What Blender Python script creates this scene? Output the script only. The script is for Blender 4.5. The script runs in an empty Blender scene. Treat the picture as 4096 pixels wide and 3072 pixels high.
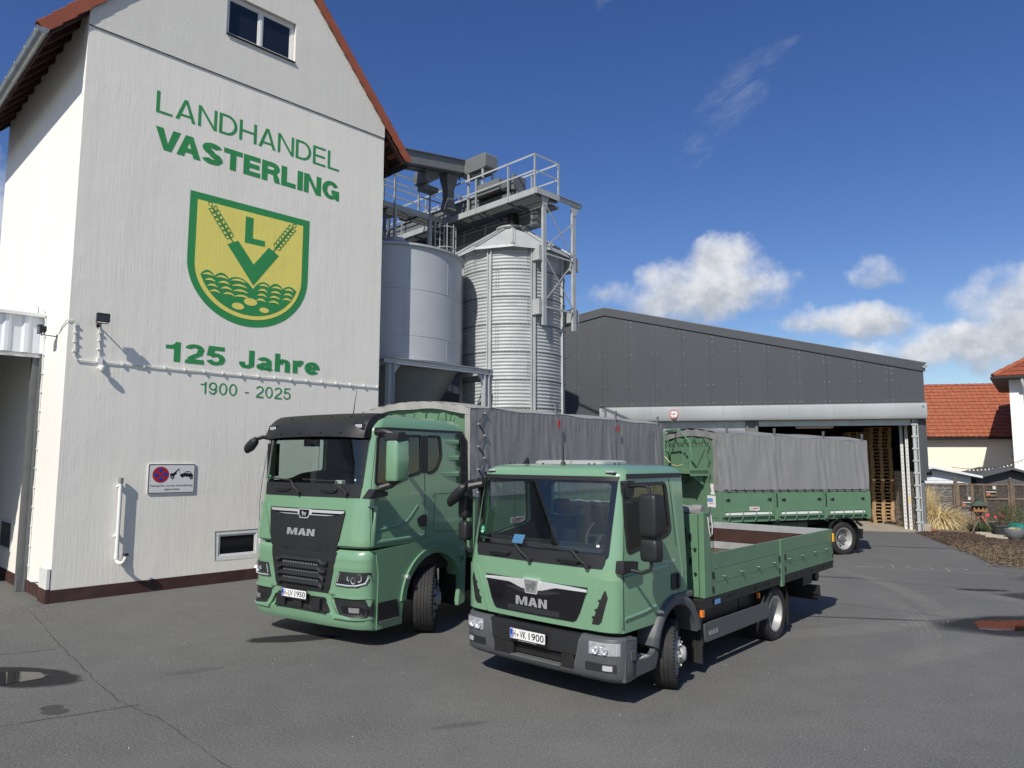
import bpy, bmesh, math, random
from mathutils import Vector, Matrix
from mathutils.geometry import tessellate_polygon
R = math.radians
C = bpy.context.scene.collection
random.seed(7)
sc = bpy.context.scene

# ------------------------------------------------------------------ camera
cd = bpy.data.cameras.new('camera'); cam = bpy.data.objects.new('camera', cd); C.objects.link(cam); sc.camera = cam
cd.sensor_width = 36.0; cd.lens = 25.252; cd.clip_end = 3000; cd.clip_start = .05
_p, _r = R(6.06), R(.184)
_F = Vector((0, math.cos(_p), math.sin(_p))); _U = Vector((0, -math.sin(_p), math.cos(_p))); _R = Vector((1, 0, 0))
_R2 = _R*math.cos(_r)+_U*math.sin(_r); _U2 = _U*math.cos(_r)-_R*math.sin(_r)
cam.matrix_world = Matrix(((_R2.x, _U2.x, -_F.x, 0), (_R2.y, _U2.y, -_F.y, 0), (_R2.z, _U2.z, -_F.z, 2.6), (0, 0, 0, 1)))

# ------------------------------------------------------------------ sun, sky with clouds, exposure
SUN = Vector((-.457, -1.009, 1.0)).normalized()
ld = bpy.data.lights.new('sun', 'SUN'); ld.energy = 4.3; ld.angle = R(.53); ld.color = (1, .94, .84)
lo = bpy.data.objects.new('sun', ld); C.objects.link(lo); lo.rotation_euler = SUN.to_track_quat('Z', 'Y').to_euler(); lo.location = SUN*60
w = bpy.data.worlds.new('World'); sc.world = w; w.use_nodes = True
sc.view_settings.view_transform = 'Standard'; sc.view_settings.look = 'None'; sc.view_settings.exposure = 0.18; sc.view_settings.gamma = 1

class NT:
    """small node-tree writer"""
    def __init__(s, tree): s.t = tree; s.n = tree.nodes; s.l = tree.links
    def new(s, typ, **kw):
        n = s.n.new(typ)
        for k, v in kw.items():
            if k == 'ins':
                for i, x in v.items():
                    if hasattr(x, 'node') and hasattr(x, 'is_linked'): s.l.new(x, n.inputs[i])
                    else: n.inputs[i].default_value = x
            else: setattr(n, k, v)
        return n
    def math(s, op, a, b=0.0, c=None, clamp=False):
        n = s.new('ShaderNodeMath', operation=op, use_clamp=clamp)
        for i, x in enumerate((a, b) if c is None else (a, b, c)):
            if hasattr(x, 'node'): s.l.new(x, n.inputs[i])
            else: n.inputs[i].default_value = x
        return n.outputs[0]
    def ramp(s, f, stops):
        n = s.new('ShaderNodeValToRGB'); e = n.color_ramp.elements
        while len(e) < len(stops): e.new(.5)
        for el, (p, c) in zip(e, stops):
            el.position = p; el.color = c if len(c) == 4 else (*c, 1)
        s.l.new(f, n.inputs[0]); return n.outputs[0]
    def noise(s, vec, scale, detail=4, rough=.55, dist=0):
        n = s.new('ShaderNodeTexNoise', ins={'Scale': scale, 'Detail': detail, 'Roughness': rough, 'Distortion': dist})
        if vec is not None: s.l.new(vec, n.inputs['Vector'])
        return n.outputs[0]
    def mix(s, f, a, b, blend='MIX'):
        n = s.new('ShaderNodeMix', data_type='RGBA', blend_type=blend)
        for i, x in ((0, f), (6, a), (7, b)):
            if hasattr(x, 'node'): s.l.new(x, n.inputs[i])
            else: n.inputs[i].default_value = x if i == 0 else (x if len(x) == 4 else (*x, 1))
        return n.outputs[2]
    def mapping(s, vec, scale=(1, 1, 1), rot=(0, 0, 0), loc=(0, 0, 0)):
        n = s.new('ShaderNodeMapping'); s.l.new(vec, n.inputs[0])
        n.inputs['Scale'].default_value = scale; n.inputs['Rotation'].default_value = rot; n.inputs['Location'].default_value = loc
        return n.outputs[0]

def build_world():
    g = NT(w.node_tree); bg = w.node_tree.nodes['Background']
    sky = g.new('ShaderNodeTexSky', sky_type='NISHITA', sun_disc=False, sun_elevation=R(42), sun_rotation=math.atan2(SUN.x, SUN.y), air_density=1.0, dust_density=.35, ozone_density=2.2)
    hs = g.new('ShaderNodeHueSaturation', ins={0: .517, 1: 1.27, 2: .93, 4: sky.outputs[0]})
    tc = g.new('ShaderNodeTexCoord'); d = tc.outputs['Generated']
    xyz = g.new('ShaderNodeSeparateXYZ', ins={0: d}); x, y, z = xyz.outputs
    az = g.math('ARCTAN2', x, y); el = g.math('ARCSINE', z)
    # cloud banks: azimuth, elevation, half width, half height (degrees), weight
    blobs = [(15.8, 13.4, 5.4, 2.5, 1.15), (16.8, 15.3, 3.1, 2.0, 1.05), (12.6, 12.6, 3.2, 1.6, .9), (27.0, 13.8, 2.8, 1.1, .66), (25.0, 10.2, 4.6, 1.5, .95), (32.8, 8.4, 4.8, 1.6, .95), (29.5, 7.6, 7.0, 1.3, .8),
             (38.0, 10.0, 6.0, 4.0, .95), (7.8, 13.2, 2.4, 1.0, .52), (-2.5, 17.3, 1.6, 1.2, .48), (-38, 15, 4, 5, .8), (-44, 12, 7, 6, .9), (-60, 14, 12, 6, .9),
             (60, 10, 16, 6, .9), (95, 12, 22, 7, .9), (160, 22, 16, 10, .9), (-165, 30, 14, 11, .85), (-120, 16, 22, 8, .8), (125, 10, 14, 6, .8), (-140, 9, 20, 5, .9), (178, 9, 25, 5, .9)]
    warp = g.new('ShaderNodeTexNoise', ins={'Scale': 9.0, 'Detail': 5, 'Roughness': .6}); g.l.new(d, warp.inputs['Vector'])
    wx = g.math('MULTIPLY', g.math('SUBTRACT', warp.outputs[0], .5), .13)
    wc = g.new('ShaderNodeSeparateXYZ', ins={0: warp.outputs['Color']})
    wy = g.math('MULTIPLY', g.math('SUBTRACT', wc.outputs[1], .5), .09)
    az2 = g.math('ADD', az, wx); el2 = g.math('ADD', el, wy)
    num = None; den = None
    for a, e, sa, se, wt in blobs:
        u = g.math('MULTIPLY', g.math('SUBTRACT', az2, R(a)), 1/R(sa)); v = g.math('MULTIPLY', g.math('SUBTRACT', el2, R(e)), 1/R(se))
        r2 = g.math('ADD', g.math('MULTIPLY', u, u), g.math('MULTIPLY', v, v))
        f = g.math('MULTIPLY', g.math('SUBTRACT', 1.0, g.math('MULTIPLY', r2, .62)), wt)
        ew = g.math('EXPONENT', g.math('MULTIPLY', g.math('MAXIMUM', f, -1.5), 9.0)); vw = g.math('MULTIPLY', v, ew)
        num = vw if num is None else g.math('ADD', num, vw); den = ew if den is None else g.math('ADD', den, ew)
    low = g.math('DIVIDE', num, den); field = g.math('MULTIPLY', g.math('LOGARITHM', den, math.e), 1/9)
    n1 = g.noise(d, 19, 7, .58); n2 = g.noise(g.mapping(d, loc=(3, 1, .13)), 34, 6, .6)
    dens = g.math('ADD', field, g.math('MULTIPLY', g.math('SUBTRACT', n1, .5), 1.25))
    m = g.new('ShaderNodeMapRange', interpolation_type='SMOOTHSTEP', ins={0: dens, 1: .22, 2: 1.0, 3: 0, 4: .97})
    # thin cirrus streak
    cu = g.math('ADD', g.math('MULTIPLY', az, math.cos(R(30))), g.math('MULTIPLY', el, math.sin(R(30)))); cv = g.math('SUBTRACT', g.math('MULTIPLY', el, math.cos(R(30))), g.math('MULTIPLY', az, math.sin(R(30))))
    cx = g.new('ShaderNodeCombineXYZ', ins={0: g.math('MULTIPLY', cu, 14), 1: g.math('MULTIPLY', cv, 46), 2: 1.7})
    ci = g.noise(cx.outputs[0], 1.0, 7, .68, .9)
    cf = None
    for a, e, sa, se in ((18.9, 26.8, 5.4, 1.5), (14.6, 23.6, 2.2, 1.3), (22.0, 29.0, 2.6, .7), (7.4, 34.4, 1.1, 1.0)):
        u0 = g.math('SUBTRACT', az2, R(a)); v0 = g.math('SUBTRACT', el2, R(e))
        ca, sa2 = math.cos(R(32)), math.sin(R(32))
        u = g.math('MULTIPLY', g.math('ADD', g.math('MULTIPLY', u0, ca), g.math('MULTIPLY', v0, sa2)), 1/R(sa))
        v = g.math('MULTIPLY', g.math('SUBTRACT', g.math('MULTIPLY', v0, ca), g.math('MULTIPLY', u0, sa2)), 1/R(se))
        f = g.math('SUBTRACT', 1.0, g.math('ADD', g.math('MULTIPLY', u, u), g.math('MULTIPLY', v, v)), clamp=True)
        cf = f if cf is None else g.math('MAXIMUM', cf, f)
    cm = g.math('MULTIPLY', cf, g.math('MULTIPLY', g.math('SUBTRACT', ci, .40, clamp=True), .55), clamp=True)
    # lit tops, grey undersides
    sh = g.math('ADD', g.math('ADD', g.math('MULTIPLY', low, .30), .52), g.math('MULTIPLY', g.math('SUBTRACT', n2, .5), 1.0))
    sh2 = g.math('SUBTRACT', sh, g.math('MULTIPLY', g.math('SUBTRACT', dens, .8, clamp=True), .25))
    ccol = g.ramp(sh2, [(0.0, (3.3, 3.6, 4.2)), (.35, (4.6, 4.9, 5.4)), (.65, (7.0, 7.1, 7.3)), (1.0, (8.6, 8.5, 8.3))])
    c1 = g.mix(cm, hs.outputs[0], (6.6, 6.9, 7.4)); c2 = g.mix(m.outputs[0], c1, ccol)
    g.l.new(c2, bg.inputs[0]); bg.inputs[1].default_value = .1
build_world()

# ------------------------------------------------------------------ geometry helpers
class MB:
    def __init__(s): s.v = []; s.f = []; s.mi = []; s.cur = 0
    def mat(s, i): s.cur = i; return s
    def add(s, vs, fs):
        b = len(s.v); s.v += [tuple(p) for p in vs]
        for f in fs: s.f.append(tuple(b+i for i in f)); s.mi.append(s.cur)
        return s
    def box(s, x0, x1, y0, y1, z0, z1):
        return s.add([(x0, y0, z0), (x1, y0, z0), (x1, y1, z0), (x0, y1, z0), (x0, y0, z1), (x1, y0, z1), (x1, y1, z1), (x0, y1, z1)],
                     [(3, 2, 1, 0), (4, 5, 6, 7), (0, 1, 5, 4), (1, 2, 6, 5), (2, 3, 7, 6), (3, 0, 4, 7)])
    def prism(s, poly, axis, a, b):
        """extrude a 2D polygon along an axis: x -> (y,z) poly, y -> (x,z) poly, z -> (x,y) poly"""
        def P(p, t): return {'x': (t, p[0], p[1]), 'y': (p[0], t, p[1]), 'z': (p[0], p[1], t)}[axis]
        n = len(poly); vs = [P(p, a) for p in poly]+[P(p, b) for p in poly]; b0 = len(s.v); s.v += vs
        tris = tessellate_polygon([[Vector((p[0], p[1], 0)) for p in poly]])
        for t in tris:
            s.f.append(tuple(b0+i for i in t)); s.mi.append(s.cur); s.f.append(tuple(b0+n+i for i in reversed(t))); s.mi.append(s.cur)
        for i in range(n):
            j = (i+1) % n; s.f.append((b0+i, b0+j, b0+n+j, b0+n+i)); s.mi.append(s.cur)
        return s
    def flat(s, poly, axis, t, holes=()):
        def P(p): return {'x': (t, p[0], p[1]), 'y': (p[0], t, p[1]), 'z': (p[0], p[1], t)}[axis]
        al = [list(poly)]+[list(h) for h in holes]; b0 = len(s.v)
        for l in al: s.v += [P(p) for p in l]
        for tr in tessellate_polygon([[Vector((p[0], p[1], 0)) for p in l] for l in al]):
            s.f.append(tuple(b0+i for i in tr)); s.mi.append(s.cur)
        return s
    def bar(s, p, q, a, b=None, up=(0, 0, 1)):
        """square-section beam from p to q, a wide, b high"""
        b = a if b is None else b; p, q = Vector(p), Vector(q); d = (q-p).normalized(); u = Vector(up)
        if abs(d.dot(u)) > .98: u = Vector((0, 1, 0))
        sx = d.cross(u).normalized(); sy = sx.cross(d).normalized(); vs = []
        for e in (p, q):
            for i, j in ((-1, -1), (1, -1), (1, 1), (-1, 1)): vs.append(e+sx*(a/2*i)+sy*(b/2*j))
        return s.add(vs, [(3, 2, 1, 0), (4, 5, 6, 7), (0, 1, 5, 4), (1, 2, 6, 5), (2, 3, 7, 6), (3, 0, 4, 7)])
    def tube(s, pts, r, n=8, cap=True):
        pts = [Vector(p) for p in pts]; rs = r if isinstance(r, (list, tuple)) else [r]*len(pts); rings = []
        up = None
        for i, p in enumerate(pts):
            d = (pts[min(i+1, len(pts)-1)]-pts[max(i-1, 0)]).normalized()
            if up is None: up = Vector((0, 0, 1)) if abs(d.z) < .9 else Vector((1, 0, 0))
            sx = d.cross(up); sx = sx.normalized() if sx.length > 1e-6 else Vector((1, 0, 0)); up = sx.cross(d).normalized()
            rings.append([p+(sx*math.cos(2*math.pi*k/n)+up*math.sin(2*math.pi*k/n))*rs[i] for k in range(n)])
        return s.loft(rings, True, cap)
    def loft(s, rings, closed=True, cap=False):
        n = len(rings[0]); b = len(s.v)
        for r in rings: s.v += [tuple(p) for p in r]
        for i in range(len(rings)-1):
            for k in range(n if closed else n-1):
                s.f.append((b+i*n+k, b+i*n+(k+1) % n, b+(i+1)*n+(k+1) % n, b+(i+1)*n+k)); s.mi.append(s.cur)
        if cap:
            s.f.append(tuple(b+k for k in reversed(range(n)))); s.mi.append(s.cur)
            s.f.append(tuple(b+(len(rings)-1)*n+k for k in range(n))); s.mi.append(s.cur)
        return s
    def lathe(s, prof, c=(0, 0, 0), axis='z', n=32, a0=0, a1=360):
        """prof: (radius, t) along the axis"""
        rings = []; full = a1-a0 >= 360; m = n if full else n+1
        for r, t in prof:
            ring = []
            for k in range(m):
                a = R(a0+(a1-a0)*k/n); u, v = r*math.cos(a), r*math.sin(a)
                q = {'z': (u, v, t), 'y': (u, t, v), 'x': (t, u, v)}[axis]; ring.append((c[0]+q[0], c[1]+q[1], c[2]+q[2]))
            rings.append(ring)
        return s.loft(rings, full, False)
    def disc(s, c, r, axis, n=24):
        pts = []
        for k in range(n):
            a = 2*math.pi*k/n; u, v = r*math.cos(a), r*math.sin(a); q = {'z': (u, v, 0), 'y': (u, 0, v), 'x': (0, u, v)}[axis]
            pts.append((c[0]+q[0], c[1]+q[1], c[2]+q[2]))
        return s.add(pts, [tuple(range(n))])
    def cyl(s, c, r, axis, a, b, n=16):
        return s.lathe([(0.0001, a), (r, a), (r, b), (0.0001, b)], c, axis, n)
    def grid(s, fn, us, vs):
        b = len(s.v); n = len(vs)
        for u in us:
            for v in vs: s.v.append(tuple(fn(u, v)))
        for i in range(len(us)-1):
            for j in range(n-1): s.f.append((b+i*n+j, b+(i+1)*n+j, b+(i+1)*n+j+1, b+i*n+j+1)); s.mi.append(s.cur)
        return s
    def quad(s, a, b, c, d): return s.add([a, b, c, d], [(0, 1, 2, 3)])
    def xf(s, M, start=0):
        for i in range(start, len(s.v)): s.v[i] = tuple(M @ Vector(s.v[i]))
        return s

def lin(a, b, n): return [a+(b-a)*i/n for i in range(n+1)]
def rrect(x0, x1, y0, y1, r, n=4):
    o = []
    for cx, cy, a0 in ((x1-r, y0+r, -90), (x1-r, y1-r, 0), (x0+r, y1-r, 90), (x0+r, y0+r, 180)):
        for k in range(n+1): a = R(a0+90*k/n); o.append((cx+r*math.cos(a), cy+r*math.sin(a)))
    return o
def rpoly(pts, r, n=4):
    """round the corners of a polygon"""
    o = []; m = len(pts); rs = r if isinstance(r, (list, tuple)) else [r]*m
    for i in range(m):
        p = Vector((*pts[i], 0)); a = Vector((*pts[i-1], 0)); b = Vector((*pts[(i+1) % m], 0)); d1 = (a-p); d2 = (b-p)
        k = min(rs[i], d1.length*.45, d2.length*.45)
        if k < 1e-5: o.append((p.x, p.y)); continue
        s, e = p+d1.normalized()*k, p+d2.normalized()*k
        for j in range(n+1):
            t = j/n; q = s*(1-t)**2+p*2*t*(1-t)+e*t*t; o.append((q.x, q.y))
    return o

def obj(name, mb, mats, parent=None, bevel=0, seg=2, smooth=35, loc=None, rotz=None):
    me = bpy.data.meshes.new(name); me.from_pydata(mb.v, [], mb.f); me.update()
    mats = mats if isinstance(mats, (list, tuple)) else [mats]
    for m in mats: me.materials.append(m)
    if len(mats) > 1: me.polygons.foreach_set('material_index', mb.mi)
    bm = bmesh.new(); bm.from_mesh(me)
    bmesh.ops.recalc_face_normals(bm, faces=bm.faces); bm.to_mesh(me); bm.free()
    if smooth:
        me.polygons.foreach_set('use_smooth', [True]*len(me.polygons)); me.set_sharp_from_angle(angle=R(smooth))
    o = bpy.data.objects.new(name, me); C.objects.link(o)
    if parent is not None: o.parent = parent
    if loc is not None: o.location = loc
    if rotz is not None: o.rotation_euler = (0, 0, rotz)
    if bevel:
        b = o.modifiers.new('bevel', 'BEVEL'); b.width = bevel; b.segments = seg; b.limit_method = 'ANGLE'; b.angle_limit = R(32); b.harden_normals = bool(smooth)
    return o
SPLIT = {'pipe_clamp', 'bracket', 'cable_clip', 'rivet', 'marker_lamp', 'lamp_frame', 'lamp_base', 'grab_handle', 'wiper', 'rope_hook', 'latch', 'stake', 'roof_bolt', 'lashing_rail', 'leg', 'post', 'brace', 'buckle', 'headboard_fitting',
         'post_lever', 'side_marker', 'mirror_arm', 'far_mirror_arm', 'guide_upright', 'insert', 'slot_vane', 'fog_reflector', 'gloss_insert', 'tow_hatch', 'bumper_fin', 'door_window', 'side_channel', 'stand', 'motor', 'ladder_frame', 'rafter', 'stay', 'side_window', 'mirror_glass', 'side_post', 'outlet', 'notice_sheet', 'bulb', 'dash_screen', 'inner_rail', 'chrome_bar', 'entry_step', 'mudguard', 'kerb_mirror', 'window', 'fascia_trim', 'dropside', 'pressed_crease', 'roller_shutter', 'roof_bolt', 'underrun_guard', 'air_flap', 'mudflap', 'pipe_cap', 'clip', 'aerial', 'radiator_mesh', 'grille_mesh0'}
_obj0 = obj
def obj(name, mb, mats, parent=None, *a, **k):
    """as before, but the far-apart pieces of a repeated part become objects of their own"""
    if name not in SPLIT or len(mb.f) > 6000: return _obj0(name, mb, mats, parent, *a, **k)
    n = len(mb.v); p = list(range(n))
    def fd(i):
        while p[i] != i: p[i] = p[p[i]]; i = p[i]
        return i
    for f in mb.f:
        r = fd(f[0])
        for i in f[1:]: p[fd(i)] = r
    grp = {}
    for i in range(n): grp.setdefault(fd(i), []).append(i)
    bx = []
    for vs in grp.values():
        q = [mb.v[i] for i in vs]; bx.append([set(vs), [min(c[j] for c in q) for j in range(3)], [max(c[j] for c in q) for j in range(3)]])
    ch = True
    while ch:
        ch = False; out = []
        for b in bx:
            for o in out:
                if all(b[1][j] <= o[2][j]+.02 and o[1][j] <= b[2][j]+.02 for j in range(3)):
                    o[0] |= b[0]; o[1] = [min(x, y) for x, y in zip(o[1], b[1])]; o[2] = [max(x, y) for x, y in zip(o[2], b[2])]; ch = True; break
            else: out.append(b)
        bx = out
    if len(bx) == 1 or len(bx) > 60: return _obj0(name, mb, mats, parent, *a, **k)
    first = None
    for vs, _, _ in bx:
        m = MB(); idx = {}
        for f, mi in zip(mb.f, mb.mi):
            if f[0] in vs:
                for i in f:
                    if i not in idx: idx[i] = len(m.v); m.v.append(mb.v[i])
                m.f.append(tuple(idx[i] for i in f)); m.mi.append(mi)
        if not m.f: continue
        o = _obj0(name, m, mats, parent, *a, **k); first = first or o
    return first
def tag(o, label=None, cat=None, group=None, kind=None):
    if label: o['label'] = label
    if cat: o['category'] = cat
    if group: o['group'] = group
    if kind: o['kind'] = kind
    return o
def thing(name, label, cat, loc=(0, 0, 0), rotz=0, group=None):
    o = bpy.data.objects.new(name, None); C.objects.link(o); o.location = loc; o.rotation_euler = (0, 0, rotz); o.empty_display_size = .2
    return tag(o, label, cat, group)
def dup(root, loc, rotz=None, label=None):
    r = root.copy(); C.objects.link(r); r.location = loc
    if rotz is not None: r.rotation_euler = (0, 0, rotz)
    if label: r['label'] = label
    for ch in list(root.children):
        c = ch.copy(); C.objects.link(c); c.parent = r
        for gch in list(ch.children):
            q = gch.copy(); C.objects.link(q); q.parent = c
    return r
def bool_cut(o, cutters, op='DIFFERENCE'):
    """apply boolean cutters to o's mesh for good (cutters are removed)"""
    for c in cutters:
        m = o.modifiers.new('b', 'BOOLEAN'); m.operation = op; m.object = c; m.solver = 'EXACT'; m.material_mode = 'TRANSFER'
    bpy.context.view_layer.update(); dg = bpy.context.evaluated_depsgraph_get()
    me = bpy.data.meshes.new_from_object(o.evaluated_get(dg)); o.modifiers.clear(); o.data = me
    for c in cutters: bpy.data.objects.remove(c)

# ------------------------------------------------------------------ materials
M = {}
def mat(name, col, rough=.5, metal=0.0, var=.0, vscale=3.0, bump=0.0, bscale=40.0, coat=0.0, stretch=(1, 1, 1), spec=.5, col2=None, dirt=0.0, dirtcol=(.2, .17, .13), dscale=2.0, rvar=0.0, bdetail=4):
    """procedural material: base colour with noise variation, optional dirt patches and bump; object coordinates"""
    m = bpy.data.materials.new(name); m.use_nodes = True; g = NT(m.node_tree); b = m.node_tree.nodes['Principled BSDF']
    b.inputs['Base Color'].default_value = (*col, 1); b.inputs['Roughness'].default_value = rough; b.inputs['Metallic'].default_value = metal
    b.inputs['Coat Weight'].default_value = coat; b.inputs['Coat Roughness'].default_value = .05; b.inputs['Specular IOR Level'].default_value = spec
    M[name] = m; tc = g.new('ShaderNodeTexCoord'); v = tc.outputs['Object']
    if stretch != (1, 1, 1): v = g.mapping(v, scale=stretch)
    cur = None
    if var:
        n = g.noise(v, vscale, 5, .6); hi = col2 or tuple(min(1, c*(1+var)) for c in col); lo_ = tuple(c*(1-var) for c in col)
        cur = g.ramp(n, [(.3, lo_), (.7, hi)]); g.l.new(cur, b.inputs['Base Color'])
    if dirt:
        n = g.noise(v, dscale, 6, .65); f = g.math('MULTIPLY', g.math('SUBTRACT', n, .48, clamp=True), 3.5*dirt, clamp=True)
        c = g.mix(f, cur if cur else (*col, 1), dirtcol); g.l.new(c, b.inputs['Base Color'])
    if rvar:
        n = g.noise(v, vscale*1.7, 4, .6); g.l.new(g.math('ADD', g.math('MULTIPLY', g.math('SUBTRACT', n, .5), rvar*2), rough, clamp=True), b.inputs['Roughness'])
    if bump:
        n = g.noise(v, bscale, bdetail, .6); bn = g.new('ShaderNodeBump', ins={'Strength': 1.0, 'Distance': bump, 'Height': n}); g.l.new(bn.outputs[0], b.inputs['Normal'])
    return m

def P3(m): return m.node_tree.nodes['Principled BSDF']

# truck and metal paints
mat('green_paint', (.158, .300, .185), .28, 0, .03, 1.2, coat=1.0, dirt=.16, dirtcol=(.19, .28, .19), dscale=1.4)
mat('green_panel', (.108, .212, .128), .42, 0, .09, 1.5, coat=.15, dirt=.35, dirtcol=(.14, .20, .14), dscale=2.2, stretch=(1, 1, 1.5))
mat('black_plastic', (.015, .016, .018), .5, 0, .12, 5, bump=.0004, bscale=300)
mat('black_gloss', (.006, .006, .009), .1, 0, coat=.6)
mat('grey_plastic', (.072, .078, .084), .5, 0, .08, 4, bump=.0004, bscale=260)
mat('rubber', (.018, .018, .019), .78, 0, .25, 6, dirt=.35, dirtcol=(.06, .055, .05), dscale=5)
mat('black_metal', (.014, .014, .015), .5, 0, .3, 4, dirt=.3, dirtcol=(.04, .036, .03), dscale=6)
mat('rim_silver', (.40, .40, .39), .5, .35, .12, 6, dirt=.3, dirtcol=(.18, .16, .14), dscale=7)
mat('chrome', (.9, .91, .92), .28, .6, coat=.5)
mat('alu', (.52, .53, .54), .42, .6, .1, 5, bump=.0008, bscale=30)
mat('wood_floor', (.075, .05, .035), .65, 0, .3, 4, dirt=.5, dirtcol=(.16, .13, .10), dscale=3)
mat('brown_ply', (.045, .022, .018), .45, 0, .2, 4)
mat('plate_white', (.72, .73, .72), .35)
mat('ink', (.01, .01, .012), .5)
mat('euro_blue', (.01, .06, .42), .4)
mat('red_ink', (.4, .02, .02), .5)
mat('orange_lens', (.75, .2, .02), .2, coat=.5)
mat('red_lens', (.45, .02, .015), .2, coat=.5)
mat('yellow_strap', (.75, .42, .03), .5)
mat('seat_cloth', (.02, .021, .024), .8)
mat('interior', (.03, .031, .034), .65)
mat('white_lens', (.66, .67, .69), .18, .45, coat=.8)
mat('visor_black', (.012, .012, .013), .5, 0, .3, 3, rvar=.12)
mat('hatch_grey', (.36, .37, .37), .5)
mat('sticker_white', (.6, .61, .6), .5)
mat('sticker_blue', (.12, .27, .55), .4)
mat('sticker_green', (.02, .3, .14), .4)
mat('tarp_warm_lightened', (.30, .295, .285), .5, 0, .06, 1.3, bump=.007, bscale=5, dirt=.25, dirtcol=(.24, .235, .22), dscale=1.5)  # tarp copy with lightened colour, evens out the sun angle against the trailer
mat('tarp', (.225, .227, .230), .5, 0, .06, 1.3, bump=.006, bscale=7, dirt=.2, dirtcol=(.215, .213, .208), dscale=1.5)
# masonry, steel, ground
mat('machine_grey', (.17, .185, .185), .5, .1, .1, 2, dirt=.35, dirtcol=(.12, .12, .11), dscale=2)
mat('galv', (.40, .425, .43), .6, .12, .10, 2.5, dirt=.3, dirtcol=(.24, .25, .26), dscale=1.2, rvar=.08)
mat('galv_dark', (.17, .18, .185), .55, .4, .2, 3, dirt=.5, dirtcol=(.10, .085, .07), dscale=3)
mat('grey_steel', (.40, .43, .46), .5, .1, .05, .8, dirt=.18, dirtcol=(.33, .34, .35), dscale=1.1, bump=.006, bscale=1.5)
mat('plinth', (.055, .024, .022), .6, 0, .25, 3, bump=.004, bscale=25, dirt=.35, dirtcol=(.10, .075, .065), dscale=5)
mat('pvc_white', (.74, .75, .73), .35, 0, .04, 3)
mat('dark_timber', (.05, .022, .018), .7, 0, .3, 5, stretch=(1, 1, 1))
mat('pane_dark', (.012, .014, .018), .06, 0, coat=.5)
mat('lamp_black', (.018, .018, .02), .4)
mat('zinc', (.36, .38, .38), .4, .6, .12, 3, dirt=.3, dirtcol=(.2, .21, .2), dscale=2)
mat('cream_render', (.88, .84, .70), .85, 0, .03, 1.5, bump=.003, bscale=60)
mat('white_render', (.84, .83, .79), .85, 0, .03, 1.2, bump=.003, bscale=60)
mat('concrete', (.34, .30, .24), .85, 0, .12, 1.5, bump=.003, bscale=40, dirt=.4, dirtcol=(.24, .21, .165), dscale=1.2)
mat('pallet_wood', (.34, .22, .115), .75, 0, .35, 4, bump=.002, bscale=30)
mat('grey_block', (.30, .28, .25), .9, 0, .2, 6)
mat('fence_wood', (.15, .115, .085), .8, 0, .35, 3)
mat('wattle', (.075, .064, .052), .9, 0, .5, 8)
mat('orange_wood', (.30, .15, .07), .7, 0, .3, 5)
mat('shed_white', (.70, .74, .78), .6, 0, .05, 3)
mat('shed_grey', (.085, .09, .095), .7, 0, .1, 3)
mat('straw', (.68, .55, .30), .7, 0, .22, 12)
mat('twig', (.12, .085, .055), .85, 0, .3, 8)
mat('leaf_green', (.055, .12, .025), .55, 0, .4, 8)
mat('leaf_dull', (.075, .075, .035), .6, 0, .4, 8)
mat('tulip_red', (.70, .07, .06), .45)
mat('planter_grey', (.05, .055, .06), .5, 0, .1, 4)
mat('bowl_grey', (.15, .16, .17), .45, 0, .1, 4)
mat('bowl_green', (.02, .16, .13), .2, coat=.6)
mat('slab_stone', (.45, .41, .33), .85, 0, .2, 5)
mat('roof_green', (.05, .075, .055), .7, 0, .2, 6)
mat('brick_red', (.38, .13, .07), .8, 0, .2, 8)
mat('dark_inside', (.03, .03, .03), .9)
mat('chalk', (.50, .40, .37), .95)
mat('chip_dark', (.075, .045, .03), .85, 0, .4, 20)
mat('chip_light', (.22, .155, .095), .85, 0, .4, 20)
mat('bulb', (.75, .72, .6), .2, coat=.5)
# ------------------------------------------------------------------ lettering helpers
def arc(cx, cy, rx, ry, a0, a1, n=14): return [(cx+rx*math.cos(R(a0+(a1-a0)*i/n)), cy+ry*math.sin(R(a0+(a1-a0)*i/n))) for i in range(n+1)]
def stroke(path, t):
    """quads along a centre line of width t, mitred"""
    L = []; n = len(path)
    for i in range(n):
        p = Vector(path[i]); d1 = (p-Vector(path[i-1])).normalized() if i else None; d2 = (Vector(path[i+1])-p).normalized() if i < n-1 else None
        d1 = d1 or d2; d2 = d2 or d1
        nn = Vector((-(d1.y+d2.y), d1.x+d2.x)); nn = nn.normalized() if nn.length > 1e-6 else Vector((-d1.y, d1.x))
        k = t/2/max(.35, nn.dot(Vector((-d1.y, d1.x)))); L.append((p+nn*k, p-nn*k))
    return [[L[i][0], L[i][1], L[i+1][1], L[i+1][0]] for i in range(n-1)]
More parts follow.
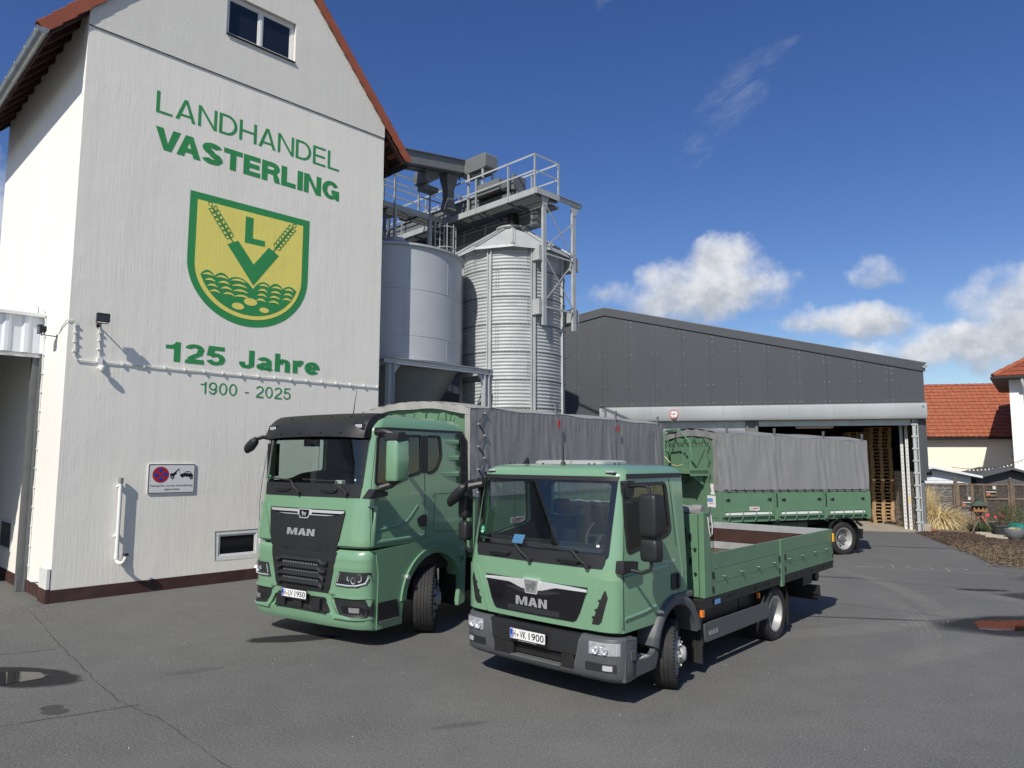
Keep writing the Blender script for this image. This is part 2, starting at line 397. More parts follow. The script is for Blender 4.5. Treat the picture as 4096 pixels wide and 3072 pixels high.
def glyph(ch, t, h=None):
    """grotesque letter of cap height 1: (list of (outline, holes)), advance"""
    h = h or t*.86; S = lambda pth, w=None: [(q, []) for q in stroke(pth, w or t)]
    if ch == ' ': return [], .30
    if ch == '-': return [([(.04, .30), (.33, .30), (.33, .30+h), (.04, .30+h)], [])], .37
    if ch == 'L': return [([(0, 0), (.56, 0), (.56, h), (t, h), (t, 1), (0, 1)], [])], .58
    if ch == 'I': return [([(0, 0), (t, 0), (t, 1), (0, 1)], [])], t
    if ch == 'H': a = .70; return [([(0, 0), (t, 0), (t, .48-h/2+.02), (a-t, .48-h/2+.02), (a-t, 0), (a, 0), (a, 1), (a-t, 1), (a-t, .5+h/2), (t, .5+h/2), (t, 1), (0, 1)], [])], a
    if ch == 'N': a = .70; return [([(0, 0), (t*.92, 0), (t*.92, 1-t*1.55), (a-t, 0), (a, 0), (a, 1), (a-t*.92, 1), (a-t*.92, t*1.55), (t, 1), (0, 1)], [])], a
    if ch == 'E': a = .60; return [([(0, 0), (a, 0), (a, h), (t, h), (t, .5-h/2), (a-.04, .5-h/2), (a-.04, .5+h/2), (t, .5+h/2), (t, 1-h), (a-.01, 1-h), (a-.01, 1), (0, 1)], [])], a+.01
    if ch == 'T': a = .64; return [([(a/2-t/2, 0), (a/2+t/2, 0), (a/2+t/2, 1-h), (a, 1-h), (a, 1), (0, 1), (0, 1-h), (a/2-t/2, 1-h)], [])], a
    if ch == 'F': a = .56; return [([(0, 0), (t, 0), (t, .5-h/2), (a-.05, .5-h/2), (a-.05, .5+h/2), (t, .5+h/2), (t, 1-h), (a, 1-h), (a, 1), (0, 1)], [])], a
    if ch == 'K': a = .70; return [([(0, 0), (t, 0), (t, .30), (t+.10, .42), (a-t*1.1, 0), (a+.03, 0), (t+.26, .58), (a, 1), (a-t*1.25, 1), (t, .52), (t, 1), (0, 1)], [])], a
    if ch == 'M': a = 1.0; m = a/2; return [([(0, 0), (t, 0), (t, .70), (m-t*.36, 0), (m+t*.36, 0), (a-t, .70), (a-t, 0), (a, 0), (a, 1), (a-t*1.25, 1), (m, .36), (t*1.25, 1), (0, 1)], [])], a
    if ch in 'VA':
        a = .76 if t > .16 else .72; m = a/2; k = t*1.09
        o = [(0, 1), (m-k/2, 0), (m+k/2, 0), (a, 1), (a-k, 1), (m, h*1.35), (k, 1)]
        if ch == 'V': return [(o, [])], a
        zb, zt = .20, .20+h*.95; sl = (m-k/2); xin = lambda z: k+(m-k)*z/(1-h*1.35); zz = 1-h*1.35
        outer = [(0, 0), (k, 0), (xin(zb), zb), (a-xin(zb), zb), (a-k, 0), (a, 0), (m+k/2, 1), (m-k/2, 1)]
        return [(outer, [[(xin(zt), zt), (a-xin(zt), zt), (m, zz)]])], a
    if ch == 'D':
        a = .70; o = [(0, 0), (.30, 0)]+arc(.30, .5, a-.30, .5, -90, 90, 20)+[(0, 1)]
        return [(o, [[(t, h), (.29, h)]+arc(.29, .5, a-.29-t, .5-h, -90, 90, 18)+[(t, 1-h)]])], a
    if ch == 'P':
        a = .64; o = [(0, 0), (t, 0), (t, .40)]+[(.36, .40)]+arc(.36, .70, a-.36, .30, -90, 90, 12)+[(0, 1)]
        return [(o, [[(t, .40+h), (.35, .40+h)]+arc(.35, .70, a-.35-t, .30-h, -90, 90, 10)+[(t, 1-h)]])], a
    if ch == 'R':
        a = .68; o = [(0, 0), (t, 0), (t, .38), (.36, .38), (.42, .34), (.45, .10), (.48, 0), (.48+t, 0), (.66, .10), (.64, .30), (.56, .43)]+arc(.38, .71, .28, .29, -45, 90, 12)+[(0, 1)]
        return [(o, [[(t, .38+h), (.36, .38+h)]+arc(.36, .69, .28-t*.9, .31-h, -90, 90, 10)+[(t, 1-h)]])], a
    q = t/2; qh = h/2
    if ch == 'S':
        p = arc(.32, .73, .32-q, .27-qh, 15, 90, 8)+arc(.32, .73, .32-q-.01, .27-qh, 100, 250, 12)+arc(.33, .275, .32-q, .275-qh, 80, -90, 14)+arc(.32, .275, .32-q, .275-qh, -100, -168, 7)
        return S(p, h*1.06), .66
    if ch == 'G':
        rx, ry = .36-q, .5-qh; p = arc(.36, .5, rx, ry, 32, 322, 30)
        return S(p, t*.95)+[([(.39, .53), (.715, .53), (.715, .0), (.715-t*.62, .0), (.715-t*.75, .12), (.715-t, .22), (.715-t, .53-h*.95), (.39, .53-h*.95)], [])], .73
    if ch == 'J': return S([(.50-q, 1), (.50-q, .30)]+arc(.25, .25, .25-q, .25-qh, 0, -180, 16)+[(q, .36)]), .52
    if ch == '1':
        a = .36+t*.35; return [([(a-t, 0), (a, 0), (a, 1), (a-t*.75, 1), (a-t*.95, .90), (a-t*1.35, .835), (0, .81), (0, .81-h*.8), (a-t, .81-h*.8)], [])], a+.07
    if ch == '2': return S(arc(.285, .715, .285-q, .285-qh, 172, -25, 16)+[(.44, .50), (.24, .33), (.13, .20)])+[([(0, 0), (.57, 0), (.57, h), (.16, h), (.26-t*.2, .26), (.02, .16)], [])], .60
    if ch == '5': return S([(.54, 1-qh), (.145, 1-qh), (.10, .49)], h)+S(arc(.275, .33, .295-q, .33-qh, 142, -165, 20)), .60
    if ch == '0': return [([(.285+.285*math.cos(R(a)), .5+.5*math.sin(R(a))) for a in range(0, 360, 12)], [[(.285+(.285-t)*math.cos(R(a)), .5+(.5-h)*math.sin(R(a))) for a in range(0, 360, 12)]])], .60
    if ch == '9': return [([(.28+.28*math.cos(R(a)), .67+.33*math.sin(R(a))) for a in range(0, 360, 12)], [[(.28+(.28-t)*math.cos(R(a)), .67+(.33-h)*math.sin(R(a))) for a in range(0, 360, 12)]])]+S(arc(.27, .44, .29-q, .44-qh, 2, -150, 16)), .60
    if ch == 'a': return S(arc(.25, .49, .24-q, .24-qh, 165, 40, 8)+[(.50-q, .52), (.50-q, .10), (.53-q*.3, 0)])+S([(.50-t, .40), (.30, .365)]+arc(.20, .185, .2-q, .185-qh, 100, 265, 12)+[(.32, .05+qh*.6), (.50-t, .16)], h*.95), .56
    if ch == 'h': return [([(0, 0), (t, 0), (t, 1), (0, 1)], [])]+S([(t, .42), (t+.04, .56)]+arc(.30, .50, .24-q, .235-qh, 130, 0, 10)+[(.54-q, 0)]), .58
    if ch == 'r': return [([(0, 0), (t, 0), (t, .72), (0, .72)], [])]+S([(t, .40), (t+.03, .55), (t+.10, .64), (.38, .735-qh)], h), .39
    if ch == 'e': return [([(t*.8, .365-h*.42), (.54-t*.6, .365-h*.42), (.54-t*.6, .365+h*.42), (t*.8, .365+h*.42)], [])]+S(arc(.27, .365, .27-q, .365-qh, -14, 322, 28), h), .56
    return [], .4
def letters(mb, text, t, h, x0, x1, base, y, gap=.1, bar=None):
    """text fitted between x0 and x1 on the plane y, cap height h"""
    gl = [(pq, a-(.15 if text[i:i+2] in ('VA',) else 0)) for i, (pq, a) in enumerate([glyph(c, t, bar) for c in text])]; wid = sum(a for _, a in gl)+gap*(len(gl)-1); k = (x1-x0)/wid; x = 0
    for polys, a in gl:
        for nn, (o, hs) in enumerate(polys): mb.flat([(x0+(x+p[0])*k, base+p[1]*h) for p in o], 'y', y-.0008*(nn % 5), [[(x0+(x+p[0])*k, base+p[1]*h) for p in q] for q in hs])
        x += a+gap
_tcache = {}
def text_verts(s, off=0.0):
    if (s, off) in _tcache: return _tcache[(s, off)]
    c = bpy.data.curves.new('t', 'FONT'); c.body = s; c.size = 1; c.offset = off; c.resolution_u = 3; o = bpy.data.objects.new('t', c); C.objects.link(o)
    bpy.context.view_layer.update(); me = bpy.data.meshes.new_from_object(o.evaluated_get(bpy.context.evaluated_depsgraph_get()))
    vs = [(v.co.x, v.co.y) for v in me.vertices]; fs = [tuple(p.vertices) for p in me.polygons]
    bpy.data.objects.remove(o); bpy.data.meshes.remove(me); bpy.data.curves.remove(c)
    xs = [v[0] for v in vs]; ys = [v[1] for v in vs]; x0, x1, y0, y1 = min(xs), max(xs), min(ys), max(ys)
    r = ([((x-x0)/(x1-x0), (y-y0)/(y1-y0)) for x, y in vs], fs); _tcache[(s, off)] = r
    return r
def text_on(mb, s, fn, off=0.0):
    """fn maps (u, v) in the unit square of the text's box to a 3D point"""
    vs, fs = text_verts(s, off); mb.add([fn(u, v) for u, v in vs], fs)

# ------------------------------------------------------------------ special surfaces
def wall_mat(name, col, kind, green=False):
    m = mat(name, col, .85); g = NT(m.node_tree); b = P3(m); tc = g.new('ShaderNodeTexCoord'); v = tc.outputs['Object']
    a = g.noise(g.mapping(v, scale=(7, 7, .55)), 3.2, 5, .62, .25); f = g.noise(v, 42, 4, .6); l = g.noise(v, 2.6, 4, .6, .6)
    if kind == 'streak':
        sp = g.noise(g.mapping(v, loc=(5, 2, 1)), 1.1, 2, .5); sf = g.math('MULTIPLY', g.math('SUBTRACT', sp, .30, clamp=True), 2.4, clamp=True)
        h = g.math('ADD', g.math('MULTIPLY', a, g.math('ADD', g.math('MULTIPLY', sf, 1.0), .25)), g.math('ADD', g.math('MULTIPLY', f, .10), g.math('MULTIPLY', l, .9))); dist = .0052
    elif kind == 'rough': h = g.math('ADD', g.noise(v, 55, 3, .7), g.math('MULTIPLY', l, .4)); dist = .016
    else: h = g.math('ADD', g.math('MULTIPLY', f, .25), g.math('MULTIPLY', l, .8)); dist = .010
    bn = g.new('ShaderNodeBump', ins={'Strength': 1.0, 'Distance': dist, 'Height': h}); g.l.new(bn.outputs[0], b.inputs['Normal'])
    # rain streaks and soiling
    st = g.noise(g.mapping(v, scale=(5, 5, .22), loc=(1, 4, 0)), 1.6, 6, .65); sf = g.math('MULTIPLY', g.math('SUBTRACT', st, .5, clamp=True), 1.7, clamp=True)
    blot = g.noise(v, .55, 5, .6); base = g.ramp(blot, [(.3, tuple(c*.94 for c in col)), (.7, col)])
    c = g.mix(g.math('MULTIPLY', sf, .55 if kind != 'smooth' else .25), base, tuple(c*.72 for c in col) if green else (.55, .54, .48)); g.l.new(c, b.inputs['Base Color'])
    return m
wall_mat('wall_front', (.85, .83, .755), 'streak'); wall_mat('wall_gable', (.77, .755, .70), 'rough'); wall_mat('wall_side', (.84, .825, .78), 'smooth')
wall_mat('paint_green', (.030, .28, .085), 'streak', True); wall_mat('paint_yellow', (.85, .75, .18), 'streak', True)

def tile_mat(name, c0, c1):
    m = mat(name, c0, .7); g = NT(m.node_tree); b = P3(m); tc = g.new('ShaderNodeTexCoord'); v = tc.outputs['Object']
    n = g.noise(v, 3.5, 5, .6); n2 = g.noise(v, 26, 3, .6)
    c = g.ramp(g.math('ADD', g.math('MULTIPLY', n, .6), g.math('MULTIPLY', n2, .4)), [(.32, c0), (.68, c1)]); g.l.new(c, b.inputs['Base Color'])
    return m
tile_mat('verge_tile', (.24, .062, .032), (.36, .10, .05)); tile_mat('tile_orange', (.20, .055, .026), (.38, .12, .055)); tile_mat('tile_red', (.17, .04, .022), (.32, .085, .045))

def glass_mat(name, tint, alpha=.35, rough=.015):
    """dark vehicle or window glass: tinted see-through plus a real Fresnel reflection"""
    m = bpy.data.materials.new(name); m.use_nodes = True; M[name] = m; g = NT(m.node_tree); out = m.node_tree.nodes['Material Output']; m.node_tree.nodes.remove(m.node_tree.nodes['Principled BSDF'])
    tr = g.new('ShaderNodeBsdfTransparent', ins={0: (*tint, 1)}); gl = g.new('ShaderNodeBsdfGlossy', ins={0: (1, 1, 1, 1), 'Roughness': rough})
    bf = g.new('ShaderNodeNewGeometry').outputs['Backfacing']; ior = g.math('ADD', 1.62, g.math('MULTIPLY', bf, 1/1.62-1.62))      # a thin sheet reflects alike from both sides
    fr = g.new('ShaderNodeFresnel', ins={0: ior}); mx = g.new('ShaderNodeMixShader', ins={0: g.math('ADD', fr.outputs[0], .02), 1: tr.outputs[0], 2: gl.outputs[0]})
    g.l.new(mx.outputs[0], out.inputs[0]); return m
glass_mat('glass_dark', (.74, .83, .79)); glass_mat('glass_side', (.13, .14, .14)); glass_mat('lens_clear', (.96, .97, .98))

# ------------------------------------------------------------------ ground
def asphalt_mat():
    m = mat('asphalt', (.075, .076, .074), .85); g = NT(m.node_tree); b = P3(m); tc = g.new('ShaderNodeTexCoord'); v = tc.outputs['Object']
    xyz = g.new('ShaderNodeSeparateXYZ', ins={0: v}); x, y, z = xyz.outputs
    big = g.noise(v, .22, 5, .6); mid = g.noise(v, 1.7, 5, .65); fine = g.noise(v, 46, 3, .75); vf = g.noise(v, 130, 2, .7)
    base = g.ramp(g.math('ADD', g.math('MULTIPLY', big, .55), g.math('MULTIPLY', mid, .45)), [(.32, (.100, .101, .097)), (.68, (.138, .139, .132))])
    sp = g.ramp(fine, [(.36, (.62, .62, .62)), (.48, (.95, .95, .95)), (.56, (1.2, 1.2, 1.18)), (.63, (1.5, 1.5, 1.48)), (.70, (2.5, 2.5, 2.4))]); c = g.mix(1.0, base, sp, 'MULTIPLY')
    sp2 = g.ramp(vf, [(.38, (.6, .6, .6)), (.62, (1.4, 1.4, 1.4))]); c = g.mix(.8, c, sp2, 'MULTIPLY')
    # dusty tyre tracks: arcs (centre, radius, half width, angle range by a soft bump)
    warp = g.math('MULTIPLY', g.math('SUBTRACT', g.noise(v, .5, 3, .5), .5), .5)
    tot = None
    for cx, cy, r, hw, k, mx, my, mr in ((-1.2, 16.0, 9.2, .22, .75, 7.6, 15.2, 3.0), (-1.2, 15.0, 8.4, .2, .55, 5.8, 12.4, 3.2), (2.0, 20.5, 9.6, .30, .7, 5.5, 11.2, 3.6), (1.5, 18.0, 9.0, .3, .5, 6.0, 10.0, 3.5), (14.5, 16.0, 5.4, .24, .65, 9.2, 14.0, 1.2),
                                     (0, 30, 22.0, .9, .22, 4, 8.5, 7), (-2, 34, 27.4, .7, .22, 2, 7.0, 6), (0, -14, 20.6, .5, .16, -1, 6.6, 5)):
        d = g.math('SQRT', g.math('ADD', g.math('POWER', g.math('SUBTRACT', x, cx), 2), g.math('POWER', g.math('SUBTRACT', y, cy), 2)))
        dd = g.math('ABSOLUTE', g.math('SUBTRACT', g.math('ADD', d, g.math('MULTIPLY', warp, .12)), r)); f = g.math('SUBTRACT', 1.0, g.math('POWER', g.math('MULTIPLY', dd, 1/hw), 4), clamp=True)
        rib = g.math('ADD', .62, g.math('MULTIPLY', g.math('SINE', g.math('MULTIPLY', d, 62)), .38)) if hw < .4 else .8
        dm = g.math('SQRT', g.math('ADD', g.math('POWER', g.math('SUBTRACT', x, mx), 2), g.math('POWER', g.math('SUBTRACT', y, my), 2)))
        en = g.math('SUBTRACT', 1.0, g.math('POWER', g.math('MULTIPLY', dm, 1/mr), 2), clamp=True); f = g.math('MULTIPLY', g.math('MULTIPLY', f, rib), g.math('MULTIPLY', en, k)); tot = f if tot is None else g.math('ADD', tot, f, clamp=True)
    tot = g.math('MULTIPLY', tot, g.math('ADD', .35, g.math('MULTIPLY', mid, 1.5)), clamp=True)
    c = g.mix(g.math('MULTIPLY', tot, .75), c, (.20, .195, .175))
    # damp patches: (centre, half axes, rotation)
    wet = None; wob = g.math('MULTIPLY', g.math('SUBTRACT', g.noise(v, 1.5, 4, .55), .5), 1.5); wob2 = g.math('MULTIPLY', g.math('SUBTRACT', g.noise(v, 9, 3, .6), .5), .3)
    for cx, cy, a, bb, ro, k in ((9.3, 11.70, 2.55, .88, 0, 1), (9.6, 15.0, .55, .16, -6, .9), (11.2, 13.9, 1.6, .8, -14, .8), (13.5, 15.8, 2.2, 1.2, -14, .7), (-6.0, 8.95, .95, .36, -14, 1), (-3.2, 10.82, .62, .21, 12, 1), (12.2, 22.3, 1.1, .10, -20, .8), (-4.82, 7.86, .11, .09, 0, .6), (-4.7, 7.74, .14, .10, 0, .6), (7.2, 16.6, .8, .12, -20, .5), (5.9, 12.3, 1.3, .05, -10, .7), (-3.9, 9.2, .35, .1, 30, .25), (-.5, 7.4, .3, .06, 20, .25)):
        ca, sa = math.cos(R(ro)), math.sin(R(ro)); dx = g.math('SUBTRACT', x, cx); dy = g.math('SUBTRACT', y, cy)
        u = g.math('MULTIPLY', g.math('ADD', g.math('MULTIPLY', dx, ca), g.math('MULTIPLY', dy, sa)), 1/a); vv = g.math('MULTIPLY', g.math('SUBTRACT', g.math('MULTIPLY', dy, ca), g.math('MULTIPLY', dx, sa)), 1/bb)
        r2 = g.math('ADD', g.math('MULTIPLY', u, u), g.math('MULTIPLY', vv, vv)); f = g.math('MULTIPLY', g.math('SUBTRACT', 1.15, g.math('ADD', r2, g.math('MULTIPLY', g.math('ADD', wob, wob2), .45 if a > 2.3 else 1.0))), 3.0, clamp=True)
        f = g.math('MULTIPLY', f, k); wet = f if wet is None else g.math('MAXIMUM', wet, f)
    c = g.mix(g.math('MULTIPLY', wet, .88), c, (.016, .016, .018)); g.l.new(c, b.inputs['Base Color'])
    g.l.new(g.math('SUBTRACT', .9, g.math('MULTIPLY', wet, .30)), b.inputs['Roughness']); g.l.new(g.math('SUBTRACT', .42, g.math('MULTIPLY', wet, .34)), b.inputs['Specular IOR Level'])
    hh = g.math('ADD', g.math('MULTIPLY', fine, .7), g.math('MULTIPLY', vf, .3)); bn = g.new('ShaderNodeBump', ins={'Strength': .8, 'Distance': .006, 'Height': hh}); g.l.new(bn.outputs[0], b.inputs['Normal'])
    return m
asphalt_mat()
mat('crack', (.055, .054, .050), .95, 0, .3, 6)
mat('water', (.014, .013, .012), .03, 0); P3(M['water']).inputs['IOR'].default_value = 1.22
def mulch_mat():
    m = mat('mulch', (.05, .03, .02), .9); g = NT(m.node_tree); b = P3(m); tc = g.new('ShaderNodeTexCoord'); v = tc.outputs['Object']
    n = g.noise(g.mapping(v, scale=(1, 2.5, 1)), 24, 4, .7); n2 = g.noise(v, .7, 4, .6)
    n5 = g.noise(g.mapping(v, scale=(1, 1.6, 1)), 9, 5, .7); n = g.math('ADD', g.math('MULTIPLY', n, .5), g.math('MULTIPLY', n5, .5))
    a = g.ramp(n, [(.40, (.022, .013, .009)), (.50, (.075, .044, .028)), (.57, (.17, .11, .07)), (.63, (.36, .28, .19))]); gr = g.ramp(n, [(.40, (.05, .05, .024)), (.49, (.12, .105, .055)), (.56, (.20, .17, .10)), (.63, (.42, .35, .23))])
    xyz = g.new('ShaderNodeSeparateXYZ', ins={0: v}); f = g.math('ADD', g.math('MULTIPLY', g.math('SUBTRACT', 23.2, xyz.outputs[1]), .6), g.math('MULTIPLY', g.math('SUBTRACT', n2, .5), 3), clamp=True)
    c = g.mix(f, a, gr); g.l.new(c, b.inputs['Base Color']); bn = g.new('ShaderNodeBump', ins={'Strength': 1, 'Distance': .03, 'Height': n}); g.l.new(bn.outputs[0], b.inputs['Normal'])
mulch_mat()
g_ = MB(); g_.quad((-1500, -1500, 0), (1500, -1500, 0), (1500, 1500, 0), (-1500, 1500, 0))
tag(obj('asphalt_yard', g_, M['asphalt'], smooth=0), kind='structure')
HA = R(-14.97); HO = Vector((15.359, 27.366, 0))
def hw(x, y, z=0): return Vector((HO.x+math.cos(HA)*x-math.sin(HA)*y, HO.y+math.sin(HA)*x+math.cos(HA)*y, z))
a_ = MB(); a_.add([hw(-13, -.78, .004), hw(-.2, -.55, .004), hw(.45, -.36, .004), hw(.5, 14, .004), hw(-13, 14, .004)], [(0, 1, 2, 3, 4)])
tag(obj('concrete_apron', a_, M['concrete'], smooth=0), kind='structure')
soil = [(15.55, 27.6), (14.97, 26.9), (14.32, 25.2), (13.47, 22.4), (13.2, 21.1), (12.5, 19.15), (12.35, 17.6), (13.6, 16.4), (16, 15.4), (24, 14), (40, 20), (40, 48), (22, 48), (16.0, 34)]
s_ = MB(); s_.flat(rpoly(soil, .8), 'z', .006); tag(obj('garden_soil', s_, M['mulch'], smooth=0), kind='structure')
def strip(mb, pts, w0, z, jit=.012):
    """thin wobbly line on the ground"""
    P = []
    for a, b in zip(pts[:-1], pts[1:]):
        n = max(2, int(math.dist(a, b)/.12))
        for i in range(n): P.append((a[0]+(b[0]-a[0])*i/n, a[1]+(b[1]-a[1])*i/n))
    P.append(pts[-1]); L = []
    for i, p in enumerate(P):
        d = Vector(P[min(i+1, len(P)-1)])-Vector(P[max(i-1, 0)]); d.normalize(); nrm = Vector((-d.y, d.x)); c = Vector(p)+nrm*random.uniform(-jit, jit); ww = w0*random.uniform(.35, 1.3)
        L.append((c+nrm*ww/2, c-nrm*ww/2))
    b = len(mb.v)
    for p, q in L: mb.v += [(p.x, p.y, z), (q.x, q.y, z)]
    for i in range(len(L)-1): mb.f.append((b+2*i, b+2*i+1, b+2*i+3, b+2*i+2)); mb.mi.append(mb.cur)
c_ = MB()
for pts, ww in (([(-8.1, 12.5), (-6.36, 10.44), (-5.71, 9.71), (-4.9, 8.8), (-4.24, 8.08), (-3.57, 7.57), (-2.88, 6.9), (-2.38, 6.4), (-1.8, 5.9)], .012), ([(-5.2, 7.25), (-4.98, 7.32), (-4.32, 7.73), (-3.95, 7.95)], .012), ([(-6.9, 9.86), (-6.24, 10.19)], .014),
                ([(7.57, 16.42), (8.9, 15.5), (10.2, 14.65), (12.5, 13.4)], .016), ([(5.0, 14.3), (6.17, 13.44), (7.34, 12.43)], .016), ([(8.0, 24.4), (11.07, 22.7), (13.06, 21.91)], .03), ([(7.3, 10.7), (7.5, 10.2), (7.6, 9.4)], .015)):
    strip(c_, pts, ww, .004, .014)
tag(obj('asphalt_cracks', c_, M['crack'], smooth=0), kind='structure')
def blob(pts, n=5):
    q = rpoly(pts, .35, n); o = []
    for a, b in zip(q, q[1:]+q[:1]):
        k = max(1, int(math.dist(a, b)/.07))
        for i in range(k): o.append((a[0]+(b[0]-a[0])*i/k+random.uniform(-.022, .022), a[1]+(b[1]-a[1])*i/k+random.uniform(-.022, .022)))
    return o
pud = MB(); pud.flat(blob([(7.60, 12.12), (8.3, 12.16), (9.4, 12.18), (10.6, 12.0), (10.9, 11.8), (10.2, 11.46), (8.6, 11.44), (7.5, 11.46), (7.26, 11.52), (7.42, 11.8)]), 'z', .005)
tag(obj('puddle_water', pud, M['water'], smooth=0), kind='structure')
pud = MB(); pud.flat(blob([(-5.5, 9.0), (-5.9, 9.13), (-6.9, 9.1), (-7.3, 8.7), (-6.7, 8.36), (-5.85, 8.58)]), 'z', .005)
tag(obj('rain_puddle_water', pud, M['water'], smooth=0), kind='structure')
ch = MB()
strip(ch, [(8.42, 18.25), (9.9, 17.62), (11.44, 17.0)], .022, .008, .006)
for pts in ([(9.42, 18.56), (9.1, 18.72), (8.94, 18.62), (9.0, 18.42), (9.2, 18.3), (9.2, 18.1), (9.1, 18.05), (8.6, 18.22)], [(9.41, 18.6), (9.79, 18.4)], [(9.58, 18.5), (9.34, 17.89)],
            [(10.03+.26*math.cos(a*.52)+.0, 17.98+.36*math.sin(a*.52)+.05) for a in range(13)], [(10.63, 18.0), (10.42, 17.42)], [(10.63, 18.0), (10.98, 17.88), (11.02, 17.72), (10.9, 17.62), (10.54, 17.72)]):
    strip(ch, pts, .022, .008, .004)
tag(obj('chalk_writing', ch, M['chalk'], smooth=0), 'pale chalk word STOP over a thin line drawn on the asphalt', 'chalk writing')

gt_ = MB(); rg = random.Random(21)
for k in range(900):
    x, y = (rg.uniform(-9, 13), rg.uniform(5.2, 21)) if k > 160 else (rg.gauss(-8.6, .5), rg.gauss(12.7, .35))
    a = rg.uniform(0, 6.28); r = rg.choice((.004, .005, .006, .010)); u = Vector((math.cos(a), math.sin(a), 0))*r; v = Vector((-math.sin(a), math.cos(a), .2))*r*.7; c = Vector((x, y, .006))
    gt_.add([c-u, c-v, c+u, c+v, c+Vector((0, 0, r*.8))], [(0, 1, 4), (1, 2, 4), (2, 3, 4), (3, 0, 4)])
tag(obj('yard_grit', gt_, M['slab_stone'], smooth=0), 'scattered pale grit and seed on the asphalt', 'grit', kind='stuff')
# ------------------------------------------------------------------ the gable building
BA = R(90-44.43); BO = Vector((-8.333, 13.295, 0))
def bw(x, y, z=0): return Vector((BO.x+math.cos(BA)*x-math.sin(BA)*y, BO.y+math.sin(BA)*x+math.cos(BA)*y, z))
bld = thing('gable_building', 'tall white rendered gable building with green company lettering and crest', 'building', BO, BA)
W_, D_ = 7.02, 6.95; SL = 1.15
def zu(x): return 10.60+SL*(x+.69) if x < 3.51 else 10.60+SL*(7.71-x)     # underside of the roof
wl = MB(); bwin = [(2.985, .47), (3.985, .47), (3.955, 1.085), (2.96, 1.085)]; uwin = [(2.685, 12.11), (4.375, 12.11), (4.375, 13.105), (2.685, 13.105)]
wl.mat(0).flat([(0, .235), (W_, .235), (W_, 11.1), (0, 11.1)], 'y', 0, [bwin])
wl.mat(1).flat([(0, 11.1), (W_, 11.1), (W_, zu(W_)+.05), (3.51, zu(3.51)+.05), (0, zu(0)+.05)], 'y', -.018, [uwin])
wl.quad((0, 0, 11.1), (W_, 0, 11.1), (W_, -.018, 11.1), (0, -.018, 11.1)); wl.quad((0, 0, 11.1), (0, -.018, 11.1), (0, -.018, 11.45), (0, 0, 11.45)); wl.quad((W_, 0, 11.1), (W_, -.018, 11.1), (W_, -.018, 11.2), (W_, 0, 11.2))
for hole, y0 in ((bwin, 0), (uwin, -.018)):
    wl.mat(0 if y0 == 0 else 1)
    for i in range(4):
        p, q = hole[i], hole[(i+1) % 4]; wl.quad((p[0], y0, p[1]), (q[0], y0, q[1]), (q[0], .2, q[1]), (p[0], .2, p[1]))
wl.mat(2).quad((0, 0, .235), (0, D_, .235), (0, D_, zu(0)+.05), (0, 0, zu(0)+.05)); wl.quad((W_, 0, .235), (W_, D_, .235), (W_, D_, zu(W_)), (W_, 0, zu(W_)))
wl.flat([(0, .235), (W_, .235), (W_, zu(W_)), (3.51, zu(3.51)), (0, zu(0))], 'y', D_)
obj('wall', wl, [M['wall_front'], M['wall_gable'], M['wall_side']], bld, smooth=0)
pl = MB(); pl.box(-.012, W_+.012, -.012, .1, -.2, .235); pl.box(-.012, .1, .1, D_, -.2, .235); pl.box(W_-.1, W_+.012, .1, D_, -.2, .235); obj('plinth', pl, M['plinth'], bld, bevel=.008)
sm = MB(); sm.box(0, W_, -.021, 0, 11.085, 11.099); obj('render_seam', sm, M['crack'], bld, smooth=0)

def two_light_window(name, x0, x1, z0, z1, y, panes, sill, fr=.065):
    f = MB(); f.flat([(x0, z0), (x1, z0), (x1, z1), (x0, z1)], 'y', y, [])
    f = MB(); n = panes; ww = (x1-x0-fr*(n+1))/n; holes = []
    f.box(x0, x1, y, y+.06, z0, z0+fr); f.box(x0, x1, y, y+.06, z1-fr, z1)
    for i in range(n+1): f.box(x0+i*(ww+fr), x0+i*(ww+fr)+fr, y+.002, y+.062, z0+fr, z1-fr)
    for i in range(n):
        a = x0+fr+i*(ww+fr); s = .035
        for b in ((a, a+ww, z0+fr, z0+fr+s), (a, a+ww, z1-fr-s, z1-fr), (a, a+s, z0+fr+s, z1-fr-s), (a+ww-s, a+ww, z0+fr+s, z1-fr-s)): f.box(b[0], b[1], y+.014, y+.05, b[2], b[3])
    wo = obj(name, f, M['pvc_white'], bld, bevel=.006)
    p = MB()
    for i in range(n): a = x0+fr+i*(ww+fr); p.quad((a, y+.035, z0+fr), (a+ww, y+.035, z0+fr), (a+ww, y+.035, z1-fr), (a, y+.035, z1-fr))
    obj('pane', p, M['pane_dark'], wo, smooth=0)
    s = MB(); s.box(x0-.0, x1+.0, -.06 if sill else .0, y+.004, z0-.03, z0-.004); obj('sill', s, M['black_metal'] if sill else M['pvc_white'], wo, bevel=.004)
    return wo
two_light_window('window', 2.69, 4.37, 12.125, 13.10, .075, 2, True)
bwn = two_light_window('basement_window', 2.975, 3.975, .475, 1.085, .012, 1, False, .085)
mesh = MB()
for i in range(24): mesh.box(3.07+i*.035, 3.073+i*.035, .040, .042, .57, .99)
for i in range(13): mesh.box(3.06, 3.89, .0425, .0435, .58+i*.033, .583+i*.033)
obj('insect_screen', mesh, M['black_metal'], bwn, smooth=0)
sw = MB(); sw.box(-.02, .03, 3.2, 4.3, .62, 1.3); swo = obj('side_window', sw, M['pvc_white'], bld, bevel=.01)
sw = MB(); sw.quad((-.024, 3.3, .7), (-.024, 4.2, .7), (-.024, 4.2, 1.22), (-.024, 3.3, 1.22)); obj('pane', sw, M['pane_dark'], swo, smooth=0)

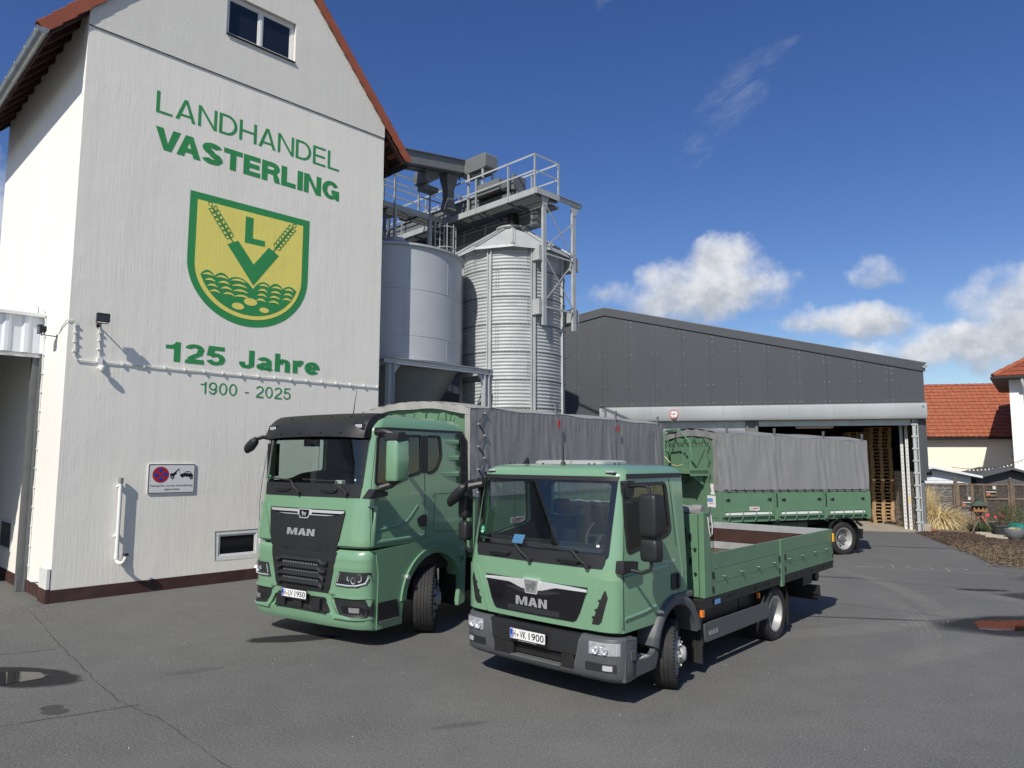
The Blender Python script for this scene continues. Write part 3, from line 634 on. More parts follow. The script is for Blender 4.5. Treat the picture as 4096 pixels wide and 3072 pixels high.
# roof: two slabs, verge tiles, rafters, boards, gutters
ang = math.atan(SL); nx, nz = -math.sin(ang), math.cos(ang)
def slope_pt(side, s, n, y):
    """s metres up the slope from the eave, n metres out of the roof plane"""
    x = -.69+math.cos(ang)*s+nx*n; z = 10.60+math.sin(ang)*s+nz*n
    return (x if side < 0 else 7.02-x, y, z)
SLEN = 4.20/math.cos(ang)
for side in (-1, 1):
    rf = MB()
    for i in range(19):
        s0 = i*SLEN/19; s1 = s0+SLEN/19+.04
        vs = [slope_pt(side, s, n, y) for y in (-.02, 7.2) for s, n in ((s0, .14), (s1, .10), (s1, .15), (s0, .19))]
        rf.add(vs, [(0, 1, 2, 3), (7, 6, 5, 4), (0, 4, 5, 1), (1, 5, 6, 2), (2, 6, 7, 3), (3, 7, 4, 0)])
    obj('tiled_roof', rf, M['verge_tile'], bld, smooth=0)
    vt = MB()
    for i in range(18):
        s0 = -.02+i*.357; s1 = s0+.375
        for (y0, y1, n0, n1) in ((-.085, -.058, -.015, .215), (-.058, .1, .185, .215)):
            vs = [slope_pt(side, s, n, y) for y in (y0, y1) for s, n in ((s0, n0+.022), (s1, n0-.004), (s1, n1-.004), (s0, n1+.022))]
            vt.add(vs, [(0, 1, 2, 3), (7, 6, 5, 4), (0, 4, 5, 1), (1, 5, 6, 2), (2, 6, 7, 3), (3, 7, 4, 0)])
    obj('verge_tiles', vt, M['verge_tile'], bld, bevel=.008)
    bd = MB(); vs = [slope_pt(side, s, n, y) for y in (-.045, 7.15) for s, n in ((.02, .115), (SLEN-.02, .075), (SLEN-.02, .098), (.02, .138))]
    bd.add(vs, [(0, 1, 2, 3), (7, 6, 5, 4), (0, 4, 5, 1), (1, 5, 6, 2), (2, 6, 7, 3), (3, 7, 4, 0)]); obj('roof_boards', bd, M['dark_timber'], bld, smooth=0)
    for k in range(12):
        y = .02+k*.62; rr = MB(); vs = [slope_pt(side, s, n, yy) for yy in (y, y+.1) for s, n in ((.06, -.03), (1.25, -.05), (1.25, .07), (.06, .112))]
        rr.add(vs, [(0, 1, 2, 3), (7, 6, 5, 4), (0, 4, 5, 1), (1, 5, 6, 2), (2, 6, 7, 3), (3, 7, 4, 0)]); obj('rafter', rr, M['dark_timber'], bld, bevel=.006)
    fb = MB(); vs = [slope_pt(side, s, n, y) for y in (-.04, 7.15) for s, n in ((.02, -.06), (.05, -.06), (.05, .11), (.02, .11))]
    fb.add(vs, [(0, 1, 2, 3), (7, 6, 5, 4), (0, 4, 5, 1), (1, 5, 6, 2), (2, 6, 7, 3), (3, 7, 4, 0)]); obj('fascia_board', fb, M['dark_timber'], bld, smooth=0)
    gx = -.765 if side < 0 else 7.02+.765; gt = MB()
    pr = [(gx+.1*math.cos(R(a)), 10.64+.115*math.sin(R(a))) for a in range(180, 361, 15)]
    gt.loft([[(x, y, z) for x, z in pr] for y in (-.10, 7.2)], False); gt.loft([[(gx+(x-gx)*.93, y, 10.64+(z-10.64)*.93) for x, z in pr] for y in (-.10, 7.2)], False)
    for y in (-.102, 7.2): gt.flat(pr, 'y', y)
    for k in range(9): gt.lathe([(.108, -.012), (.118, -.004), (.118, .004), (.108, .012)], (gx, .05+k*.82, 10.64), 'y', 14, 180, 360)
    gt.tube([(gx-.1, -.10, 10.645), (gx-.1, 7.2, 10.645)], .011, 6)
    obj('gutter', gt, M['zinc'] if side < 0 else M['black_metal'], bld)
# painted lettering and crest (paint films a few millimetres off the render)
for txt, t, x0, x1, base, h, gap, bar_ in (('LANDHANDEL', .118, 1.315, 5.69, 9.775, .468, .085, .112), ('VASTERLING', .212, 1.33, 5.71, 9.006, .472, .042, .232), ('125 Jahre', .185, 1.765, 5.31, 4.60, .415, .06, .218), ('1900 - 2025', .112, 2.504, 4.589, 3.975, .262, .085, .112)):
    lm = MB(); letters(lm, txt, t, h, x0, x1, base, -.004, gap, bar_); obj('painted_lettering', lm, M['paint_green'], bld, smooth=0)
em = MB(); em.flat([(2.095, 8.31), (2.095, 6.85)]+arc(3.505, 6.85, 1.41, 1.31, 180, 360, 40)[1:-1]+[(4.915, 6.85), (4.915, 8.31)], 'y', -.004)
emo = obj('crest', em, M['paint_green'], bld, smooth=0)
em = MB(); em.flat([(2.255, 8.15), (2.255, 6.8)]+arc(3.503, 6.8, 1.248, 1.095, 180, 360, 40)[1:-1]+[(4.75, 6.8), (4.75, 8.15)], 'y', -.008); obj('crest_field', em, M['paint_yellow'], emo, smooth=0)
fg = MB(); Y = -.012
fg.flat([(3.327, 8.037), (3.327, 7.437), (3.80, 7.437), (3.80, 7.565), (3.508, 7.565), (3.508, 8.037)], 'y', Y)
fg.flat([(2.936, 7.306), (3.18, 7.44), (3.556, 6.972), (3.905, 7.44), (4.15, 7.295), (3.565, 6.49)], 'y', Y)
def scal(x0, x1, z0, z1, b): return [(x0+(x1-x0)*t, z0+(z1-z0)*t+b*math.sin(math.pi*t)**.8) for t in [i/10 for i in range(11)]]
top = scal(2.385, 2.69, 6.53, 6.545, .115)+scal(2.69, 3.01, 6.545, 6.545, .10)[1:]+scal(3.01, 3.565, 6.545, 6.405, .13)[1:]+scal(3.565, 3.97, 6.405, 6.54, .13)[1:]+scal(3.97, 4.285, 6.54, 6.53, .09)[1:]+scal(4.285, 4.625, 6.53, 6.53, .085)[1:]
fg.flat(top+[p for p in arc(3.505, 6.80, 1.155, 1.0, -15, -165, 30)], 'y', Y)
for s, bx, bz, tx_, tz in ((-1, 3.06, 7.38, 2.52, 8.12), (1, 4.02, 7.38, 4.52, 8.11)):
    d = Vector((tx_-bx, tz-bz)); ln = d.length; d.normalize(); nn = Vector((-d.y, d.x))
    fg.flat([tuple(Vector((bx, bz))+nn*.016), tuple(Vector((bx, bz))+d*ln*.9+nn*.008), tuple(Vector((bx, bz))+d*ln*.9-nn*.008), tuple(Vector((bx, bz))-nn*.016)], 'y', Y)
    for i in range(7):
        for e in (-1, 1):
            o = Vector((bx, bz))+d*(ln*(.10+.115*i)); dd = (d*.74+nn*e*.67).normalized(); nd = Vector((-dd.y, dd.x)); L = .155
            ou = [o+dd*(L*t)+nd*(.046*math.sin(math.pi*min(1, t))**.8*k) for k, ts in ((1, (0, .2, .4, .6, .8, 1)), (-1, (.8, .6, .4, .2))) for t in ts]
            cc = o+dd*L*.5; inn = [cc+(p-cc)*.66 for p in ou]; fg.flat([tuple(p) for p in ou], 'y', Y, [[tuple(p) for p in inn]])
    o = Vector((bx, bz))+d*(ln*.9); nd = nn; L = .16; ou = [o+d*(L*t)+nd*(.045*math.sin(math.pi*min(1, t))**.8*k) for k, ts in ((1, (0, .2, .4, .6, .8, 1)), (-1, (.8, .6, .4, .2))) for t in ts]
    cc = o+d*L*.5; fg.flat([tuple(p) for p in ou], 'y', Y, [[tuple(cc+(p-cc)*.66) for p in ou]])
obj('crest_figures', fg, M['paint_green'], emo, smooth=0)
yl = MB()
for cx, cz, rx, rz in ((3.236, 5.964, .14, .075), (3.52, 6.105, .155, .085), (3.848, 5.965, .115, .06)): yl.flat([(cx+rx*math.cos(R(a)), cz+rz*math.sin(R(a))) for a in range(0, 360, 15)], 'y', -.016)
for xs, z0, rows in ([(2.43, 2.665), 6.53, 4], [(2.72, 2.99), 6.52, 4], [(3.04, 3.40), 6.51, 4], [(3.70, 3.94), 6.50, 4], [(4.00, 4.27), 6.50, 4], [(4.32, 4.56), 6.50, 3]):
    for r in range(rows):
        k = .055*r*(1 if xs[0] < 3 else (.6 if xs[0] < 3.5 else -.35)); a, b = xs[0]+k, xs[1]+k; z = z0-.115*r
        yl.flat(scal(a, b, z, z, .068)+[(b-(b-a)*t, z+.022*math.sin(math.pi*t)) for t in (.25, .5, .75)], 'y', -.016)
obj('crest_details', yl, M['paint_yellow'], emo, smooth=0)
cg = MB(); cg.mat(0).box(-.075, -.013, -.01, .5, .25, .62); cg.mat(1).box(-.078, -.013, -.013, .503, -.1, .25); obj('corner_guard', cg, [M['pvc_white'], M['plinth']], bld, bevel=.008)

# tow-away sign
sg = thing('tow_away_sign', 'white tow-away sign with red and blue no stopping disc on the rendered wall', 'sign', bw(1.55, -.012, 1.905), BA)
m_ = MB(); m_.prism(rrect(0, .935, 0, .605, .03), 'y', -.012, .008); so = obj('sign_plate', m_, M['plate_white'], sg, bevel=.003)
m_ = MB(); m_.flat(rrect(.012, .923, .012, .593, .028), 'y', -.0145, [rrect(.026, .909, .026, .579, .02)]); obj('border', m_, M['ink'], sg, smooth=0)
cx, cz = .245, .385
m_ = MB(); m_.flat(arc(cx, cz, .16, .16, 0, 345, 23), 'y', -.015); obj('red_ring', m_, M['red_ink'], sg, smooth=0)
m_ = MB()
for k in range(4): m_.flat([(cx+.028*math.cos(R(a0)), cz+.028*math.sin(R(a0))) if j == 0 else (cx+.118*math.cos(R(a0-30+60*j/9)), cz+.118*math.sin(R(a0-30+60*j/9))) for a0 in [90*k] for j in range(10)], 'y', -.018)
obj('blue_field', m_, M['euro_blue'], sg, smooth=0)
m_ = MB(); Y2 = -.015
m_.flat([(.42, .40), (.55, .43), (.555, .40), (.53, .385), (.50, .35), (.43, .36)], 'y', Y2); m_.flat([(.49, .41), (.60, .515), (.607, .505), (.53, .415)], 'y', Y2); m_.flat([(.600, .50), (.606, .50), (.606, .41), (.600, .41)], 'y', Y2)
m_.flat(arc(.47, .335, .037, .037, 0, 345, 15), 'y', Y2-.002, [arc(.47, .335, .018, .018, 0, 345, 11)]); m_.flat([(.62, .375), (.64, .40), (.70, .41), (.74, .45), (.82, .445), (.86, .40), (.88, .38), (.885, .34), (.86, .33), (.66, .35), (.62, .36)], 'y', Y2, [[(.715, .41), (.745, .438), (.77, .437), (.77, .408)], [(.78, .437), (.81, .434), (.84, .403), (.78, .407)]])
for wx, wz in ((.665, .36), (.845, .32)): m_.flat(arc(wx, wz, .033, .033, 0, 345, 15), 'y', Y2-.002, [arc(wx, wz, .015, .015, 0, 345, 9)])
text_on(m_, 'Falschparker werden kostenpflichtig', lambda u, v: (.055+.825*u, Y2, .135+.05*v)); text_on(m_, 'abgeschleppt', lambda u, v: (.325+.30*u, Y2, .062+.05*v))
obj('pictogram', m_, M['ink'], sg, smooth=0)

# floodlights, sensor, cables, standpipe
def floodlight(loc, rz, tilt, label):
    t = thing('floodlight', label, 'floodlight', loc, rz, 'floodlights on the white wall')
    h = MB(); h.box(-.115, .115, -.32, -.26, -.03, .13); h.box(-.09, .09, -.26, -.20, 0, .11); h.box(-.11, .11, -.335, -.32, .115, .132); obj('housing', h, M['lamp_black'], t, bevel=.006)
    g = MB(); g.quad((-.1, -.3215, -.018), (.1, -.3215, -.018), (.1, -.3215, .112), (-.1, -.3215, .112)); obj('lamp_glass', g, M['pane_dark'], t, smooth=0)
    b = MB(); b.box(-.03, .03, -.012, 0, -.10, -.02); b.bar((0, -.01, -.06), (0, -.23, -.05), .025, .015); b.bar((-.1, -.24, -.05), (.1, -.24, -.05), .02, .012); b.bar((-.1, -.24, -.05), (-.1, -.25, .05), .012, .02); b.bar((.1, -.24, -.05), (.1, -.25, .05), .012, .02); obj('bracket', b, M['lamp_black'], t)
    return t
floodlight(bw(.5, -.002, 5.22), BA, 0, 'black floodlight on the front wall above the cable junction box')
floodlight(bw(-.002, .72, 5.02), BA-R(90), 0, 'black floodlight on the sunlit side wall beside the corrugated canopy')
cb = thing('wall_cable', 'white electric cable clipped along the front wall from corner to corner', 'cable', BO, BA)
def wob(p0, p1, n, a=.012): return [tuple(Vector(p0).lerp(Vector(p1), i/n)+Vector((random.uniform(-a, a) if abs(p1[2]-p0[2]) > .3 else 0, 0, random.uniform(-a, a)))) for i in range(n+1)]
m_ = MB(); runs = [[(.72-.72, .62, 5.0), (-.02, .3, 5.12), (-.03, -.02, 5.19), (.07, -.02, 5.21)]+wob((.115, -.02, 5.17), (.13, -.02, 4.5), 6)+[(.17, -.02, 4.45)]+wob((.2, -.02, 4.455), (6.98, -.02, 4.44), 34, .008), wob((.52, -.02, 5.12), (.555, -.02, 4.5), 6)]
for r_ in runs: m_.tube(r_, .011, 6)
obj('cable', m_, M['pvc_white'], cb)
m_ = MB()
for k in range(16): m_.box(.95+k*.40, .99+k*.40, -.045, 0, 4.42, 4.475)
for z in (5.1, 4.95, 4.78, 4.6): m_.box(.095, .15, -.04, 0, z, z+.03)
for z in (5.0, 4.85, 4.68): m_.box(.51, .56, -.04, 0, z, z+.03)
obj('cable_clip', m_, M['pvc_white'], cb, bevel=.004)
m_ = MB(); m_.box(.51, .61, -.055, 0, 4.43, 4.54); obj('junction_box', m_, M['pvc_white'], cb, bevel=.008)
sn = thing('motion_sensor', 'white motion sensor hanging under the junction box', 'sensor', bw(.575, 0, 4.35), BA)
m_ = MB(); m_.box(-.035, .035, -.06, 0, -.02, .075); m_.lathe([(.001, -.065), (.045, -.05), (.058, -.01), (.055, .02), (.03, .045), (.001, .05)], (.01, -.11, -.02), 'z', 16); obj('sensor_body', m_, M['pvc_white'], sn)
sc2 = thing('riser_cable', 'white cable with clips running down the side wall by the door post', 'cable', BO, BA)
m_ = MB(); m_.tube([(-.03, 2.2, 5.45), (-.08, 2.0, 5.75), (-.05, 1.7, 5.62)]+wob((-.015, 1.63, 5.4), (-.015, 1.58, .28), 18, .006)+[(-.02, 1.3, .24), (-.02, .8, .3)], .012, 6)
for k in range(13): m_.box(-.03, 0, 1.56, 1.64, .5+k*.38, .53+k*.38)
obj('cable', m_, M['pvc_white'], sc2)
sp_ = thing('standpipe', 'short white standpipe with a U bend on the lower front wall', 'pipe', bw(1.047, 0, 0), BA)
m_ = MB(); m_.tube([(0, -.085, 2.14), (0, -.085, .72), (.01, -.10, .66), (.035, -.14, .625), (.07, -.19, .63), (.095, -.23, .67), (.11, -.25, .74), (.112, -.252, .79)], .036, 12); m_.tube([(0, -.085, .78), (0, -.085, .70)], .044, 12)
obj('pipe', m_, M['pvc_white'], sp_)
m_ = MB(); m_.mat(0).tube([(0, -.085, 2.13), (0, -.085, 2.24)], .043, 12); m_.mat(1).tube([(.112, -.252, .77), (.112, -.252, .81)], .05, 12); obj('pipe_cap', m_, [M['zinc'], M['ink']], sp_)
m_ = MB()
for z in (2.06, 1.12): m_.box(-.05, .05, -.10, 0, z, z+.03)
obj('pipe_clamp', m_, M['pvc_white'], sp_, bevel=.004)

# drive-in canopy on the left
cn = thing('loading_canopy', 'drive-in canopy with pale trapezoid sheet fascia on the left of the tower', 'canopy', BO, BA)
m_ = MB(); x = -7.0; prof = []
while x < -.03:
    for dx, dy in ((0, 0), (.05, -.035), (.11, -.035), (.16, 0)): prof.append((min(x+dx, -.02), 1.72+dy))
    x += .33
m_.loft([[(px, py, z) for px, py in prof] for z in (4.72, 5.46)], False); obj('fascia_sheet', m_, M['shed_white'], cn, smooth=0)
m_ = MB(); m_.box(-7, -.02, 1.63, 1.80, 5.46, 5.53); m_.box(-7, -.02, 1.74, 1.80, 4.64, 4.72); obj('fascia_trim', m_, M['pvc_white'], cn, bevel=.006)
m_ = MB(); m_.box(-7, -.02, 1.76, 8, 5.42, 5.46); obj('canopy_roof', m_, M['galv_dark'], cn, smooth=0)
m_ = MB(); m_.box(-7, -.02, 8, 8.1, 0, 5.42); m_.box(-7.1, -7, 1.76, 8, 0, 5.42); obj('back_wall', m_, M['grey_block'], cn, smooth=0)
m_ = MB(); m_.box(-.16, -.012, 1.78, 1.80, 0, 4.70); m_.box(-.16, -.14, 1.80, 1.93, 0, 4.70); m_.box(-.03, -.012, 1.80, 1.93, 0, 4.70); m_.box(-.05, -.014, 1.70, 1.78, 0, 4.70); obj('door_post', m_, M['galv_dark'], cn, bevel=.004)
# ------------------------------------------------------------------ silos (tower frame: x along the facade, y away from it)
def groove(*a): pass
s1 = thing('steel_silo', 'smooth grey painted steel silo with a hopper beside the white tower', 'silo', bw(9.172, 2.364), BA)
m_ = MB(); n = 72
m_.lathe([(2.05, 5.40), (2.05, 8.62)], (0, 0, 0), 'z', n); o = obj('shell', m_, M['grey_steel'], s1, smooth=40)
m_ = MB(); m_.lathe([(2.045, 5.40), (2.06, 5.36), (2.06, 5.42)], (0, 0, 0), 'z', n)
for z in (6.03, 7.34): m_.lathe([(2.052, z-.006), (2.058, z), (2.052, z+.006)], (0, 0, 0), 'z', n)
for a, z0, z1 in ((-78, 7.34, 8.6), (-118, 6.03, 7.34), (-78, 5.4, 6.03), (-150, 7.34, 8.6), (-40, 6.03, 7.34), (-140, 5.4, 6.03)):
    ca, sa = math.cos(R(a)), math.sin(R(a)); m_.bar((2.052*ca, 2.052*sa, z0), (2.052*ca, 2.052*sa, z1), .012, .008)
obj('weld_seam', m_, M['grey_steel'], s1)
m_ = MB(); m_.lathe([(2.05, 8.55), (2.13, 8.58), (2.13, 8.63), (2.05, 8.66), (1.2, 8.95), (.3, 9.1), (.3, 9.35), (.001, 9.35)], (0, 0, 0), 'z', n); obj('rim_and_lid', m_, M['grey_steel'], s1)
m_ = MB(); m_.lathe([(2.045, 5.40), (.25, 2.4), (.25, 2.1)], (0, 0, 0), 'z', n); obj('hopper', m_, M['machine_grey'], s1)  # darker grey than the shell: shade under the silo put into the colour
m_ = MB()
def ibeam(mb, p, q, w=.16, h=.17):
    p, q = Vector(p), Vector(q); mb.bar(p+Vector((0, 0, h/2-.008)), q+Vector((0, 0, h/2-.008)), w, .016); mb.bar(p-Vector((0, 0, h/2-.008)), q-Vector((0, 0, h/2-.008)), w, .016); mb.bar(p, q, .012, h-.034)
lx = (7.62-9.172, 11.12-9.172); ly = (.35-2.364, 4.40-2.364)
for y in ly: ibeam(m_, (7.42-9.172, y, 5.245), (11.36-9.172, y, 5.245))
for x in lx: ibeam(m_, (x, ly[0]+.09, 5.235), (x, ly[1]-.09, 5.235), .14, .16)
for x in lx:
    for y in ly:
        m_.bar((x-.085, y, 0), (x-.085, y, 5.155), .016, .17); m_.bar((x+.085, y, 0), (x+.085, y, 5.155), .016, .17); m_.bar((x, y, 0), (x, y, 5.155), .152, .012)
for x, sgn in ((lx[0], 1), (lx[1], -1)):
    m_.prism([(x+sgn*.095, 5.15), (x+sgn*.33, 5.15), (x+sgn*.095, 4.85)], 'y', ly[0]-.01, ly[0]+.01)
m_.bar((lx[1], ly[0], 4.6), (lx[1]-.05, ly[0]+1.3, 3.2), .05, .05); m_.bar((lx[1]-.1, ly[1], 4.7), (lx[0], ly[1], 2.0), .05, .05)
obj('support_frame', m_, M['grey_steel'], s1, smooth=0)

bay = thing('skylight_block_wall', 'added dark wall blocking skylight behind the hopper of the smooth silo', 'wall', BO, BA); bay['kind'] = 'thing'
m_ = MB(); m_.box(7.03, 16.5, 5.2, 5.35, 0, 5.1); m_.box(7.03, 11.0, 4.6, 5.2, 4.98, 5.1); obj('blocking_panel', m_, M['black_metal'], bay, smooth=0)  # added black wall, keeps skylight out so the space behind the hopper goes dark
s2 = thing('corrugated_silo', 'tall galvanised corrugated grain silo with a faceted cone roof', 'silo', bw(12.93, .997), BA); s2.scale = (1.05, 1.05, 1)
AO = -math.degrees(BA)                                   # world angle -> local angle
m_ = MB(); rr = []; z = .0
while z < 9.2: rr.append((1.62+.013*math.sin(2*math.pi*z/.107), z)); z += .107/6
rings = [[(r*math.cos(2*math.pi*k/72), r*math.sin(2*math.pi*k/72), z) for k in range(72)] for r, z in rr]; m_.loft(rings, True); obj('shell', m_, M['galv'], s2, smooth=60)
m_ = MB()
for k in range(8):
    a = R(-69+45*k+AO); ca, sa = math.cos(a), math.sin(a); ta = (-sa, ca)
    for e in (-.055, .055): m_.bar((1.66*ca+e*ta[0], 1.66*sa+e*ta[1], 0), (1.66*ca+e*ta[0], 1.66*sa+e*ta[1], 9.15), .035, .07, (ca, sa, 0))
    m_.bar((1.645*ca, 1.645*sa, 0), (1.645*ca, 1.645*sa, 9.15), .11, .012, (ca, sa, 0))
obj('stiffener', m_, M['galv'], s2, smooth=0)
m_ = MB(); lv = [8.46-.855*k for k in range(9)]
def bolt(a, z, r=1.638, s=.019):
    ca, sa = math.cos(a), math.sin(a); m_.bar((r*ca-.01*ca, r*sa-.01*sa, z), (r*ca+.012*ca, r*sa+.012*sa, z), s, s)
for z in lv:
    for k in range(88): bolt(2*math.pi*k/88, z)
for i, z in enumerate(lv):
    for q in range(6):
        for e in (-.022, .022):
            for j in range(9): bolt(R((-106 if i % 2 else -73)+60*q+AO)+e, z+.855-.06-j*.088, 1.636, .017)
obj('bolts', m_, M['galv_dark'], s2, smooth=0)['kind'] = 'stuff'
m_ = MB()
for z in lv: m_.lathe([(1.634, z-.03), (1.640, z-.012), (1.634, z-.010)], (0, 0, 0), 'z', 72)
obj('course_lap', m_, M['galv_dark'], s2)
m_ = MB(); N10 = 10; va = [R(-90+36*k+AO) for k in range(N10)]
def rp(k, r, z): return (r*math.cos(va[k % N10]), r*math.sin(va[k % N10]), z)
for k in range(N10):
    m_.add([rp(k, 1.86, 9.16), rp(k+1, 1.86, 9.16), rp(k+1, .42, 10.14), rp(k, .42, 10.14)], [(0, 1, 2, 3)]); m_.add([rp(k, 1.86, 9.16), rp(k+1, 1.86, 9.16), rp(k+1, 1.88, 9.07), rp(k, 1.88, 9.07)], [(0, 1, 2, 3)])
    m_.add([rp(k, 1.86, 9.10), rp(k+1, 1.86, 9.10), rp(k+1, 1.55, 9.22), rp(k, 1.55, 9.22)], [(0, 1, 2, 3)])
obj('cone_roof', m_, M['galv'], s2, smooth=0)
m_ = MB()
for k in range(N10):
    a, b = Vector(rp(k, 1.87, 9.185)), Vector(rp(k, .44, 10.165)); m_.bar(a, b, .012, .085); m_.bar(a-Vector((0, 0, .012)), b-Vector((0, 0, .012)), .13, .012)
obj('roof_rib', m_, M['galv'], s2, smooth=0)
m_ = MB(); m_.lathe([(.40, 10.13), (.53, 10.18), (.53, 10.22), (.20, 10.26), (.20, 10.32)], (0, 0, 0), 'z', 28); obj('roof_ring', m_, M['galv'], s2)
m_ = MB(); pr = [(.17, 10.25)]
for i in range(12): pr += [(.165+.012*(i % 2), 10.30+i*.045)]
m_.lathe(pr+[(.15, 10.9)], (0, 0, 0), 'z', 18); obj('flexible_spout', m_, M['black_plastic'], s2)

st = thing('support_trestle', 'galvanised trestle with crossed braces carrying the catwalk over the corrugated silo', 'trestle', BO, BA)
m_ = MB(); Yt = -.90; LX = (12.41, 13.83)
for x in LX:
    m_.box(x-.075, x+.075, Yt-.004, Yt+.004, 6.69, 10.75); m_.box(x-.079, x-.071, Yt+.004, Yt+.075, 6.69, 10.75); m_.box(x+.071, x+.079, Yt+.004, Yt+.075, 6.69, 10.75)
    m_.prism([(x-.075, 10.45), (x+.075, 10.45), (x+.21, 10.78), (x-.21, 10.78)], 'y', Yt-.014, Yt-.006)
obj('leg', m_, M['galv'], st, smooth=0)
m_ = MB(); m_.box(12.11, 14.18, Yt-.04, Yt+.04, 10.78, 10.90); m_.box(12.11, 14.18, Yt-.08, Yt+.08, 10.90, 10.912); obj('top_beam', m_, M['galv'], st, smooth=0)
m_ = MB()
for z in (8.93, 7.26): m_.box(LX[0]+.08, LX[1]-.08, Yt-.02, Yt+.03, z-.025, z+.025)
for p, q in (((12.45, 10.47), (13.79, 9.03)), ((12.45, 9.15), (13.79, 10.2)), ((12.45, 8.80), (13.80, 7.33)), ((12.45, 7.47), (13.79, 8.9))): m_.bar((p[0], Yt-.012 if p[1] > q[1] else Yt+.012, p[1]), (q[0], Yt-.012 if p[1] > q[1] else Yt+.012, q[1]), .012, .04)
obj('brace', m_, M['galv'], st, smooth=0)
m_ = MB()
for z0 in (8.72, 7.03):
    for x, yw in ((12.33, -.62), (13.86, -.28)): m_.box(x-.16, x+.16, Yt+.03, yw+.08, z0-.02, z0+.46) if x < 13 else m_.box(x-.05, x+.26, Yt+.05, yw+.08, z0-.05, z0+.38)
obj('bracket', m_, M['galv'], st, bevel=.01)

def catwalk(name, label, axis, a0, a1, b0, b1, zd, zr, posts, openside=()):
    """axis 'x' or 'y': deck from a0 to a1 along it, b0..b1 across"""
    t = thing(name, label, 'catwalk', BO, BA); P = (lambda a, b, z: (a, b, z)) if axis == 'x' else (lambda a, b, z: (b, a, z))
    def bx(mb, a, aa, b, bb, z, zz): p, q = P(a, b, z), P(aa, bb, zz); mb.box(min(p[0], q[0]), max(p[0], q[0]), min(p[1], q[1]), max(p[1], q[1]), z, zz)
    m = MB(); bx(m, a0, a1, b0-.01, b0+.01, zd-.02, zd+.17); bx(m, a0, a1, b1-.01, b1+.01, zd-.02, zd+.17); bx(m, a0, a1, b0, b0+.06, zd-.02, zd-.005); bx(m, a0, a1, b1-.06, b1, zd-.02, zd-.005); bx(m, a0-.01, a0+.01, b0+.01, b1-.01, zd-.02, zd+.17)
    obj('side_channel', m, M['galv'], t, smooth=0)
    m = MB(); k = int((a1-a0)/.035)
    for i in range(k): bx(m, a0+.02+i*.035, a0+.026+i*.035, b0+.012, b1-.012, zd, zd+.03)
    for i in range(8): bb = b0+.02+(b1-b0-.04)*i/7; bx(m, a0, a1, bb-.002, bb+.002, zd+.004, zd+.026)
    for i in range(int((a1-a0)/1.2)+1): bx(m, a0+.1+i*1.2, a0+.16+i*1.2, b0+.012, b1-.012, zd-.06, zd-.001)
    obj('grating', m, M['galv_dark'], t, smooth=0)
    m = MB()
    for a in posts:
        for b in (b0-.015, b1+.015): bx(m, a-.03, a+.03, b-.004, b+.004, zd-.01, zr); bx(m, a-.03, a-.024, b-.03, b+.03, zd-.01, zr)
    obj('post', m, M['galv'], t, smooth=0)
    m = MB(); m2 = MB(); pa = max(posts)
    for b in (b0-.015, b1+.015): bx(m, min(posts)-.03, pa+.03, b-.03, b+.03, zr, zr+.008); bx(m, min(posts)-.03, pa+.03, b-.03, b-.024, zr-.05, zr); bx(m, min(posts)-.03, pa+.03, b-.006, b+.006, (zd+.17+zr)/2-.02, (zd+.17+zr)/2+.03)
    if 'end' in openside: a = min(posts); bx(m, a-.034, a-.03, b0, b1, zr-.05, zr+.008); bx(m, a-.034, a-.026, b0, b1, (zd+.17+zr)/2-.02, (zd+.17+zr)/2+.02)
    obj('handrail', m, M['galv'], t, smooth=0); return t
catwalk('catwalk', 'galvanised catwalk with railings running over the corrugated silo roof', 'y', -.97, 8.2, 11.96, 13.03, 10.74, 11.97, (-.9, .247, 1.75, 3.1, 4.4, 5.8, 7.2), ('end',))
catwalk('catwalk', 'galvanised catwalk between the tower and the upper gantry above the smooth silo', 'x', 7.1, 13.1, 3.42, 4.02, 10.77, 11.95, (7.2, 8.4, 9.88, 11.35, 12.79))
def conveyor(label, build, name='conveyor'):
    t = thing(name, label, 'conveyor', BO, BA); build(t); return t
def _c1(t):
    m = MB(); sl = .155; zt = lambda x: 12.74-(12.0-x)*sl
    for y0, y1 in ((2.40, 2.90),):
        vs = [(x, y, zt(x)+dz) for x in (7.05, 11.98) for y, dz in ((y0, -.42), (y1, -.42), (y1, 0), (y0, 0))]; m.add(vs, [(0, 1, 2, 3), (7, 6, 5, 4), (0, 4, 5, 1), (1, 5, 6, 2), (2, 6, 7, 3), (3, 7, 4, 0)])
    obj('trough', m, M['machine_grey'], t, smooth=0); m = MB()
    for y in (2.37, 2.93): m.bar((7.05, y, zt(7.05)+.01), (11.98, y, zt(11.98)+.01), .06, .03); m.bar((7.05, y, zt(7.05)-.43), (11.98, y, zt(11.98)-.43), .06, .03)
    obj('flange', m, M['galv_dark'], t, smooth=0); m = MB(); m.bar((7.6, 2.28, zt(7.6)-.55), (11.7, 2.28, zt(11.7)-.55), .10, .04)
    for k in range(22): x = 8+k*.17; m.bar((x, 2.22, zt(x)-.56+random.uniform(-.03, .01)), (x+.16, 2.22, zt(x+.16)-.55+random.uniform(-.04, .01)), .03)
    obj('cable_tray', m, M['black_metal'], t, smooth=0)
conveyor('inclined grey trough conveyor leaving the tower roof towards the gantry', _c1)
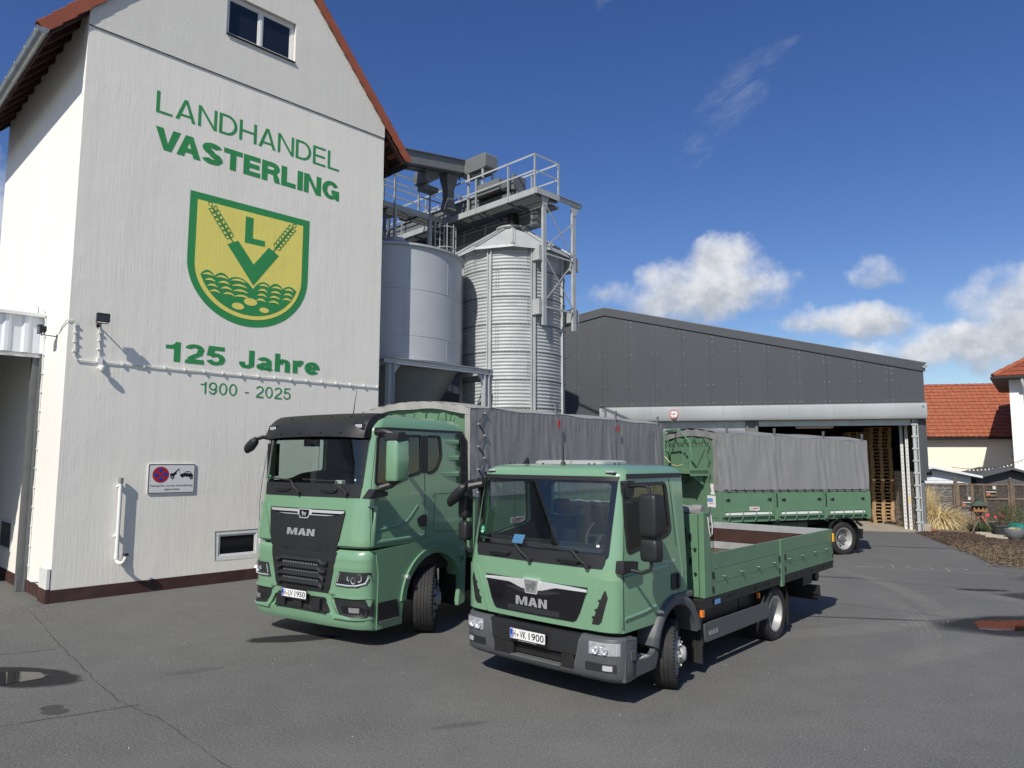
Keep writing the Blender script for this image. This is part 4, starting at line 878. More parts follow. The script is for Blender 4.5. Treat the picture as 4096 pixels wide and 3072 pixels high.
def _c2(t):
    m = MB(); m.prism([(2.66, 12.24), (1.42, 12.24), (1.36, 12.30), (1.36, 12.70), (1.42, 12.76), (2.66, 12.76)], 'x', 12.0, 12.58); obj('head_box', m, M['machine_grey'], t, bevel=.012)
    m = MB(); m.box(12.1, 12.5, 1.5, 2.1, 12.14, 12.24); m.box(12.0, 12.05, 2.66, 2.7, 12.15, 12.8); obj('outlet', m, M['galv_dark'], t, smooth=0)
    m = MB()
    for x in (12.05, 12.5): m.box(x-.03, x+.03, 2.2, 2.26, 10.9, 12.24); m.box(x-.03, x+.03, 1.5, 1.56, 11.3, 12.24)
    obj('stand', m, M['galv'], t, smooth=0)
conveyor('grey conveyor head box on top of the gantry, highest of the machinery', _c2)
def _c3(t):
    m = MB(); m.box(12.0, 12.55, .72, 1.80, 11.30, 11.68); obj('motor_cover', m, M['machine_grey'], t, bevel=.01)
    m = MB()
    for k in range(24): m.box(12.005+.0, 12.02, .75+k*.043, .77+k*.043, 11.24, 11.31)
    m.box(12.03, 12.5, .74, 1.78, 11.22, 11.30); obj('cooling_slots', m, M['black_metal'], t, smooth=0)
    m = MB(); m.box(12.1, 12.6, .2, .715, 11.25, 11.6); m.box(12.05, 12.65, .12, .22, 11.15, 11.66); obj('motor', m, M['galv_dark'], t, bevel=.02)
    m = MB(); m.box(12.2, 12.6, 1.8, 7.9, 11.02, 11.40); m.box(12.15, 12.65, 1.8, 7.9, 11.40, 11.425); m.box(12.22, 12.58, .1, 1.8, 10.98, 11.2); obj('trough', m, M['machine_grey'], t, smooth=0)
conveyor('grey chain conveyor with louvred motor cover standing on the gantry', _c3)
def _c4(t):
    m = MB(); m.box(13.06, 13.42, -.6, 7.5, 10.66, 10.74); m.box(13.06, 13.42, .0, 7.5, 10.30, 10.62)
    obj('trough', m, M['machine_grey'], t, smooth=0); m = MB()
    for k in range(7): m.box(13.03, 13.06, .2+k*1.1, .28+k*1.1, 10.2, 10.72)
    for z in (10.27, 10.64): m.box(13.0, 13.46, .0, 7.5, z-.02, z+.0)
    obj('flange', m, M['galv'], t, smooth=0)
conveyor('lower trough conveyor hanging beside the gantry deck', _c4)
def _c5(t):
    m = MB(); m.box(9.0, 9.5, 3.6, 8.4, 9.35, 9.75); m.box(9.1, 9.6, 5.0, 6.2, 9.75, 10.2); m.box(9.9, 10.4, 4.6, 5.2, 9.2, 9.8); obj('trough', m, M['machine_grey'], t, bevel=.01)
    m = MB(); m.box(8.95, 9.55, 3.5, 8.4, 9.28, 9.35); m.box(8.9, 8.96, 3.5, 8.4, 9.2, 9.5)
    for k in range(48): m.box(8.96, 9.54, 3.52+k*.1, 3.54+k*.1, 9.22, 9.28)
    for x, y in ((8.9, 3.7), (9.7, 3.7), (8.9, 5.2), (9.7, 5.2), (10.3, 4.3)): m.box(x-.04, x+.04, y-.04, y+.04, 8.5, 10.75)
    m.box(8.7, 10.4, 4.05, 4.15, 9.1, 9.2); obj('stand', m, M['galv_dark'], t, smooth=0)
conveyor('grey trough conveyor on stands directly above the smooth silo lid', _c5)
ct = thing('grain_chute', 'dark tapered grain chute under the junction of the conveyors', 'chute', bw(11.6, 2.75), BA)
m_ = MB()
def frust(mb, x0, x1, y0, y1, z0, X0, X1, Y0, Y1, z1): mb.add([(x0, y0, z0), (x1, y0, z0), (x1, y1, z0), (x0, y1, z0), (X0, Y0, z1), (X1, Y0, z1), (X1, Y1, z1), (X0, Y1, z1)], [(3, 2, 1, 0), (4, 5, 6, 7), (0, 1, 5, 4), (1, 2, 6, 5), (2, 3, 7, 6), (3, 0, 4, 7)])
frust(m_, -.13, .13, -.13, .13, 11.62, -.26, .26, -.22, .22, 12.2); m_.box(-.14, .14, -.14, .14, 11.40, 11.62); frust(m_, -.2, .2, -.2, .2, 10.95, -.13, .13, -.13, .13, 11.40); m_.box(-.30, .30, -.26, .26, 12.2, 12.24); obj('hopper', m_, M['galv_dark'], ct, smooth=0)
db = thing('drive_unit', 'grey pentagonal drive housing hanging below the inclined trough', 'machine', bw(10.8, 3.1), BA)
m_ = MB(); m_.prism([(-.2, 11.75), (.0, 11.72), (.34, 11.95), (.34, 12.12), (.12, 12.3), (-.24, 12.12)], 'y', -.4, .25); obj('housing', m_, M['machine_grey'], db, bevel=.012)
m_ = MB(); m_.box(-.1, .5, -.2, .2, 11.55, 11.72); m_.box(.2, .5, 1.2, 1.6, 10.95, 11.3); m_.box(-.5, -.1, 1.3, 1.8, 10.95, 11.35); obj('motor', m_, M['galv_dark'], db, bevel=.02)
ld_ = thing('access_ladder', 'caged steel ladder between the smooth silo lid and the catwalk', 'ladder', bw(11.35, 3.3), BA)
m_ = MB()
for x in (.15, .55): m_.box(x-.02, x+.02, -.02, .02, 8.4, 10.75)
for k in range(9): m_.box(.15, .55, -.012, .012, 8.6+k*.25, 8.62+k*.25)
for z in (9.0, 9.7, 10.4): m_.tube([(.35+.36*math.cos(R(a)), -.30+.36*math.sin(R(a)), z) for a in range(150, 391, 20)], .018, 5)
for a in (200, 240, 280, 320): m_.box(.35+.36*math.cos(R(a))-.012, .35+.36*math.cos(R(a))+.012, -.30+.36*math.sin(R(a))-.012, -.30+.36*math.sin(R(a))+.012, 8.9, 10.5)
m_.box(-.06, .06, .05, .17, 8.3, 10.77); m_.box(-1.5, -1.42, .05, .14, 8.3, 10.77); m_.box(.95, 1.05, .05, .15, 8.0, 11.0)
obj('ladder_frame', m_, M['galv'], ld_, smooth=0)
dp = thing('spout_pipe', 'wide sloping galvanised spout pipe between tower and smooth silo', 'pipe', BO, BA)
m_ = MB(); m_.tube([(7.05, 1.2, 10.6), (8.3, 1.9, 8.9)], .2, 18); obj('pipe', m_, M['galv_dark'], dp)
m_ = MB(); m_.tube([(7.05, 2.2, 10.6), (8.7, 2.4, 9.3)], .04, 8); obj('stay', m_, M['galv'], dp)

# ------------------------------------------------------------------ the dark grey hall
def hall_mat():
    m = mat('hall_panel', (.052, .057, .065), .5); g = NT(m.node_tree); b = P3(m); tc = g.new('ShaderNodeTexCoord'); v = tc.outputs['Object']
    x = g.new('ShaderNodeSeparateXYZ', ins={0: v}).outputs[0]; h = g.math('SINE', g.math('MULTIPLY', x, 2*math.pi/.1)); h2 = g.math('POWER', g.math('ABSOLUTE', h), .5)
    n = g.noise(g.mapping(v, scale=(1, 1, .15)), 1.3, 5, .6); c = g.ramp(n, [(.3, (.048, .055, .065)), (.7, (.057, .065, .076))]); c2 = g.mix(g.math('LESS_THAN', g.math('FRACT', g.math('MULTIPLY', x, 10)), .12), c, (.036, .039, .046)); g.l.new(c2, b.inputs['Base Color'])
    bn = g.new('ShaderNodeBump', ins={'Strength': 1, 'Distance': .003, 'Height': g.math('ADD', h2, g.math('MULTIPLY', n, 1.5))}); g.l.new(bn.outputs[0], b.inputs['Normal'])
hall_mat()
mat('header_metal', (.42, .455, .475), .5, .15, .08, .8, dirt=.35, dirtcol=(.30, .32, .33), dscale=1.0, stretch=(1, 1, .4))
hl = thing('storage_hall', 'low dark grey clad storage hall with a pale header beam and open roller doors', 'hall', HO, HA)
zr_ = lambda x: 9.02-.227*abs(x+11.806)
m_ = MB(); xs = [-24, -11.806, .30]
m_.prism([(-24, 4.88), (.28, 4.88), (.28, zr_(.28)), (-11.806, zr_(-11.806)), (-24, zr_(-24))], 'y', 0, .1); obj('cladding', m_, M['hall_panel'], hl, smooth=0)
m_ = MB()
for k in range(20): x = -.829-1.108*k; m_.box(x-.005, x+.005, -.002, .01, 4.885, zr_(x))
obj('panel_joint', m_, M['black_metal'], hl, smooth=0)
m_ = MB()
for k in range(13):
    for e in (-.09, .09) if k % 3 else (-.09, .09, .14):
        x = -.829-1.108*k+e
        for z in (4.95, 5.72, 7.06, zr_(x)-.52, zr_(x)-.32):
            if z < zr_(x)-.26 and not (z == 7.06 and zr_(x) < 7.6): m_.disc((x, -.004, z), .0095, 'y', 6)
obj('screws', m_, M['sticker_white'], hl, smooth=0)['kind'] = 'stuff'
m_ = MB()
for xa, xb in ((-24, -11.806), (-11.806, .44)):
    vs = [(x, y, zr_(x)+dz) for x in (xa, xb) for y, dz in ((-.05, -.22), (.0, -.22), (.0, .10), (-.05, .10))]; m_.add(vs, [(0, 1, 2, 3), (7, 6, 5, 4), (0, 4, 5, 1), (1, 5, 6, 2), (2, 6, 7, 3), (3, 7, 4, 0)])
obj('verge_trim', m_, M['hall_panel'], hl, smooth=0)
m_ = MB()
for xa, xb in ((-24, -11.806), (-11.806, .5)):
    vs = [(x, y, zr_(x)+dz) for x in (xa, xb) for y, dz in ((-.06, .105), (25, .105), (25, .135), (-.06, .135))]; m_.add(vs, [(0, 1, 2, 3), (7, 6, 5, 4), (0, 4, 5, 1), (1, 5, 6, 2), (2, 6, 7, 3), (3, 7, 4, 0)])
obj('roof', m_, M['galv_dark'], hl, smooth=0)
m_ = MB(); pr = [(.42+.1*math.cos(R(a)), 6.24+.1*math.sin(R(a))) for a in range(180, 361, 20)]; m_.loft([[(x, y, z) for x, z in pr] for y in (-.1, 25)], False); m_.flat(pr, 'y', -.1); obj('gutter', m_, M['zinc'], hl)
m_ = MB(); m_.box(.28, .38, .0, 25, 2.2, 6.25); m_.box(-24, -23.9, .1, 25, 0, 6.2); m_.box(-24, .38, 25, 25.1, 0, 6.2); m_.box(-24, -12.0, .0, .1, 0, 4.876); obj('outer_wall', m_, M['hall_panel'], hl, smooth=0)
m_ = MB(); pr = [(-.36, 4.80), (.0, 4.86), (.0, 4.20), (-.28, 4.22), (-.36, 4.36)]; m_.prism(pr, 'x', -12.0, .35); hd = obj('header_beam', m_, M['header_metal'], hl, bevel=.01)
m_ = MB(); m_.box(-12.01, .355, -.37, .0, 4.81, 4.835)
for x in (-9.9, -7.0, -4.5, -2.9): m_.box(x-.004, x+.004, -.363, -.3, 4.37, 4.80)
for x in (-11.85, .22): m_.cyl((x, 0, 4.66), .045, 'y', -.364, -.34, 12)
obj('header_seam', m_, M['galv_dark'], hl, smooth=0)
m_ = MB(); m_.box(-5.65, -.12, .06, .12, 4.05, 4.2); m_.box(-5.65, -.12, .03, .06, 3.98, 4.05); m_.box(-12.0, -6.15, .06, .12, 3.1, 4.2)
for k in range(14): m_.box(-12.0, -6.15, .05, .062, 3.12+k*.08, 3.18+k*.08)
obj('roller_shutter', m_, M['zinc'], hl, smooth=0)
m_ = MB(); m_.box(-6.13, -6.05, -.02, .2, 0, 4.2); m_.box(-5.78, -5.68, -.02, .2, 0, 4.2); m_.box(-6.05, -5.78, .05, .15, 0, 4.2); obj('pillar', m_, M['galv_dark'], hl, smooth=0)
m_ = MB()
for k in range(9): m_.box(-.155, .06, -.075, -.02, .3+k*.46, .36+k*.46)
m_.box(-.11, -.02, -.05, .0, 0, 4.2); m_.box(-.02, .0, -.09, .02, 0, 4.2); m_.box(.05, .085, -.05, .05, 0, 4.2); obj('door_rail', m_, M['galv'], hl, smooth=0)
m_ = MB(); m_.box(.085, .30, -.02, .06, 1.88, 4.2); obj('corner_panel', m_, M['hall_panel'], hl, bevel=.01)
m_ = MB(); m_.box(.11, .26, .06, .25, 0, 1.88); obj('downpipe', m_, M['galv_dark'], hl, bevel=.05)
m_ = MB(); m_.box(.10, .34, -.04, .12, 0, .28); obj('corner_stone', m_, M['concrete'], hl, bevel=.02)
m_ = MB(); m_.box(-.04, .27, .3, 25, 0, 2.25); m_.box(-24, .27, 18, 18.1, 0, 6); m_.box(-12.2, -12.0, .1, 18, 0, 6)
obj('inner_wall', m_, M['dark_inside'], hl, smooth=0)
m_ = MB()
for r in range(11):
    for k in range(14): m_.box(-.052, -.04, .32+k*.41+(r % 2)*.2, .32+k*.41+(r % 2)*.2+.395, .01+r*.2, .195+r*.2)
obj('block_wall', m_, M['grey_block'], hl, bevel=.006)
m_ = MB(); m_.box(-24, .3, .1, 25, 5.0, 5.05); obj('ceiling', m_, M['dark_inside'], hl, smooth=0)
m_ = MB()
for x, y in ((-.32, .75), (-.19, .55)):
    m_.box(x-.045, x+.045, y-.004, y+.004, 0, 4.0); m_.box(x-.05, x-.042, y, y+.06, 0, 4.0); m_.box(x+.042, x+.05, y, y+.06, 0, 4.0)
    m_.mat(1)
    for k in range(26): m_.box(x-.012, x+.012, y-.006, y-.003, .12+k*.15, .16+k*.15)
    m_.mat(0)
m_.mat(2).box(-.21, -.17, .538, .546, 1.0, 1.28)
obj('guide_upright', m_, [M['sticker_white'], M['ink'], M['yellow_strap']], hl, smooth=0)
hs_ = thing('height_limit_sign', 'round red rimmed height limit sign reading 3,60 m on the header beam', 'sign', hw(-8.95, -.372, 4.50), HA)
m_ = MB(); m_.cyl((0, 0, 0), .195, 'y', -.006, .0, 32); obj('disc', m_, M['plate_white'], hs_, smooth=0)
m_ = MB(); m_.flat(arc(0, 0, .188, .188, 0, 350, 35), 'y', -.009, [arc(0, 0, .148, .148, 0, 350, 35)]); obj('red_rim', m_, M['red_ink'], hs_, smooth=0)
m_ = MB(); text_on(m_, '3,60', lambda u, v: (-.12+.17*u, -.0095, -.065+.12*v), .012); text_on(m_, 'm', lambda u, v: (.068+.045*u, -.0095, -.04+.04*v)); m_.flat([(-.035, .135), (.035, .135), (0, .09)], 'y', -.0095); m_.flat([(-.035, -.135), (.035, -.135), (0, -.09)], 'y', -.0095); obj('marking', m_, M['ink'], hs_, smooth=0)
tl_ = thing('ceiling_tube_light', 'long unlit tube lamp under the hall ceiling', 'lamp', hw(-3.3, 2.0, 4.02), HA)
m_ = MB(); m_.box(-.75, .75, -.06, .06, 0, .07); m_.cyl((0, 0, -.02), .03, 'x', -.72, .72, 10); obj('housing', m_, M['pvc_white'], tl_)
def pallet_mb():
    m = MB(); L, Wd = 1.2, .85
    for k in range(5): m.box(-Wd/2+k*.178, -Wd/2+k*.178+.138, -L/2, L/2, .122, .144)
    for y in (-L/2, -.07, L/2-.14): m.box(-Wd/2, Wd/2, y+.002, y+.138, .1, .121)
    for y in (-L/2, -.07, L/2-.14):
        for x in (-Wd/2, -.07, Wd/2-.14): m.box(x+.001, x+.139, y+.003, y+.137, .022, .0995)
    for x in (-Wd/2, -.07, Wd/2-.14): m.box(x, x+.14, -L/2, L/2, 0, .0215)
    return m
pm = pallet_mb(); p0 = obj('pallet', pm, M['pallet_wood'], None, smooth=0)
tag(p0, 'wooden pallet in the tall front stack inside the open hall', 'pallet', 'pallets of the tall front stack')
for k in range(28):
    o = p0 if k == 0 else p0.copy()
    if k: C.objects.link(o)
    o.location = hw(-.515+random.uniform(-.025, .025), 3.95+random.uniform(-.02, .02), .006+k*.1446); o.rotation_euler = (0, 0, HA+R(random.uniform(-1.2, 1.2)))
for k in range(27):
    o = p0.copy(); C.objects.link(o); o['label'] = 'wooden pallet in the dim stack behind the front pallet stack'; o['group'] = 'pallets of the dim rear stack'
    o.location = hw(-1.05+random.uniform(-.03, .03), 5.6, .006+k*.1446); o.rotation_euler = (0, 0, HA+R(random.uniform(-1.5, 1.5)))
br = thing('broom', 'long handled broom leaning on the front pallet stack', 'broom', hw(-.45, 3.2), HA)
m_ = MB(); m_.tube([(0, .0, .05), (-.06, .1, 1.45)], .014, 8); obj('handle', m_, M['pallet_wood'], br); m_ = MB(); m_.box(-.1, .35, -.05, .05, .01, .09); obj('brush', m_, M['black_metal'], br, bevel=.01)
# ------------------------------------------------------------------ houses and garden on the right
def pantiles(mb, P, width, slen, rows, per=.26, amp=.028, step=.04):
    """P(t, s, n) -> point: t across, s up the slope, n out of the plane"""
    nt = int(width/per*5); ts = [width*i/nt for i in range(nt+1)]
    for r in range(rows):
        s0, s1 = slen*r/rows, slen*(r+1)/rows+.02; rings = []
        for s, n in ((s0, 0.0), (s0, step), (s0+.02, step+.006), (s1, .008)):
            rings.append([P(t, s, n+(amp*abs(math.sin(math.pi*t/per))**.7 if n else 0)) for t in ts])
        mb.loft(rings, False)
OA = R(-13); OO = Vector((23.6, 42.4, 0))
oh = thing('orange_roof_house', 'cream house with a large orange pantile roof behind the garden sheds', 'house', OO, OA)
m_ = MB(); m_.box(-6, 8, .5, 9, 0, 4.25); obj('wall', m_, M['cream_render'], oh, smooth=0)
m_ = MB(); e0, rz_, rr_ = 4.02, 7.32, 3.3; sl_ = math.hypot(rz_-e0, rr_); cu, su = rr_/sl_, (rz_-e0)/sl_
pantiles(m_, lambda t, s, n: (-6.2+t, .1+s*cu-n*su, e0+s*su+n*cu), 14.4, sl_, 15, .30, .035, .05); ro = obj('tiled_roof', m_, M['tile_orange'], oh, smooth=50)
m_ = MB(); m_.add([(-6.2, .12, e0-.05), (8.2, .12, e0-.05), (8.2, 3.4, rz_-.06), (-6.2, 3.4, rz_-.06), (8.2, 7, e0), (-6.2, 7, e0)], [(0, 1, 2, 3), (3, 2, 4, 5)]); obj('roof_underside', m_, M['dark_timber'], ro, smooth=0)
m_ = MB()
for k in range(38): m_.tube([(-6.2+k*.38, 3.42, rz_+.02), (-5.80+k*.38, 3.42, rz_+.035)], [.11, .125], 8)
obj('ridge_tiles', m_, M['tile_red'], ro)
m_ = MB(); m_.box(-6.2, 8.2, -.02, .1, e0-.10, e0-.02); m_.box(-6.2, 8.2, .1, .5, e0-.12, e0-.08); obj('gutter', m_, M['black_metal'], oh, smooth=0)
m_ = MB(); m_.box(5.35, 6.0, .46, .5, 2.95, 3.75); wo = obj('window', m_, M['pvc_white'], oh, bevel=.01); m_ = MB(); m_.quad((5.42, .455, 3.0), (5.93, .455, 3.0), (5.93, .455, 3.7), (5.42, .455, 3.7)); obj('pane', m_, M['pane_dark'], wo, smooth=0)
m_ = MB(); m_.box(5.25, 6.1, .40, .5, 2.88, 2.945); obj('sill', m_, M['slab_stone'], wo, smooth=0)
wh = thing('white_house', 'white rendered house with a red hipped roof at the right edge', 'house', (24.35, 35, 0), R(-36.5))
m_ = MB(); m_.box(0, 9, 0, 8, 0, 6.75); obj('wall', m_, M['white_render'], wh, smooth=0)
m_ = MB(); ez = 6.72; H = 2.9; run = 4.6; sl2 = math.hypot(H, run); cu2, su2 = run/sl2, H/sl2
def hip(mb, P, w0):
    rows = 12
    for r in range(rows):
        s0, s1 = sl2*r/rows, sl2*(r+1)/rows+.02; rings = []
        x0 = s0*cu2
        ts = [x0+(w0-x0)*i/80 for i in range(81)]
        for s, n in ((s0, 0), (s0, .05), (s1, .01)): rings.append([P(max(t, s*cu2), s, n+(.035*abs(math.sin(math.pi*t/.3)) if n else 0)) for t in ts])
        mb.loft(rings, False)
hip(m_, lambda t, s, n: (-.6+t, -.6+s*cu2-n*su2, ez+s*su2+n*cu2), 10.2); hip(m_, lambda t, s, n: (-.6+s*cu2-n*su2, -.6+t, ez+s*su2+n*cu2), 9.2); ro = obj('tiled_roof', m_, M['tile_red'], wh, smooth=50)
m_ = MB()
for k in range(14): a = k/14; b = (k+1.1)/14; m_.tube([(-.6+run*a, -.6+run*a, ez+H*a+.06), (-.6+run*b, -.6+run*b, ez+H*b+.08)], [.12, .14], 8)
obj('hip_tiles', m_, M['tile_orange'], ro)
m_ = MB(); m_.box(-.6, 9.6, -.72, -.6, ez-.10, ez-.0); m_.box(-.72, -.6, -.72, 8, ez-.10, ez-.0); m_.box(-.6, 9.6, -.6, 0, ez-.12, ez-.06); m_.box(-.6, 0, 0, 8, ez-.12, ez-.06); obj('eaves_gutter', m_, M['black_metal'], wh, smooth=0)
m_ = MB(); m_.tube([(.55, -.6, ez-.1), (.55, -.55, ez-.3), (.62, -.08, ez-.75), (.62, -.07, 3.2), (.62, -.07, 0)], .06, 10); m_.box(.45, .85, -.14, 0, 3.05, 3.45); obj('downpipe', m_, M['pvc_white'], wh)

def shed(name, label, loc, rz, w0, w1, depth, ez, az, col, roofcol, doors):
    t = thing(name, label, 'shed', loc, rz); m = MB(); xm = doors
    m.prism([(-w0, 0), (w1, 0), (w1, ez), (0, az), (-w0, ez)], 'y', 0, depth); obj('wall', m, M[col], t, smooth=0)
    m = MB()
    if col == 'shed_white':
        for k in range(14): m.box(-w0, w1, -.018, 0, .02+k*.135, .13+k*.135)
        obj('boarding', m, M[col], t, smooth=0); m = MB()
    m.add([(-w0-.3, -.4, ez-.08*1.2), (0, -.4, az+.02), (0, depth, az+.02), (-w0-.3, depth, ez-.1), (-w0-.3, -.4, ez-.0), (0, -.4, az+.12), (0, depth, az+.12), (-w0-.3, depth, ez-.0)], [(0, 1, 2, 3), (7, 6, 5, 4), (0, 4, 5, 1), (3, 7, 4, 0)])
    m.add([(w1+.3, -.4, ez-.08*1.2), (0, -.4, az+.02), (0, depth, az+.02), (w1+.3, depth, ez-.1), (w1+.3, -.4, ez-.0), (0, -.4, az+.12), (0, depth, az+.12), (w1+.3, depth, ez-.0)], [(0, 1, 2, 3), (7, 6, 5, 4), (0, 4, 5, 1), (3, 7, 4, 0)])
    obj('roof', m, M[roofcol], t, smooth=0); return t
t = shed('white_garden_shed', 'white boarded garden shed with a low gable behind the woven fence', (18.65, 32.3, 0), R(-4), 2.2, 1.75, 2.5, 1.98, 2.28, 'shed_white', 'shed_white', 0)
m_ = MB(); m_.box(.9, 1.6, -.03, -.019, 1.0, 1.72); m_.box(-1.4, -.4, -.03, -.019, .3, 1.7); wo = obj('window', m_, M['pvc_white'], t, smooth=0); m_ = MB(); m_.box(.97, 1.53, -.036, -.031, 1.05, 1.66); obj('pane', m_, M['pane_dark'], wo, smooth=0)
m_ = MB(); m_.box(-.12, .06, -.1, -.02, 2.0, 2.17); obj('wall_lamp', m_, M['lamp_black'], t, bevel=.01)
t = shed('grey_garden_shed', 'dark grey double door shed between white shed and white house', (22.2, 32.4, 0), R(-4), 1.35, 1.2, 2.2, 1.92, 2.24, 'shed_grey', 'shed_grey', 0)
m_ = MB(); m_.box(-.9, -.02, -.02, 0, 0, 1.75); m_.box(.02, .9, -.02, 0, 0, 1.75); do = obj('door', m_, M['shed_grey'], t, bevel=.008); m_ = MB()
for x in (-.62, .32): m_.box(x, x+.32, -.03, -.021, 1.15, 1.5)
obj('door_window', m_, M['pane_dark'], do, smooth=0)
lt = thing('lean_to_roof', 'cream felted lean-to roof standing up behind the white shed', 'roof', (18.9, 34.8, 0), R(-4))
m_ = MB(); m_.prism([(-2, 2.50), (1.3, 2.52), (1.15, 2.30), (.8, 2.16), (-2, 2.2)], 'y', 0, 1.5); obj('roof_deck', m_, M['cream_render'], lt, bevel=.02)
m_ = MB(); m_.box(-2, .7, .1, 1.4, 0, 2.16); obj('shed_body', m_, M['shed_white'], lt, smooth=0)
sl = thing('string_lights', 'string of bare bulbs hung between the sheds and the white house', 'string lights', (0, 0, 0))
cat = [Vector((19.6+(24.2-19.6)*t, 32.2+(33.9-32.2)*t, 2.36+.42*t-1.0*t*(1-t))) for t in [i/40 for i in range(41)]]
m_ = MB(); m_.tube(cat, .012, 5); obj('wire', m_, M['ink'], sl); m_ = MB()
for p in cat[1::2]: m_.lathe([(.001, -.10), (.03, -.08), (.034, -.05), (.015, -.02), (.001, 0)], tuple(p), 'z', 8)
obj('bulb', m_, M['bulb'], sl)

# woven fence
FY = lambda x: 29.45-.09*(x-17)
fence = thing('woven_fence', 'brown wattle fence panels in timber frames behind the flower bed', 'fence', (0, 0, 0))
bays = [(16.3, 16.92), (16.98, 17.88), (18.06, 18.55), (18.60, 19.03), (19.08, 19.96), (20.16, 21.6), (21.7, 23.2), (23.3, 25)]
for x0, x1 in bays:
    m_ = MB(); z = .12
    while z < 1.68:
        ph = random.uniform(0, 6); n = max(4, int((x1-x0)/.07)); h = random.uniform(.016, .026); rings = []
        for i in range(n+1): x = x0+.02+(x1-x0-.04)*i/n; dy = .014*math.sin(i*1.7+ph); dz = random.uniform(-.004, .004); rings.append([(x, FY(x)+dy-.012, z+dz), (x, FY(x)+dy-.012, z+h+dz), (x, FY(x)+dy+.012, z+h+dz), (x, FY(x)+dy+.012, z+dz)])
        m_.loft(rings, True, True); z += h+random.uniform(.001, .006)
    obj('wattle_panel', m_, M['wattle'], fence, smooth=0)
    m_ = MB()
    for x in (x0, x1): m_.box(x-.032, x+.032, FY(x)-.05, FY(x)+.03, .0, 1.70)
    m_.bar((x0-.03, FY(x0)-.01, 1.685), (x1+.03, FY(x1)-.01, 1.685), .09, .07)
    if x1-x0 > .8: m_.bar((x0+.04, FY(x0)-.04, 1.12), (x1-.04, FY(x1)-.04, 1.12), .04, .07); m_.bar((x0+.04, FY(x0)-.035, .22), (x1-.04, FY(x1)-.035, .22), .04, .06)
    obj('panel_frame', m_, M['fence_wood'], fence, smooth=0)
for x in (17.97, 20.06, 22.0, 23.25):
    m_ = MB(); m_.box(x-.055, x+.055, FY(x)-.075, FY(x)+.035, 0, 1.80); m_.lathe([(.055, 1.80), (.062, 1.83), (.025, 1.845), (.035, 1.88), (.045, 1.93), (.03, 1.97), (.001, 1.985)], (x, FY(x)-.02, 0), 'z', 10); obj('post', m_, M['fence_wood'], fence, smooth=30)
def insect_hotel(loc, w, h, lab):
    t = thing('insect_hotel', lab, 'insect hotel', loc, R(-5), 'insect hotels hung on the fence'); m = MB()
    m.box(0, w, -.08, 0, 0, .02); m.box(0, w, -.08, 0, h-.02, h); m.box(0, .02, -.08, 0, .021, h-.021); m.box(w-.02, w, -.08, 0, .021, h-.021); m.box(.021, w-.021, -.075, 0, h*.32, h*.36); m.box(.021, w-.021, -.075, 0, h*.58, h*.61); m.box(0, w, -.001, .005, 0, h); obj('box', m, M['fence_wood'], t, smooth=0)
    m = MB()
    for k in range(7): m.box(.03+k*w*.13, .03+k*w*.13+w*.08, -.06, -.002, h*.62, h*.93)
    obj('bamboo_tubes', m, M['wattle'], t, smooth=0); m = MB(); m.box(.03, w*.42, -.07, -.002, .03, h*.30); obj('brick_block', m, M['brick_red'], t, bevel=.004); m = MB(); m.box(w*.66, w-.03, -.065, -.002, h*.64, h*.92); m.box(.03, w-.03, -.066, -.002, h*.38, h*.44); obj('white_block', m, M['sticker_white'], t, smooth=0)
insect_hotel((19.05, FY(19.05)-.055, 1.22), .42, .44, 'weathered insect hotel hanging high on the fence right of the bird feeder')
insect_hotel((18.10, FY(18.1)-.055, .80), .40, .43, 'insect hotel with dark tubes low on the fence left of the bird feeder')

# dry ornamental grass
gr = thing('dry_grass_clump', 'big clump of dry straw coloured ornamental grass beside the hall corner', 'grass clump', (0, 0, 0))
m_ = MB(); rnd = random.Random(3)
def blade(mb, b, d, L, droop, w, n=6):
    p = Vector(b); d = Vector(d).normalized(); pts = []
    for i in range(n+1): pts.append(p.copy()); p = p+d*(L/n); d = (d+Vector((0, 0, -droop))).normalized()
    sd = d.cross(Vector((0, 0, 1))); sd = sd.normalized() if sd.length > .01 else Vector((1, 0, 0)); bb = len(mb.v)
    for i, q in enumerate(pts): k = w*(1-.75*i/n); mb.v += [tuple(q+sd*k), tuple(q-sd*k)]
    for i in range(n): mb.f.append((bb+2*i, bb+2*i+1, bb+2*i+3, bb+2*i+2)); mb.mi.append(mb.cur)
for k in range(2300):
    a = rnd.uniform(0, 2*math.pi); r = abs(rnd.gauss(0, .22)); b = (16.75+r*math.cos(a)*1.2, 28.55+r*math.sin(a), 0.02); up = rnd.uniform(.35, 2.2)
    blade(m_, b, (math.cos(a)+rnd.gauss(.18, .3), math.sin(a)*.7-.1, up), rnd.uniform(.9, 1.6), rnd.uniform(.22, .52), rnd.uniform(.007, .014))
for k in range(700):
    a = rnd.uniform(0, 2*math.pi); b = (16.25+rnd.gauss(0, .12), 28.7+rnd.gauss(0, .1), 0.02)
    blade(m_, b, (rnd.gauss(0, .22), rnd.gauss(0, .2), 1), rnd.uniform(1.2, 1.75), rnd.uniform(.01, .14), rnd.uniform(.006, .011))
obj('blades', m_, M['straw'], gr, smooth=0)
